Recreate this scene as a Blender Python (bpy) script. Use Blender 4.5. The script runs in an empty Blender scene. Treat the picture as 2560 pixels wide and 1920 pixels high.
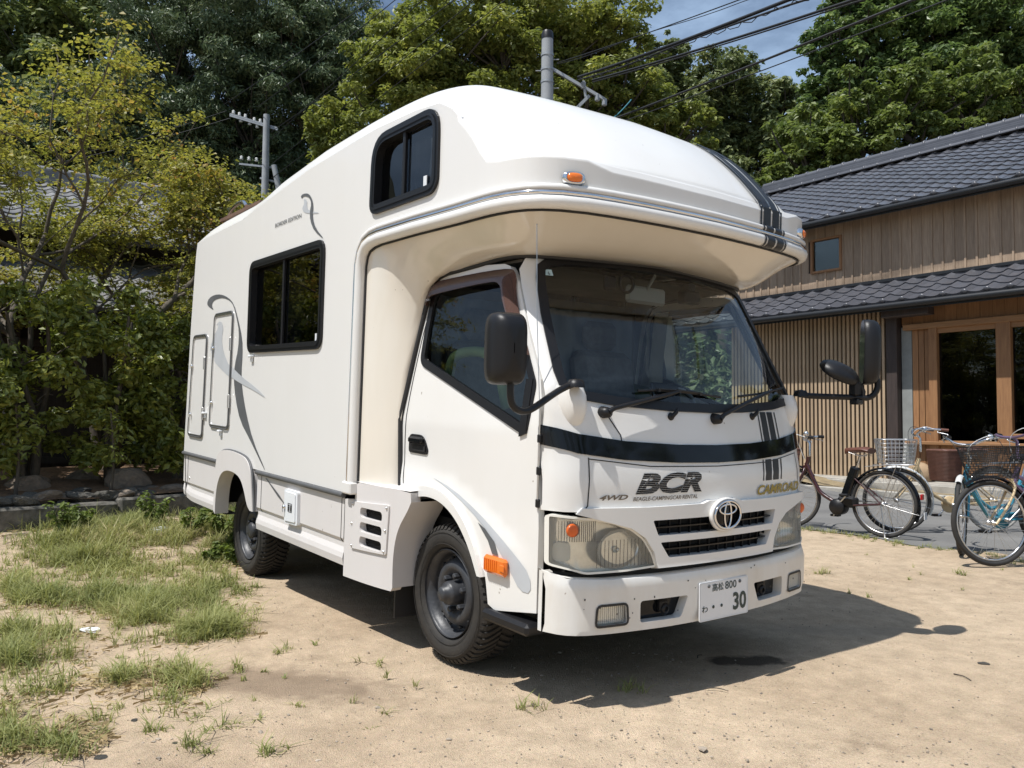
import bpy, bmesh, math, random
import numpy as np
from mathutils import Vector, Matrix
from mathutils.geometry import delaunay_2d_cdt
R = math.radians
sc = bpy.context.scene
COL = sc.collection
# ------------------------------------------------------------------ camera
cam_d = bpy.data.cameras.new('camera'); cam = bpy.data.objects.new('camera', cam_d); COL.objects.link(cam)
yaw, pit, rol = R(142.936), R(2.639), R(0.385)
fw = Vector((math.cos(yaw)*math.cos(pit), math.sin(yaw)*math.cos(pit), math.sin(pit)))
rt = fw.cross(Vector((0, 0, 1))).normalized(); up = rt.cross(fw)
r2 = rt*math.cos(rol)+up*math.sin(rol); u2 = up*math.cos(rol)-rt*math.sin(rol)
m3 = Matrix((r2, u2, -fw)).transposed()
cam.matrix_world = Matrix.Translation((2.3338, -2.9195, 1.137)) @ m3.to_4x4()
cam_d.sensor_fit = 'HORIZONTAL'; cam_d.sensor_width = 36; cam_d.lens = 2039.186/2560*36
cam_d.clip_start = 0.05; cam_d.clip_end = 600
sc.camera = cam
# ------------------------------------------------------------------ sky, sun, exposure
SUN = Vector((-0.018, -0.50, 1.0)).normalized()
w = bpy.data.worlds.new('World'); sc.world = w; w.use_nodes = True
nt = w.node_tree; nt.nodes.clear()
sky = nt.nodes.new('ShaderNodeTexSky'); sky.sky_type = 'NISHITA'; sky.sun_disc = False
sky.sun_elevation = math.asin(SUN.z); sky.sun_rotation = math.atan2(SUN.x, SUN.y)
sky.altitude = 50; sky.air_density = 1.0; sky.dust_density = .9; sky.ozone_density = 1.2
bg = nt.nodes.new('ShaderNodeBackground'); bg.inputs[1].default_value = 0.085
wo = nt.nodes.new('ShaderNodeOutputWorld')
tc = nt.nodes.new('ShaderNodeTexCoord'); mp = nt.nodes.new('ShaderNodeMapping'); mp.inputs['Scale'].default_value = (1.6, 1.6, 4.5)
cn = nt.nodes.new('ShaderNodeTexNoise'); cn.inputs['Scale'].default_value = 2.2; cn.inputs['Detail'].default_value = 9; cn.inputs['Roughness'].default_value = 0.62
cr = nt.nodes.new('ShaderNodeValToRGB'); cr.color_ramp.elements[0].position = 0.34; cr.color_ramp.elements[1].position = 0.78
cr.color_ramp.elements[1].color = (0.62, 0.62, 0.62, 1)
mx = nt.nodes.new('ShaderNodeMixRGB'); mx.inputs[2].default_value = (9.0, 12.0, 16.0, 1)
nt.links.new(tc.outputs['Generated'], mp.inputs[0]); nt.links.new(mp.outputs[0], cn.inputs['Vector'])
nt.links.new(cn.outputs[0], cr.inputs[0]); nt.links.new(cr.outputs[0], mx.inputs[0])
nt.links.new(sky.outputs[0], mx.inputs[1]); nt.links.new(mx.outputs[0], bg.inputs[0]); nt.links.new(bg.outputs[0], wo.inputs[0])
sl = bpy.data.lights.new('sun', 'SUN'); sl.energy = 5.0; sl.angle = R(0.53); sl.color = (1.0, 0.975, 0.935)
so = bpy.data.objects.new('sun', sl); COL.objects.link(so)
so.rotation_euler = SUN.to_track_quat('Z', 'Y').to_euler()
sc.view_settings.view_transform = 'Standard'; sc.view_settings.look = 'None'
sc.view_settings.exposure = 0.12; sc.view_settings.gamma = 1.0; sc.view_settings.use_curve_mapping = False
sc.render.engine = 'CYCLES'
sc.cycles.max_bounces = 8; sc.cycles.transparent_max_bounces = 16; sc.cycles.diffuse_bounces = 3; sc.cycles.glossy_bounces = 4
sc.cycles.use_denoising = True; sc.cycles.caustics_reflective = False; sc.cycles.caustics_refractive = False
sc.cycles.sample_clamp_indirect = 6.0

# ------------------------------------------------------------------ helpers
rnd = random.Random(7)
def vv(*a): return np.array(a, float)
class G:
    """collects geometry for one mesh object"""
    def __init__(s): s.v = []; s.f = []; s.sm = []; s.n = {}
    def add(s, vs, fs, smooth=False, normals=None):
        o = len(s.v); s.v.extend([tuple(float(c) for c in p) for p in vs])
        for f in fs: s.f.append(tuple(i+o for i in f)); s.sm.append(smooth)
        if normals is not None:
            for i, n in enumerate(normals): s.n[o+i] = tuple(n)
        return s
    def box(s, c, d, rot=None, bev=0.0):
        c = vv(*c); hx, hy, hz = d[0]/2, d[1]/2, d[2]/2
        if bev <= 0:
            vs = [vv(x*hx, y*hy, z*hz) for x in (-1, 1) for y in (-1, 1) for z in (-1, 1)]
            fs = [(0, 1, 3, 2), (4, 6, 7, 5), (0, 4, 5, 1), (2, 3, 7, 6), (0, 2, 6, 4), (1, 5, 7, 3)]
        else:
            b = min(bev, hx*.9, hy*.9, hz*.9); vs = []; idx = {}
            for x in (-1, 1):
                for y in (-1, 1):
                    for z in (-1, 1):
                        for k in range(3):
                            p = [x*(hx-b), y*(hy-b), z*(hz-b)]; p[k] += (x, y, z)[k]*b
                            idx[(x, y, z, k)] = len(vs); vs.append(vv(*p))
            fs = []
            I = lambda x, y, z, k: idx[(x, y, z, k)]
            for x in (-1, 1):
                q = [I(x, -1, -1, 0), I(x, 1, -1, 0), I(x, 1, 1, 0), I(x, -1, 1, 0)]; fs.append(q if x > 0 else q[::-1])
                q = [I(-1, x, -1, 1), I(1, x, -1, 1), I(1, x, 1, 1), I(-1, x, 1, 1)]; fs.append(q[::-1] if x > 0 else q)
                q = [I(-1, -1, x, 2), I(1, -1, x, 2), I(1, 1, x, 2), I(-1, 1, x, 2)]; fs.append(q if x > 0 else q[::-1])
                for z in (-1, 1):
                    q = [I(x, -1, z, 0), I(x, 1, z, 0), I(x, 1, z, 2), I(x, -1, z, 2)]; fs.append(q if x*z > 0 else q[::-1])
                    q = [I(x, z, -1, 0), I(x, z, 1, 0), I(x, z, 1, 1), I(x, z, -1, 1)]; fs.append(q[::-1] if x*z > 0 else q)
                    q = [I(-1, x, z, 1), I(1, x, z, 1), I(1, x, z, 2), I(-1, x, z, 2)]; fs.append(q[::-1] if x*z > 0 else q)
                    for y in (-1, 1):
                        q = [I(x, y, z, 0), I(x, y, z, 1), I(x, y, z, 2)]; fs.append(q if x*y*z > 0 else q[::-1])
        if rot is not None: vs = [np.array(rot @ Vector(p)) for p in vs]
        s.add([p+c for p in vs], fs); return s
    def bar(s, a, b, wx, wy, upv=(0, 0, 1)):
        a = Vector(a); b = Vector(b); d = (b-a); L = d.length; d.normalize(); u = Vector(upv)
        x = d.cross(u)
        if x.length < 1e-4: x = d.cross(Vector((1, 0, 0)))
        x.normalize(); y = x.cross(d)
        rot = Matrix((x, d, y)).transposed()
        return s.box((a+b)/2, (wx, L, wy), rot)
    def tube(s, pts, r, n=8, caps=True, closed=False):
        P = [vv(*p) for p in pts]; N = len(P)
        if not hasattr(r, '__len__'): r = [r]*N
        T = []
        for i in range(N):
            if closed: t = P[(i+1) % N]-P[i-1]
            else: t = P[min(i+1, N-1)]-P[max(i-1, 0)]
            T.append(t/(np.linalg.norm(t)+1e-12))
        ref = vv(0, 0, 1) if abs(T[0][2]) < .9 else vv(1, 0, 0)
        x = np.cross(T[0], ref); x /= np.linalg.norm(x); vs = []
        for i in range(N):
            x = x-T[i]*np.dot(x, T[i]); x /= (np.linalg.norm(x)+1e-12); y = np.cross(T[i], x)
            for k in range(n):
                a = 2*math.pi*k/n; vs.append(P[i]+r[i]*(math.cos(a)*x+math.sin(a)*y))
        fs = []
        for i in range(N if closed else N-1):
            j = (i+1) % N
            for k in range(n): fs.append((i*n+k, i*n+(k+1) % n, j*n+(k+1) % n, j*n+k))
        s.add(vs, fs, True)
        if caps and not closed:
            s.add(vs[:n], [tuple(range(n))[::-1]]); s.add(vs[-n:], [tuple(range(n))])
        return s
    def lathe(s, prof, c=(0, 0, 0), axis='y', n=32, smooth=True):
        vs = []; M = len(prof); c = vv(*c)
        for k in range(n):
            a = 2*math.pi*k/n
            for r, t in prof:
                p = {'y': (r*math.cos(a), t, r*math.sin(a)), 'z': (r*math.cos(a), r*math.sin(a), t), 'x': (t, r*math.cos(a), r*math.sin(a))}[axis]
                vs.append(vv(*p)+c)
        fs = []
        for k in range(n):
            j = (k+1) % n
            for i in range(M-1): fs.append((k*M+i, j*M+i, j*M+i+1, k*M+i+1))
        s.add(vs, fs, smooth); return s
    def grid(s, rows, smooth=True, flip=False):
        """rows: list of equal-length point lists"""
        n = len(rows[0]); vs = [p for r in rows for p in r]; fs = []
        for i in range(len(rows)-1):
            for k in range(n-1):
                q = (i*n+k, i*n+k+1, (i+1)*n+k+1, (i+1)*n+k); fs.append(q[::-1] if flip else q)
        s.add(vs, fs, smooth); return s
    def sphere(s, c, r, nu=12, nv=8):
        r = vv(*r) if hasattr(r, '__len__') else vv(r, r, r); c = vv(*c); rows = []
        for i in range(nv+1):
            t = math.pi*i/nv
            rows.append([c+r*vv(math.sin(t)*math.cos(2*math.pi*k/nu), math.sin(t)*math.sin(2*math.pi*k/nu), math.cos(t)) for k in range(nu+1)])
        return s.grid(rows)
    def build(s, name, mat, parent=None, loc=None):
        me = bpy.data.meshes.new(name); me.from_pydata(s.v, [], s.f)
        me.polygons.foreach_set('use_smooth', s.sm)
        if s.n:
            me.update(); nn = [(0, 0, 0)]*len(me.loops)
            for p in me.polygons:
                for li in p.loop_indices:
                    vi = me.loops[li].vertex_index
                    nn[li] = s.n[vi] if (p.use_smooth and vi in s.n) else tuple(p.normal)
            me.normals_split_custom_set(nn)
        return link(name, me, mat, parent, loc)
def link(name, me, mat, parent=None, loc=None):
    o = bpy.data.objects.new(name, me); COL.objects.link(o)
    if mat is not None and len(me.materials) == 0: me.materials.append(mat)
    if parent is not None: o.parent = parent
    if loc is not None: o.location = loc
    return o
def thing(name, label, cat, loc=(0, 0, 0), rz=0.0, group=None):
    o = bpy.data.objects.new(name, None); COL.objects.link(o); o.location = loc; o.rotation_euler = (0, 0, rz)
    o.empty_display_size = .2
    return tag(o, label, cat, group)
def tag(o, label=None, cat=None, group=None, kind=None):
    if label: o['label'] = label
    if cat: o['category'] = cat
    if group: o['group'] = group
    if kind: o['kind'] = kind
    return o
def copy_tree(o, parent=None):
    c = o.copy(); COL.objects.link(c); c.parent = parent
    for ch in list(o.children): copy_tree(ch, c)
    return c
def inside(P, poly):
    x, y = P[:, 0], P[:, 1]; r = np.zeros(len(P), bool); n = len(poly)
    for i in range(n):
        x1, y1 = poly[i]; x2, y2 = poly[(i+1) % n]
        c = (y1 > y) != (y2 > y)
        with np.errstate(divide='ignore', invalid='ignore'):
            r ^= c & (x < (x2-x1)*(y-y1)/(y2-y1+1e-30)+x1)
    return r
def resample(poly, res, closed=True):
    out = []; n = len(poly)
    for i in range(n if closed else n-1):
        a = vv(*poly[i]); b = vv(*poly[(i+1) % n]); k = max(1, int(math.ceil(np.linalg.norm(b-a)/res)))
        for j in range(k): out.append(tuple(a+(b-a)*j/k))
    if not closed: out.append(tuple(poly[-1]))
    return out
def rounded(poly, r, n=4):
    """round the corners of a closed polygon with radius r (number or list)"""
    out = []; N = len(poly)
    for i in range(N):
        p = vv(*poly[i]); a = vv(*poly[i-1])-p; b = vv(*poly[(i+1) % N])-p
        la, lb = np.linalg.norm(a), np.linalg.norm(b); rr = r[i] if hasattr(r, '__len__') else r
        t = min(rr, la*.48, lb*.48); A = p+a/la*t; B = p+b/lb*t
        for k in range(n+1):
            u = k/n; out.append(tuple((1-u)**2*A+2*u*(1-u)*p+u*u*B))
    return out
def chaikin(pts, it=2, closed=False):
    P = [vv(*p) for p in pts]
    for _ in range(it):
        Q = [] if closed else [P[0]]
        for i in range(len(P) if closed else len(P)-1):
            a, b = P[i], P[(i+1) % len(P)]; Q += [a*.75+b*.25, a*.25+b*.75]
        if not closed: Q.append(P[-1])
        P = Q
    return P
def patch(g, outline, holes, fmap, res=.06, off=0.0, depth=0.0, rim_holes=True, flip=False, back=False):
    """surface patch bounded by a 2D outline (with holes), mapped by fmap(u,v)->xyz, with edge walls of given depth"""
    loops = [resample(outline, res)]+[resample(h, res) for h in holes]
    pts = []; edges = []
    for L in loops:
        o = len(pts); pts += [tuple(p) for p in L]; edges += [(o+i, o+(i+1) % len(L)) for i in range(len(L))]
    B = np.array(pts); lo = B.min(0); hi = B.max(0)
    gx = np.arange(lo[0]+res/2, hi[0], res); gy = np.arange(lo[1]+res/2, hi[1], res)
    if len(gx) and len(gy):
        X, Y = np.meshgrid(gx, gy); X = X+((np.arange(len(gy)) % 2)*res*.5)[:, None]*.5
        Q = np.stack([X.ravel(), Y.ravel()], 1); ok = inside(Q, loops[0])
        for h in loops[1:]: ok &= ~inside(Q, h)
        Q = Q[ok]
        if len(Q):
            d = np.min(np.linalg.norm(Q[:, None, :]-B[None], axis=2), axis=1); Q = Q[d > res*.45]
            pts += [tuple(q) for q in Q]
    V, E_, F_, ov, oe, of = delaunay_2d_cdt([Vector(p) for p in pts], edges, [], 0, 1e-6)
    V2 = np.array([(p[0], p[1]) for p in V]); T = np.array([tuple(f) for f in F_ if len(f) == 3])
    cen = V2[T].mean(1); ok = inside(cen, loops[0])
    for h in loops[1:]: ok &= ~inside(cen, h)
    T = T[ok]
    used = np.unique(T); remap = {int(u): i for i, u in enumerate(used)}
    def at(u, v, o=0.0):
        p = vv(*fmap(u, v)); n = nrm(u, v); return p+n*o
    def nrm(u, v):
        e = 1e-3; a = vv(*fmap(u+e, v))-vv(*fmap(u-e, v)); b = vv(*fmap(u, v+e))-vv(*fmap(u, v-e))
        n = np.cross(a, b); n /= (np.linalg.norm(n)+1e-15); return -n if flip else n
    P3 = [at(*V2[u], off) for u in used]; N3 = [nrm(*V2[u]) for u in used]
    fs = []
    for t in T:
        a, b, c = [remap[int(k)] for k in t]
        fn = np.cross(P3[b]-P3[a], P3[c]-P3[a]); fs.append((a, b, c) if np.dot(fn, N3[a]) >= 0 else (a, c, b))
    g.add(P3, fs, True, N3)
    if back:
        g.add([at(*V2[u], off-depth) for u in used], [f[::-1] for f in fs], True, [-n for n in N3])
    if depth:
        for li, L in enumerate(loops):
            if li and not rim_holes: continue
            A = [at(*p, off) for p in L]; D = [at(*p, off-depth) for p in L]; n = len(L)
            g.add(A+D, [(i, (i+1) % n, n+(i+1) % n, n+i) for i in range(n)])
    return g
def seg(g, outline, fmap, wd, off, res=.03, closed=True):
    """flat band of width wd following a 2D polyline on the surface"""
    L = resample(outline, res, closed); n = len(L); rows = []
    for i in range(n):
        a = vv(*L[i-1 if (closed or i) else 0]); b = vv(*L[(i+1) % n if closed else min(i+1, n-1)])
        t = b-a; t /= (np.linalg.norm(t)+1e-12); q = vv(-t[1], t[0])*wd/2; p = vv(*L[i])
        rows.append([vv(*fmap(*(p+q), off)), vv(*fmap(*(p-q), off))])
    if closed: rows.append(rows[0])
    g.grid(rows, True); return g

# ------------------------------------------------------------------ materials
def nodes(name):
    m = bpy.data.materials.new(name); m.use_nodes = True; t = m.node_tree; t.nodes.clear()
    o = t.nodes.new('ShaderNodeOutputMaterial'); return m, t, o
def mat(name, col, rough=.5, metal=0.0, var=0.0, vscale=6.0, bump=0.0, bscale=40.0, col2=None, coat=0.0, stretch=None, spec=.5, island=0.0, detail=6):
    m, t, o = nodes(name); N = t.nodes.new; Lk = t.links.new
    p = N('ShaderNodeBsdfPrincipled'); p.inputs['Roughness'].default_value = rough; p.inputs['Metallic'].default_value = metal
    p.inputs['Coat Weight'].default_value = coat; p.inputs['Coat Roughness'].default_value = .06
    p.inputs['Specular IOR Level'].default_value = spec
    c = tuple(col)+(1,); p.inputs['Base Color'].default_value = c
    Lk(p.outputs[0], o.inputs[0])
    if var or col2 or bump or island:
        co = N('ShaderNodeTexCoord'); src = co.outputs['Object']
        if stretch:
            mpn = N('ShaderNodeMapping'); mpn.inputs['Scale'].default_value = stretch; Lk(src, mpn.inputs[0]); src = mpn.outputs[0]
        if var or col2 or island:
            n1 = N('ShaderNodeTexNoise'); n1.inputs['Scale'].default_value = vscale; n1.inputs['Detail'].default_value = detail; n1.inputs['Roughness'].default_value = .6
            Lk(src, n1.inputs['Vector'])
            rp = N('ShaderNodeValToRGB'); rp.color_ramp.elements[0].position = .3; rp.color_ramp.elements[1].position = .7
            d = col2 if col2 else tuple(max(0, x*(1-var)) for x in col); b = col if col2 else tuple(min(1, x*(1+var)) for x in col)
            rp.color_ramp.elements[0].color = tuple(d)+(1,); rp.color_ramp.elements[1].color = tuple(b)+(1,)
            Lk(n1.outputs[0], rp.inputs[0]); cs = rp.outputs[0]
            if island:
                oi = N('ShaderNodeObjectInfo'); gi = N('ShaderNodeNewGeometry'); ad = N('ShaderNodeMath'); ad.operation = 'ADD'
                Lk(oi.outputs['Random'], ad.inputs[0]); Lk(gi.outputs['Random Per Island'], ad.inputs[1])
                fr = N('ShaderNodeMath'); fr.operation = 'FRACT'; Lk(ad.outputs[0], fr.inputs[0])
                mr = N('ShaderNodeMapRange'); mr.inputs[3].default_value = 1-island; mr.inputs[4].default_value = 1+island; Lk(fr.outputs[0], mr.inputs[0])
                hs = N('ShaderNodeHueSaturation'); Lk(mr.outputs[0], hs.inputs['Value']); Lk(cs, hs.inputs['Color']); cs = hs.outputs[0]
            Lk(cs, p.inputs['Base Color'])
        if bump:
            n2 = N('ShaderNodeTexNoise'); n2.inputs['Scale'].default_value = bscale; n2.inputs['Detail'].default_value = 5; Lk(src, n2.inputs['Vector'])
            bp = N('ShaderNodeBump'); bp.inputs['Strength'].default_value = bump; bp.inputs['Distance'].default_value = .01
            Lk(n2.outputs[0], bp.inputs['Height']); Lk(bp.outputs[0], p.inputs['Normal'])
    return m
def glass(name, tint=(.75, .8, .78), refl=1.0, rough=0.0, ior=1.5, mulf=1.05, haze=0.0, hcol=(.86, .85, .78)):
    m, t, o = nodes(name); N = t.nodes.new; Lk = t.links.new
    tr = N('ShaderNodeBsdfTransparent'); tr.inputs[0].default_value = tuple(tint)+(1,)
    gl = N('ShaderNodeBsdfGlossy'); gl.inputs['Roughness'].default_value = rough; gl.inputs[0].default_value = (refl, refl, refl, 1)
    fr = N('ShaderNodeFresnel'); fr.inputs[0].default_value = ior; mu = N('ShaderNodeMath'); mu.operation = 'MULTIPLY'; mu.inputs[1].default_value = mulf; mu.use_clamp = True
    mxs = N('ShaderNodeMixShader'); Lk(fr.outputs[0], mu.inputs[0]); Lk(mu.outputs[0], mxs.inputs[0]); Lk(tr.outputs[0], mxs.inputs[1]); Lk(gl.outputs[0], mxs.inputs[2]); out = mxs.outputs[0]
    if haze:
        df = N('ShaderNodeBsdfDiffuse'); df.inputs[0].default_value = tuple(hcol)+(1,); m2 = N('ShaderNodeMixShader'); m2.inputs[0].default_value = haze; Lk(out, m2.inputs[1]); Lk(df.outputs[0], m2.inputs[2]); out = m2.outputs[0]
    Lk(out, o.inputs[0])
    return m
def leafmat(name, c1, c2, c3=None, rough=.45, trans=.35, spec=.4):
    """leaves: colour differs from leaf to leaf and drifts over the crown"""
    m, t, o = nodes(name); N = t.nodes.new; Lk = t.links.new
    g = N('ShaderNodeNewGeometry'); rp = N('ShaderNodeValToRGB'); e = rp.color_ramp.elements
    e[0].color = tuple(c1)+(1,); e[1].color = tuple(c2)+(1,); e[0].position = .1; e[1].position = .8
    if c3: x = e.new(.97); x.color = tuple(c3)+(1,)
    co = N('ShaderNodeTexCoord'); ns = N('ShaderNodeTexNoise'); ns.inputs['Scale'].default_value = .9; ns.inputs['Detail'].default_value = 3
    Lk(co.outputs['Object'], ns.inputs['Vector'])
    a = N('ShaderNodeMath'); a.operation = 'MULTIPLY_ADD'; a.inputs[1].default_value = .6
    b = N('ShaderNodeMath'); b.operation = 'MULTIPLY_ADD'; b.inputs[1].default_value = 1.3; b.inputs[2].default_value = -.42
    Lk(ns.outputs[0], b.inputs[0]); Lk(g.outputs['Random Per Island'], a.inputs[0]); Lk(b.outputs[0], a.inputs[2]); Lk(a.outputs[0], rp.inputs[0])
    p = N('ShaderNodeBsdfPrincipled'); p.inputs['Roughness'].default_value = rough; p.inputs['Specular IOR Level'].default_value = spec
    tl = N('ShaderNodeBsdfTranslucent'); hs = N('ShaderNodeHueSaturation'); hs.inputs['Value'].default_value = 1.25; hs.inputs['Saturation'].default_value = 1.15
    Lk(rp.outputs[0], p.inputs['Base Color']); Lk(rp.outputs[0], hs.inputs['Color']); Lk(hs.outputs[0], tl.inputs[0])
    mxs = N('ShaderNodeMixShader'); mxs.inputs[0].default_value = trans; Lk(p.outputs[0], mxs.inputs[1]); Lk(tl.outputs[0], mxs.inputs[2]); Lk(mxs.outputs[0], o.inputs[0])
    return m
M = {}
def old_paint(name, col, dirt, amt=.5, rough=.32, coat=.35):
    m, t, o = nodes(name); N = t.nodes.new; Lk = t.links.new
    p = N('ShaderNodeBsdfPrincipled'); p.inputs['Coat Weight'].default_value = coat; p.inputs['Coat Roughness'].default_value = .08
    co = N('ShaderNodeTexCoord'); mpn = N('ShaderNodeMapping'); mpn.inputs['Scale'].default_value = (2.2, 2.2, .5); Lk(co.outputs['Object'], mpn.inputs[0])
    n1 = N('ShaderNodeTexNoise'); n1.inputs['Scale'].default_value = 3; n1.inputs['Detail'].default_value = 8; n1.inputs['Roughness'].default_value = .65; Lk(mpn.outputs[0], n1.inputs['Vector'])
    n2 = N('ShaderNodeTexNoise'); n2.inputs['Scale'].default_value = 1.7; n2.inputs['Detail'].default_value = 5; Lk(co.outputs['Object'], n2.inputs['Vector'])
    mu = N('ShaderNodeMath'); mu.operation = 'MULTIPLY'; Lk(n1.outputs[0], mu.inputs[0]); Lk(n2.outputs[0], mu.inputs[1])
    rp = N('ShaderNodeMapRange'); rp.inputs[1].default_value = .16; rp.inputs[2].default_value = .42; rp.inputs[3].default_value = 0; rp.inputs[4].default_value = amt; Lk(mu.outputs[0], rp.inputs[0])
    sp = N('ShaderNodeTexNoise'); sp.inputs['Scale'].default_value = 38; sp.inputs['Detail'].default_value = 1; Lk(co.outputs['Object'], sp.inputs['Vector'])
    sr = N('ShaderNodeMapRange'); sr.inputs[1].default_value = .80; sr.inputs[2].default_value = .825; sr.inputs[4].default_value = .75; Lk(sp.outputs[0], sr.inputs[0])
    mx1 = N('ShaderNodeMixRGB'); mx1.inputs[1].default_value = tuple(col)+(1,); mx1.inputs[2].default_value = tuple(dirt)+(1,); Lk(rp.outputs[0], mx1.inputs[0])
    mx2 = N('ShaderNodeMixRGB'); mx2.inputs[2].default_value = (.25, .2, .15, 1); Lk(sr.outputs[0], mx2.inputs[0]); Lk(mx1.outputs[0], mx2.inputs[1])
    Lk(mx2.outputs[0], p.inputs['Base Color'])
    r2_ = N('ShaderNodeMapRange'); r2_.inputs[3].default_value = rough; r2_.inputs[4].default_value = rough+.18; Lk(n2.outputs[0], r2_.inputs[0]); Lk(r2_.outputs[0], p.inputs['Roughness'])
    Lk(p.outputs[0], o.inputs[0]); return m
M['paint'] = old_paint('cab_white_paint', (.76, .748, .72), (.66, .63, .57), .16, .28, .6)
M['shell'] = old_paint('camper_white_gelcoat', (.74, .731, .708), (.64, .62, .57), .16, .36, .4)
M['under'] = old_paint('cream_gelcoat_sand_bounce', (.75, .70, .615), (.64, .57, .46), .3, .12, .8)  # cream gelcoat tanned further: light bounced off the sand painted into its colour
M['pod'] = old_paint('weathered_plastic', (.64, .615, .60), (.54, .50, .46), .28, .5, .0)
M['bump_w'] = old_paint('bumper_white_paint', (.74, .735, .71), (.55, .47, .36), .5, .3, .5)
M['black'] = mat('black_plastic', (.010, .010, .0115), .40, spec=.35, bump=.1, bscale=300)
M['blackg'] = mat('gloss_black', (.006, .007, .009), .08, spec=.32)
M['rub'] = mat('black_rubber', (.02, .02, .021), .6)
M['mould'] = mat('dark_grey_moulding', (.09, .092, .095), .55, var=.15, vscale=9)
M['chrome'] = mat('chrome', (.75, .75, .76), .09, 1.0)
M['alu'] = mat('aluminium', (.62, .62, .62), .35, 1.0)
M['steel'] = mat('dark_painted_steel', (.040, .042, .047), .45, var=.25, vscale=14, bump=.15, bscale=60)
M['tyre'] = mat('tyre_rubber', (.026, .025, .024), .72, col2=(.042, .038, .033), vscale=14, bump=.2, bscale=90, spec=.3)
M['dark'] = mat('underbody_black', (.012, .012, .012), .85)
M['inter'] = mat('interior_dark', (.15, .14, .12), .8, var=.3, vscale=4)
M['dash'] = mat('dashboard_grey', (.20, .21, .22), .7, bump=.1, bscale=200)
M['green'] = mat('pale_green_trim', (.28, .36, .17), .6, var=.12)
M['curt'] = mat('pale_curtain', (.62, .60, .54), .9, var=.12, vscale=5)
M['curtb'] = mat('grey_blue_shade', (.22, .25, .30), .9, var=.1)
M['seat'] = mat('seat_fabric', (.13, .13, .14), .95, var=.25, vscale=20)
M['gwind'] = glass('windshield_glass', (.90, .95, .92), .9)
M['gside'] = glass('side_window_glass', (.80, .87, .83), .85)
M['gbunk'] = glass('bunk_window_acrylic', (.46, .50, .55), .9)
M['gdark'] = glass('smoked_acrylic', (.13, .15, .18), .95, .0, 1.5)
M['glens'] = glass('headlight_lens', (.97, .97, .94), .9, .03, 1.5, 1.2, .08)
M['smoke'] = glass('brown_smoked_plastic', (.60, .42, .36), .15, .1, 1.3, .8, .42, (.20, .125, .105))
M['amber'] = mat('amber_lens', (.75, .17, .015), .12, coat=.5)
M['amberd'] = mat('amber_bulb', (.70, .13, .02), .3)
M['refl'] = mat('reflector_silver', (.90, .90, .87), .2, .6, var=.1, vscale=30)
M['cream'] = mat('lamp_bezel', (.78, .76, .69), .35)
M['decal_d'] = mat('dark_grey_decal', (.10, .105, .11), .5, var=.15, vscale=5)
M['decal_l'] = mat('light_grey_decal', (.46, .48, .50), .5, var=.06, vscale=5)
M['decal_k'] = mat('black_decal', (.013, .013, .015), .4)
M['gold'] = mat('gold_emblem', (.34, .25, .045), .35, .5)
M['badge'] = mat('brown_badge', (.16, .13, .10), .4, .4)
M['plate'] = mat('plate_white', (.78, .79, .80), .45, var=.03)
M['plate_g'] = mat('plate_green', (.03, .05, .045), .5)
M['label'] = mat('label_white', (.72, .74, .76), .5)
M['steel_b'] = mat('roof_board_brown', (.13, .075, .05), .7, var=.2)
# ================================================================== CAMPER VAN (x forward, y to its left, z up, own frame)
RAKE = 0.0402
van = thing('camper_van', 'white overcab camper van with black windows and black stripes parked on the sandy lot', 'camper van')
van.rotation_euler = (0, RAKE, 0)
cR, sR = math.cos(RAKE), math.sin(RAKE)
def w2b(p): return vv(p[0]*cR-p[2]*sR, p[1], p[0]*sR+p[2]*cR)      # world -> van frame
def lab(o, l): o['label'] = l; return o
IP = np.interp
def x0(z): return float(IP(z, [0.2, .5, .55, .9, 1.0, 1.18, 1.26, 1.5, 1.715, 1.9], [-.02, -.02, -.03, -.04, -.06, -.10, -.127, -.265, -.38, -.475]))
def wz(z): return float(IP(z, [0, 1.1, 1.5, 1.8, 1.95], [.845, .845, .81, .775, .757]))
def FX(y, z):
    W = wz(z); c = float(IP(z, [1.0, 1.25], [.11, .03])); s = min(1., max(0., (abs(y)-(W-.14))/.14))
    return x0(z)-.16*y*y-c*(1-math.sqrt(max(0, 1-s*s)))
def FM(y, z, o=0.0): return (FX(max(-wz(z), min(wz(z), y)), z)+o, y, z)
def XE(z): return FX(wz(z), z)
BL = ([-1.5, -1.379, -1.174, -.954, -.751, -.564, -.323, -.1], [.905, .9, .896, .873, .813, .737, .639, .55])
def ss(a, b, x): t = min(1., max(0., (x-a)/(b-a))); return t*t*(3-2*t)
def CY(x, z):
    b = float(IP(x, *BL)); return wz(z)+.014*ss(0, .12, b-z)*ss(.24, .50, -x)
def CM(sg): return lambda x, z, o=0.0: (x, sg*(CY(x, z)+o), z)
BYW = .975
def BM(sg, y=BYW): return lambda x, z, o=0.0: (x, sg*(y+o), z)

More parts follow.
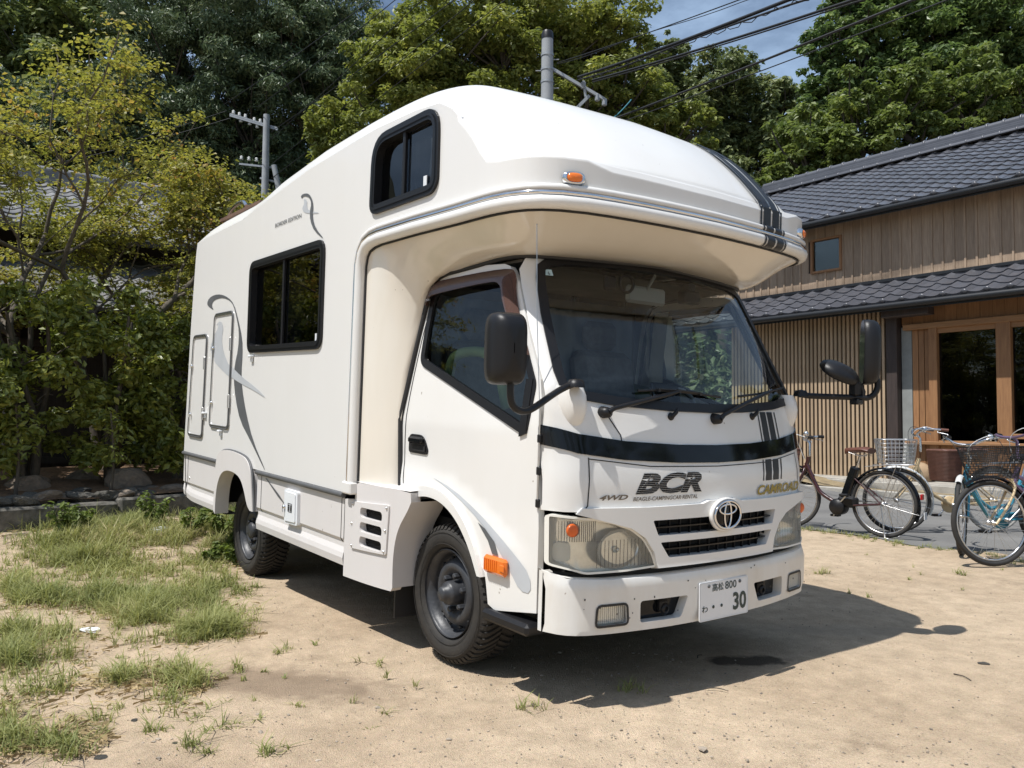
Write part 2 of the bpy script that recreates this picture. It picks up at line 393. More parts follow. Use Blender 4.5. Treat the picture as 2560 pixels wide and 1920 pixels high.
# ---- box sides
crease = [(-.75, 2.46), (-.80, 2.505), (-.91, 2.56), (-1.124, 2.582), (-1.516, 2.592), (-1.813, 2.582), (-2.4, 2.555), (-3.25, 2.472), (-3.55, 2.432), (-4.41, 2.416), (-4.66, 2.405)]
box_out = [(-4.835, .68), (-1.66, .68), (-1.66, 1.90), (-1.63, 1.975), (-1.56, 2.035), (-1.46, 2.055), (-.75, 2.055)]+crease+[(-4.69, 2.30), (-4.76, 1.74)]
win1 = rounded([(-3.335, 1.478), (-3.335, 2.085), (-2.12, 2.088), (-2.12, 1.474)], .075, 5)
win2 = rounded([(-1.545, 2.152), (-1.535, 2.535), (-.905, 2.54), (-.9, 2.158)], [.06, .14, .11, .08], 6)
sides = []
for sg in (-1, 1):
    g = G(); patch(g, box_out, [win1, win2] if sg < 0 else [win1], BM(sg), .12, depth=.04, flip=(sg > 0))
    sides.append(g.build('side_wall', M['shell'], van))
# ---- side windows of the box (frame, divider, panes, curtain)
def off_poly(poly, d):
    out = []; n = len(poly); A = sum(poly[i-1][0]*poly[i][1]-poly[i][0]*poly[i-1][1] for i in range(n)); s = 1 if A > 0 else -1
    for i in range(n):
        a = vv(*poly[i-1]); b = vv(*poly[(i+1) % n]); t = b-a; t /= np.linalg.norm(t)+1e-12; out.append(tuple(vv(*poly[i])-s*d*vv(-t[1], t[0])*-1*-1))
    return out
def box_window(out, div, sg, curtain=None, slid=0.0):
    inn = off_poly(out, -.036)
    xs = [p[0] for p in inn]; zs = [p[1] for p in inn]
    f = G(); patch(f, off_poly(out, .012), [inn], BM(sg), .08, off=.014, depth=.05, flip=(sg > 0))
    seg(f, off_poly(out, -.013), lambda x, z, o: BM(sg)(x, z, o+.006), .012, .014)
    fr = f.build('window', M['black'], van)
    d = G(); d.box((div, sg*.968, (min(zs)+max(zs))/2), (.024, .02, max(zs)-min(zs)+.03), bev=.004); d.build('window_divider', M['black'], fr)
    left = [p for p in inn if p[0] <= div]+[]
    def half(lo, hi):
        return [(min(max(p[0], lo), hi), p[1]) for p in inn]
    for lo, hi, yo in ((min(xs), div, .945), (div, max(xs), .958)):
        h = half(lo, hi); q = []
        for p in h:
            if not q or (abs(p[0]-q[-1][0])+abs(p[1]-q[-1][1])) > 1e-4: q.append(p)
        gg = G(); patch(gg, q, [], BM(sg, yo), .2, depth=.004, flip=(sg > 0)); gg.build('pane', M['gbunk'] if out is win2 else M['gdark'], fr)
    return fr
fr1 = box_window(win1, -2.745, -1); box_window(win1, -2.745, 1); fr2 = box_window(win2, -1.228, -1)
g = G(); g.box((-2.225, -.966, 1.535), (.022, .004, .045)); g.build('sticker', M['label'], fr1)
g = G(); g.box((-1.03, -.966, 2.225), (.03, .004, .05)); g.build('sticker', M['label'], fr2)
def curtain(x1, x2, z1, z2, y, wob, folds, name, m):
    g = G(); rows = []
    for i in range(25):
        t = i/24; x = x1+(x2-x1)*t; rows.append([(x+wob*math.sin(3*tt*3.1+t*2)*(1-tt), y+.016*math.sin(t*folds*6.28+tt), z1+(z2-z1)*tt) for tt in np.linspace(0, 1, 6)])
    g.grid(rows); return g.build(name, m, van)
curtain(-1.10, -.93, 2.17, 2.45, -.90, .02, 4, 'curtain', M['curt'])
curtain(-1.52, -1.12, 2.16, 2.53, -.80, .01, 5, 'curtain', M['curtb'])
curtain(-3.30, -2.80, 1.47, 2.09, -.82, .01, 6, 'curtain', M['curtb'])
# ---- roof shell: ribs from the crease over the bevel to the roof's spine
def zr(x): return float(IP(x, [-4.75, -4.6, -4.3, -3.6, -3.35, -3.05, -2.36, -1.75, -1.25, -1.0, -.75], [2.505, 2.545, 2.565, 2.58, 2.60, 2.655, 2.715, 2.735, 2.738, 2.715, 2.66]))
XS = [p[0] for p in crease[::-1]]; ZS = [p[1] for p in crease[::-1]]
SP = vv(-1.75, 0, 2.785)
def side_ctrl(x):
    h = float(IP(x, XS, ZS)); z = zr(x); spx = x if x < -1.75 else -1.75
    sp = vv(spx, 0, zr(spx)+.05)
    f = ss(-1.25, -.75, x)
    P = [vv(x, -.975, h), vv(x, -.968+.012*f, h+.006), vv(x-.01*f, -.945+.01*f, h+.03+.02*f), vv(x-.05*f, -.87, z-.01-.0*f), vv(x-.10*f, -.76, z+.004+.02*f)]
    P += [P[4]+(sp-P[4])*.45+vv(0, 0, .012), sp]
    return P
def nose_ctrl(x, y, h):
    k = abs(y)/.65
    P = [vv(x, y, h-.03), vv(x-.032, y*.990, h+.034), vv(x-.185, y*.985, h+.205), vv(x-.39, y*.955, h+.375), vv(x-.69, y*.84, h+.515-.01*k), vv(x-1.1, y*.5, h+.585-.01*k), SP]
    return P
nose = [(-.75, -.975, 2.46), (-.69, -.975, 2.405), (-.63, -.975, 2.342), (-.575, -.975, 2.27), (-.52, -.974, 2.212), (-.45, -.969, 2.199), (-.37, -.954, 2.197), (-.30, -.925, 2.196), (-.25, -.885, 2.194), (-.205, -.82, 2.192), (-.168, -.72, 2.19), (-.145, -.60, 2.188), (-.125, -.45, 2.185), (-.112, -.3, 2.182), (-.104, -.15, 2.18), (-.10, 0, 2.18)]
def lerp(a, b, t): return [p+(q-p)*t for p, q in zip(a, b)]
ribs = []
for x in np.linspace(-4.66, -.80, 40): ribs.append(side_ctrl(x))
# the station at x=-.75 closes the side and opens the nose
A = side_ctrl(-.75); iN = 11
Bn = nose_ctrl(*nose[iN])
for i, (x, y, h) in enumerate(nose):
    if i < iN:
        t = i/iN; t = t*t*(3-2*t)*.6+t*.4
        P = lerp(A, Bn, t); base = vv(x, y, h); n = vv(-.0, 1, 0) if x < -.5 else vv(-.5*min(1, (x+.5)/.25), 1-.5*min(1, (x+.5)/.25), 0)
        P[0] = base; P[1] = base+n*.022+vv(0, 0, .010); P[2] = P[2]*.85+(base+n*.1+vv(0, 0, .12))*.15
        ribs.append(P)
    else: ribs.append(nose_ctrl(x, y, h))
def densify(P):
    return [p for p in chaikin(P[:1]+[P[0]+(P[1]-P[0])*.5]+P[1:], 3)]
nS = 41
rows = [densify(P) for P in ribs]
for it in range(10):                                   # soften the plan corner of the slope
    new = [[p.copy() for p in r] for r in rows]
    for i in range(30, len(rows)-1):
        for j in range(12, len(rows[i])-1): new[i][j] = rows[i][j]*.5+(rows[i-1][j]+rows[i+1][j])*.25
    rows = new
g = G(); g.grid(rows[:nS], flip=True); g.grid([[p*vv(1, -1, 1) for p in r] for r in rows[:nS]], flip=False)
nr = []
for (x, y, h), r in zip(nose, rows[nS-1:]):
    nr.append([vv(x, y, 2.045+(r[0][2]-2.045)*t) for t in (0, .3, .6, .82, .93)]+r)
nr[0] = [nr[0][5].copy() for _ in range(5)]+nr[0][5:] if False else nr[0]
full = nr+[[p*vv(1, -1, 1) for p in r] for r in nr[-2::-1]]
g2_ = G(); g2_.grid(full, flip=True)
roof = g.build('roof_shell', M['shell'], van); g2_.build('nose_shell', M['shell'], van)
# rear wall
g = G(); zz = [(.30, -4.80), (.70, -4.875), (1.74, -4.80), (2.40, -4.70), (2.52, -4.66)]
rows = []
for z, x in zz:
    hw = .975 if z < 2.45 else .86
    rows.append([vv(x+.06, -hw, z), vv(x+.018, -hw+.012, z), vv(x, -hw+.05, z), vv(x, 0, z+(.05 if z > 2.5 else 0)), vv(x, hw-.05, z), vv(x+.018, hw-.012, z), vv(x+.06, hw, z)])
g.grid(rows, flip=False); g.build('rear_wall', M['shell'], van)
# stripes over the nose (three decal bands), taken along the centre ribs
def nose_pt(y, t):
    """point on the nose at lateral y, t in rib samples"""
    ys = [n_[1] for n_ in nose]; i = int(np.clip(np.searchsorted(ys, -abs(y))-1, iN, len(ys)-2)); f = (-abs(y)-ys[i])/(ys[i+1]-ys[i])
    return vv(*(np.array(nose[i])*(1-f)+np.array(nose[i+1])*f))
def stripe(g, ya, yb):
    rows = []
    A_ = densify(nose_ctrl(*nose_pt(ya, 0))); B_ = densify(nose_ctrl(*nose_pt(yb, 0)))
    for p, q in zip(A_[:38], B_[:38]):
        rows.append([p*vv(1, -1, 1)+vv(.004, 0, .004), q*vv(1, -1, 1)+vv(.004, 0, .004)])
    g.grid(rows); pa, pb = nose_pt(ya, 0), nose_pt(yb, 0)
    g.grid([[(pa[0]+.004, ya, z), (pb[0]+.004, yb, z)] for z in (2.040, 2.08, 2.12, 2.172)])
g = G()
for a, b in ((.345, .358), (.372, .435), (.452, .515), (.528, .541)): stripe(g, a, b)
g.build('nose_stripe', M['decal_k'], van)
# ---- white moulding with chrome line: up the corner, round the nose, down the other corner
mould = [(-1.715, -.975, .74, 1, 0), (-1.712, -.975, 1.2, 1, 0), (-1.705, -.975, 1.80, 1, 0), (-1.70, -.975, 1.90, .97, -.2), (-1.675, -.975, 1.975, .85, -.5), (-1.62, -.975, 2.03, .5, -.86), (-1.54, -.975, 2.055, .15, -1), (-1.45, -.975, 2.062, 0, -1), (-1.1, -.975, 2.064, 0, -1)]
mould += [(x, y, 2.06, 0, -1) for x, y, h in nose]
def mould_path(d, outw):
    P = []
    for i, (x, y, z, ix, iz) in enumerate(mould):
        a = mould[max(i-1, 0)]; b = mould[min(i+1, len(mould)-1)]; t = vv(b[0]-a[0], b[1]-a[1], 0)
        n = vv(0, -1, 0) if (i < 9 or np.linalg.norm(t) < 1e-6) else vv(t[1], -t[0], 0)/np.linalg.norm(t)
        if n[1] > 0 and i < 9: n = -n
        if i == len(mould)-1: n = vv(1, 0, 0)
        P.append(vv(x+ix*d, y, z+iz*d)+n*outw)
    P = P+[p*vv(1, -1, 1) for p in P[-2::-1]]; return P
g = G(); g.tube(mould_path(-.006, .004), .017, 8); g.tube(mould_path(.050, .002), .030, 10); mo = g.build('moulding', M['shell'], van)
g = G(); g.tube(mould_path(.016, .014), .0105, 8); g.build('chrome_strip', M['chrome'], mo)
g = G(); g.tube(mould_path(.082, -.016), .005, 6); g.build('seal', M['rub'], mo)
g = G()
for a, b in ((.345, .358), (.372, .435), (.452, .515), (.528, .541)):
    pa = nose_pt(a, 0); pb = nose_pt(b, 0)
    for zc, rr, oo in ((2.066, .0205, .004), (2.01, .0335, .002)):
        g.grid([[(p_[0]+oo+rr*math.cos(th), y_, zc+rr*math.sin(th)) for p_, y_ in ((pa, a), (pb, b))] for th in np.linspace(-1.6, 1.6, 10)])
g.build('moulding_stripe', M['decal_k'], mo)
for sg in (-1, 1):
    g = G(); g.box((-1.68, sg*.985, .715), (.10, .05, .065), bev=.008); g.build('moulding_clip', M['shell'], mo)
# ---- underside of the overhang and the cove behind the cab
outer = [p for p in mould_path(.078, -.018)]
half = len(outer)//2+1
inn = [(-1.375, -.85, .745), (-1.40, -.848, 1.1), (-1.285, -.80, 1.60), (-1.262, -.795, 1.68), (-1.245, -.785, 1.745), (-1.215, -.78, 1.79), (-1.17, -.775, 1.81), (-1.10, -.772, 1.82), (-.85, -.765, 1.832)]
tx = [(-.68, -.762), (-.66, -.762), (-.63, -.76), (-.60, -.757), (-.58, -.752), (-.56, -.742), (-.545, -.73), (-.53, -.71), (-.52, -.69), (-.507, -.65), (-.495, -.59), (-.48, -.5), (-.468, -.38), (-.46, -.25), (-.456, -.12), (-.455, 0)]
inn += [(x, y, 1.845+.03*(1-abs(y)/.762)) for x, y in tx]
rows = []
for i in range(half):
    o = outer[i]; q = vv(*inn[i]); r = []
    lw = 1 if i > 8 else 0
    for t in np.linspace(0, 1, 9):
        p = o+(q-o)*t
        if i > 6: p = p+vv(0, 0, -1)*.055*math.sin(math.pi*t)*min(1, (i-6)/4)+vv(0, 0, .0)
        else: p = p+vv(.3, -1, 0)*.018*math.sin(math.pi*t)
        r.append(p)
    rows.append(r)
for it in range(14):                                   # ease the fold over the door
    new = [[p.copy() for p in r] for r in rows]
    for i in range(1, len(rows)-1):
        for j in range(1, 8): new[i][j] = rows[i][j]*.4+(rows[i-1][j]+rows[i+1][j])*.2+(rows[i][j-1]+rows[i][j+1])*.1
    rows = new
rows = rows+[[p*vv(1, -1, 1) for p in r] for r in rows[-2::-1]]
g = G(); g.grid(rows, flip=False); g.build('overhang_underside', M['under'], van)
g = G(); P = [vv(*p)+vv(.004, -.004, 0) for p in inn]; P = P+[p*vv(1, -1, 1) for p in P[-2::-1]]; g.tube(P, .014, 6); g.build('cab_gasket', M['rub'], van)
# ---- dark grey side stripe, skirts, rear arch
skA = [(.985, .655), (.985, .665), (.972, .665), (.972, .655), (.968, .65), (.968, .43), (.956, .412), (.956, .382), (.966, .352), (.970, .325), (.964, .285), (.90, .262), (.80, .262)]
for sg in (-1, 1):
    for a, b in ((-4.845, -3.93), (-3.10, -1.768)):
        g = G(); n = len(skA); sl_ = (0.02 if a < -4 else 0)
        rows = []
        for i in range(9):
            t = i/8; x = a+(b-a)*t; ease = 1-.05*0
            drop = .04*max(0, 1-t*3)**2 if a < -4 else 0
            rows.append([(x+(.10*max(0, .42-z) if (i == 0 and a < -4) else 0), sg*y, z+drop*(z < .4)) for y, z in skA[4:]])
        g.grid(rows, smooth=False, flip=(sg > 0))
        lp_ = g.build('lower_panel', M['pod'], van)
        if sg < 0:
            for xs_ in ((-4.72, -4.0) if a < -4 else (-3.02, -1.80)): G().tube([(xs_, -.9688, .646), (xs_, -.9688, .43), (xs_, -.957, .410)], .0022, 4).build('panel_seam', M['black'], lp_)
            for xs_, zs_ in (((-4.70, .47), (-4.02, .47), (-4.02, .60)) if a < -4 else ()): G().lathe([(0, -.006), (.008, -.004), (.010, .002)], (xs_+.03, -.969, zs_), 'y', 10).build('latch', M['alu'], lp_)
        g = G(); g.tube([(a, sg*.976, .664), (b, sg*.976, .664)], .0155, 8); g.build('side_moulding', M['mould'], van)
    g = G()
    for xx in ((-4.70, -4.0, -2.98, -1.80) if sg < 0 else ()): pass
    arch_o = chaikin([(-3.93, .30), (-3.925, .55), (-3.905, .69), (-3.82, .755), (-3.66, .775), (-3.40, .765), (-3.24, .74), (-3.16, .66), (-3.125, .52), (-3.10, .40)], 2)
    arch_i = chaikin([(-3.15, .40), (-3.21, .43), (-3.28, .53), (-3.36, .598), (-3.48, .625), (-3.64, .63), (-3.77, .60), (-3.85, .52), (-3.885, .42), (-3.89, .28)], 2)
    poly = [tuple(p) for p in arch_o]+[tuple(p) for p in arch_i]
    g = G(); patch(g, poly, [], BM(sg), .05, off=.022, depth=.10, flip=(sg > 0)); ar = g.build('wheel_arch_trim', M['pod'], van)
    g = G(); g.tube([(p[0], sg*.982, p[1]) for p in arch_o], .009, 6); g.build('arch_seal', M['mould'], ar)
# pod between box and cab with its screwed vent plate
PODY = lambda x: .968-.05*max(0, (x+1.60)/.5)**2
def PM(sg): return lambda x, z, o=0.0: (x, sg*(PODY(x)+o), z)
pod = [(-1.762, .645), (-1.645, .655), (-1.642, .735), (-1.60, .748), (-1.25, .752), (-1.14, .742), (-1.135, .70)]+[tuple(p) for p in chaikin([(-1.16, .655), (-1.235, .55), (-1.262, .42), (-1.258, .265)], 2)]+[(-1.27, .248), (-1.758, .232)]
slots = [rounded([(-1.565, zc-.026), (-1.565, zc+.026), (-1.35, zc+.026), (-1.35, zc-.026)], .026, 5) for zc in (.601, .526, .452)]
vp = rounded([(-1.665, .40), (-1.66, .645), (-1.295, .668), (-1.31, .42)], .012, 3)
for sg in (-1, 1):
    g = G(); patch(g, pod, slots, PM(sg), .07, depth=.06, flip=(sg > 0)); pd = g.build('lower_pod', M['pod'], van)
    g = G(); g.grid([[(p[0], sg*(PODY(p[0])-t), p[1]) for t in (0, .06, .2)] for p in chaikin([(-1.135, .70), (-1.16, .655), (-1.235, .55), (-1.262, .42), (-1.258, .265)], 2)], flip=(sg > 0)); g.build('pod_return', M['pod'], pd)
    g = G(); g.grid([[(x, sg*PODY(x), .7505), (x, sg*.86, .755), (x, sg*.80, .755)] for x in np.linspace(-1.642, -1.145, 9)], flip=(sg < 0)); g.build('pod_top', M['pod'], pd)
    g = G(); patch(g, vp, slots, PM(sg), .06, off=.009, depth=.011, flip=(sg > 0)); v = g.build('vent_plate', M['pod'], pd)
    for zc in (.601, .526, .452):
        g = G(); g.box((-1.457, sg*.925, zc), (.24, .004, .07)); g.build('vent_backing', M['dark'], pd)
        g = G()
        for k in range(22): g.bar((-1.575+k*.0115, sg*.937, zc-.03), (-1.55+k*.0115, sg*.937, zc+.03), .003, .003); g.bar((-1.55+k*.0115, sg*.939, zc-.03), (-1.575+k*.0115, sg*.939, zc+.03), .003, .003)
        g.build('vent_mesh', M['black'], pd)
    for x, z in ((-1.648, .635), (-1.31, .652), (-1.655, .53), (-1.318, .54), (-1.65, .415), (-1.325, .435)):
        g = G(); g.lathe([(0.0, -.006), (.0055, -.004), (.007, .002)], (x, sg*(PODY(x)+.011), z), 'y', 10) if sg < 0 else g.lathe([(0, .006), (.0055, .004), (.007, -.002)], (x, sg*(PODY(x)+.011), z), 'y', 10)
        g.build('screw', M['alu'], pd)
# ---- hatches on the rear flank
def hatch(x1, x2, z1, z2, lean, name, hinge_hi):
    P = rounded([(x1-lean, z1), (x1, z2), (x2, z2), (x2-lean*.6, z1)], .06, 5)
    g = G(); patch(g, P, [off_poly(P, -.022)], BM(-1), .08, off=.013, depth=.013); h = g.build(name, M['alu'], van)
    g = G(); patch(g, off_poly(P, -.022), [], BM(-1), .15, off=.005, depth=.004); g.build('hatch_panel', M['shell'], h)
    g = G(); g.tube([(p[0], -.984, p[1]) for p in off_poly(P, -.004)], .0065, 6, closed=True); g.build('hatch_seal', M['mould'], h)
    H = z2-z1
    for zc in (z1+.24*H, z1+.72*H):
        g = G(); g.box((x2-lean*.3-.006, -.992, zc), (.016, .014, .10), bev=.003); g.build('hinge', M['alu'], h)
        g = G(); g.lathe([(0, -.012), (.012, -.010), (.014, 0)], (x1+.02-lean*.3, -.988, zc-.02), 'y', 12); g.box((x1+.022-lean*.3, -1.002, zc-.028), (.007, .006, .03)); g.build('latch', M['chrome'], h)
    return h
hatch(-4.64, -4.27, .815, 1.64, .075, 'hatch', 1); hatch(-4.105, -3.665, .915, 1.785, .04, 'hatch', 1)
for x, z in ((-3.25, 1.435), (-3.865, .89), (-4.262, 1.01)):
    g = G(); g.box((x, -.99, z+.008), (.05, .03, .016), bev=.004); g.box((x, -.983, z-.012), (.03, .014, .04), bev=.004); g.build('door_catch', M['label'], van)
# mains hook-up box on the flank
g = G(); patch(g, rounded([(-2.565, .405), (-2.575, .612), (-2.37, .612), (-2.362, .412)], .015, 3), [], BM(-1), .1, off=.012, depth=.03); hb = g.build('hookup_box', M['label'], van)
g = G(); patch(g, rounded([(-2.55, .42), (-2.558, .598), (-2.392, .598), (-2.385, .428)], .012, 3), [], BM(-1), .1, off=.018, depth=.006); g.build('hookup_lid', M['label'], hb)
g = G(); g.lathe([(0, -.01), (.010, -.008), (.012, .004)], (-2.545, -.998, .505), 'y', 12); g.box((-2.545, -1.005, .49), (.008, .006, .035)); g.build('latch', M['chrome'], hb)
g = G()
for x, z, a, b in ((-2.478, .52, .018, .010), (-2.478, .508, .018, .010), (-2.478, .495, .018, .014), (-2.448, .52, .016, .010), (-2.448, .508, .018, .010), (-2.448, .495, .016, .014)): g.box((x, -.9945, z), (a, .0016, b))
for q in ((-2.463, .533, .06, .002), (-2.463, .483, .06, .002), (-2.493, .508, .002, .05), (-2.433, .508, .002, .05)): g.box((q[0], -.9945, q[1]), (q[2], .0016, q[3]))
g.build('hookup_marking', M['decal_k'], hb)
# ---- painted graphics on the flank (flat print)
def decal(pts, m, off=.0022, smooth=1, name='flank_graphic', fm=None, res=.05):
    P = [tuple(p) for p in chaikin(pts, smooth, True)]
    g = G(); patch(g, P, [], fm or BM(-1), res, off=off); return g.build(name, m, van)
dk_o = [(-4.147, 1.816), (-4.283, 1.852), (-4.339, 1.881), (-4.291, 1.921), (-4.154, 1.938), (-3.981, 1.927), (-3.812, 1.89), (-3.683, 1.834), (-3.586, 1.726), (-3.477, 1.575), (-3.458, 1.464), (-3.471, 1.331), (-3.45, 1.231), (-3.351, 1.058), (-3.19, .868), (-2.94, .694)]
dk_i = [(-2.96, .694), (-3.24, .867), (-3.457, .988), (-3.574, 1.14), (-3.632, 1.297), (-3.617, 1.388), (-3.555, 1.499), (-3.548, 1.623), (-3.613, 1.727), (-3.69, 1.822), (-3.774, 1.864), (-3.922, 1.896), (-4.072, 1.902), (-4.187, 1.889), (-4.211, 1.854)]
decal(dk_o+dk_i, M['decal_d'])
decal([(-2.945, .640), (-2.93, .640), (-2.70, .558), (-2.565, .497), (-2.72, .545)], M['decal_d'], fm=BM(-1, .969), smooth=0)
lt = [(-4.147, 1.816), (-3.958, 1.729), (-3.878, 1.672), (-3.924, 1.592), (-3.877, 1.496), (-3.758, 1.401), (-3.441, 1.298), (-3.183, 1.234), (-2.935, 1.154), (-3.211, 1.212), (-3.469, 1.253), (-3.785, 1.32), (-4.053, 1.405), (-4.202, 1.504), (-4.189, 1.565), (-4.044, 1.656), (-3.983, 1.719)]
decal(lt, M['decal_l'], off=.0035)
hx = [(-4.085, 1.695), (-3.958, 1.729), (-3.885, 1.672), (-3.924, 1.592), (-3.877, 1.496), (-3.758, 1.401), (-3.71, 1.385), (-3.71, 1.30), (-3.785, 1.32), (-4.053, 1.405), (-4.09, 1.43), (-4.09, 1.63), (-4.044, 1.656), (-4.0, 1.70)]
decal(hx, M['decal_l'], off=.0068)
sd_o = [(-2.485, 2.395), (-2.501, 2.411), (-2.47, 2.420), (-2.398, 2.412), (-2.349, 2.387), (-2.312, 2.345), (-2.303, 2.302), (-2.310, 2.251), (-2.258, 2.178), (-2.117, 2.089)]
sd_i = [(-2.278, 2.166), (-2.342, 2.236), (-2.353, 2.294), (-2.333, 2.338), (-2.365, 2.380), (-2.433, 2.402), (-2.469, 2.402)]
decal(sd_o+sd_i, M['decal_d'], off=.003)
decal([(-2.456, 2.39), (-2.401, 2.369), (-2.403, 2.336), (-2.377, 2.303), (-2.181, 2.256), (-2.352, 2.280), (-2.448, 2.304), (-2.475, 2.334), (-2.441, 2.357)], M['decal_l'], off=.0022)
def text(body, height, fmap, u0, v0, name, m, parent, shear=0.0, bold=0.0, width=None, off=.003, sx=1.0, slope=0.0):
    """printed / moulded lettering, mapped onto a surface: u along the line, v up"""
    cu = bpy.data.curves.new('lettering', 'FONT'); cu.body = body; cu.size = 1; cu.shear = shear; cu.offset = bold; cu.resolution_u = 3; cu.fill_mode = 'FRONT'
    ob = bpy.data.objects.new('lettering', cu); COL.objects.link(ob); dg = bpy.context.evaluated_depsgraph_get(); me = ob.evaluated_get(dg).to_mesh()
    V = np.array([v.co[:2] for v in me.vertices]); F = [tuple(p.vertices) for p in me.polygons]; ob.evaluated_get(dg).to_mesh_clear()
    bpy.data.objects.remove(ob); bpy.data.curves.remove(cu)
    if len(V) == 0: return None
    V[:, 0] -= V[:, 0].min(); V[:, 1] -= V[:, 1].min(); s = height/V[:, 1].max(); V *= s; V[:, 0] *= sx
    if width: V[:, 0] *= width/V[:, 0].max()
    g = G(); P = [vv(*fmap(u0+p[0], v0+p[1]+slope*p[0], off)) for p in V]; fs = []
    N_ = vv(*fmap(u0+.01, v0, off+.01))-vv(*fmap(u0+.01, v0, off))
    for f in F:
        a, b, c = P[f[0]], P[f[1]], P[f[2]]; fs.append(f if np.dot(np.cross(b-a, c-a), N_) > 0 else f[::-1])
    g.add(P, fs); return g.build(name, m, parent)
text('BORDER EDITION', .026, BM(-1), -2.912, 2.278, 'lettering', M['decal_d'], van, width=.43, bold=.008)
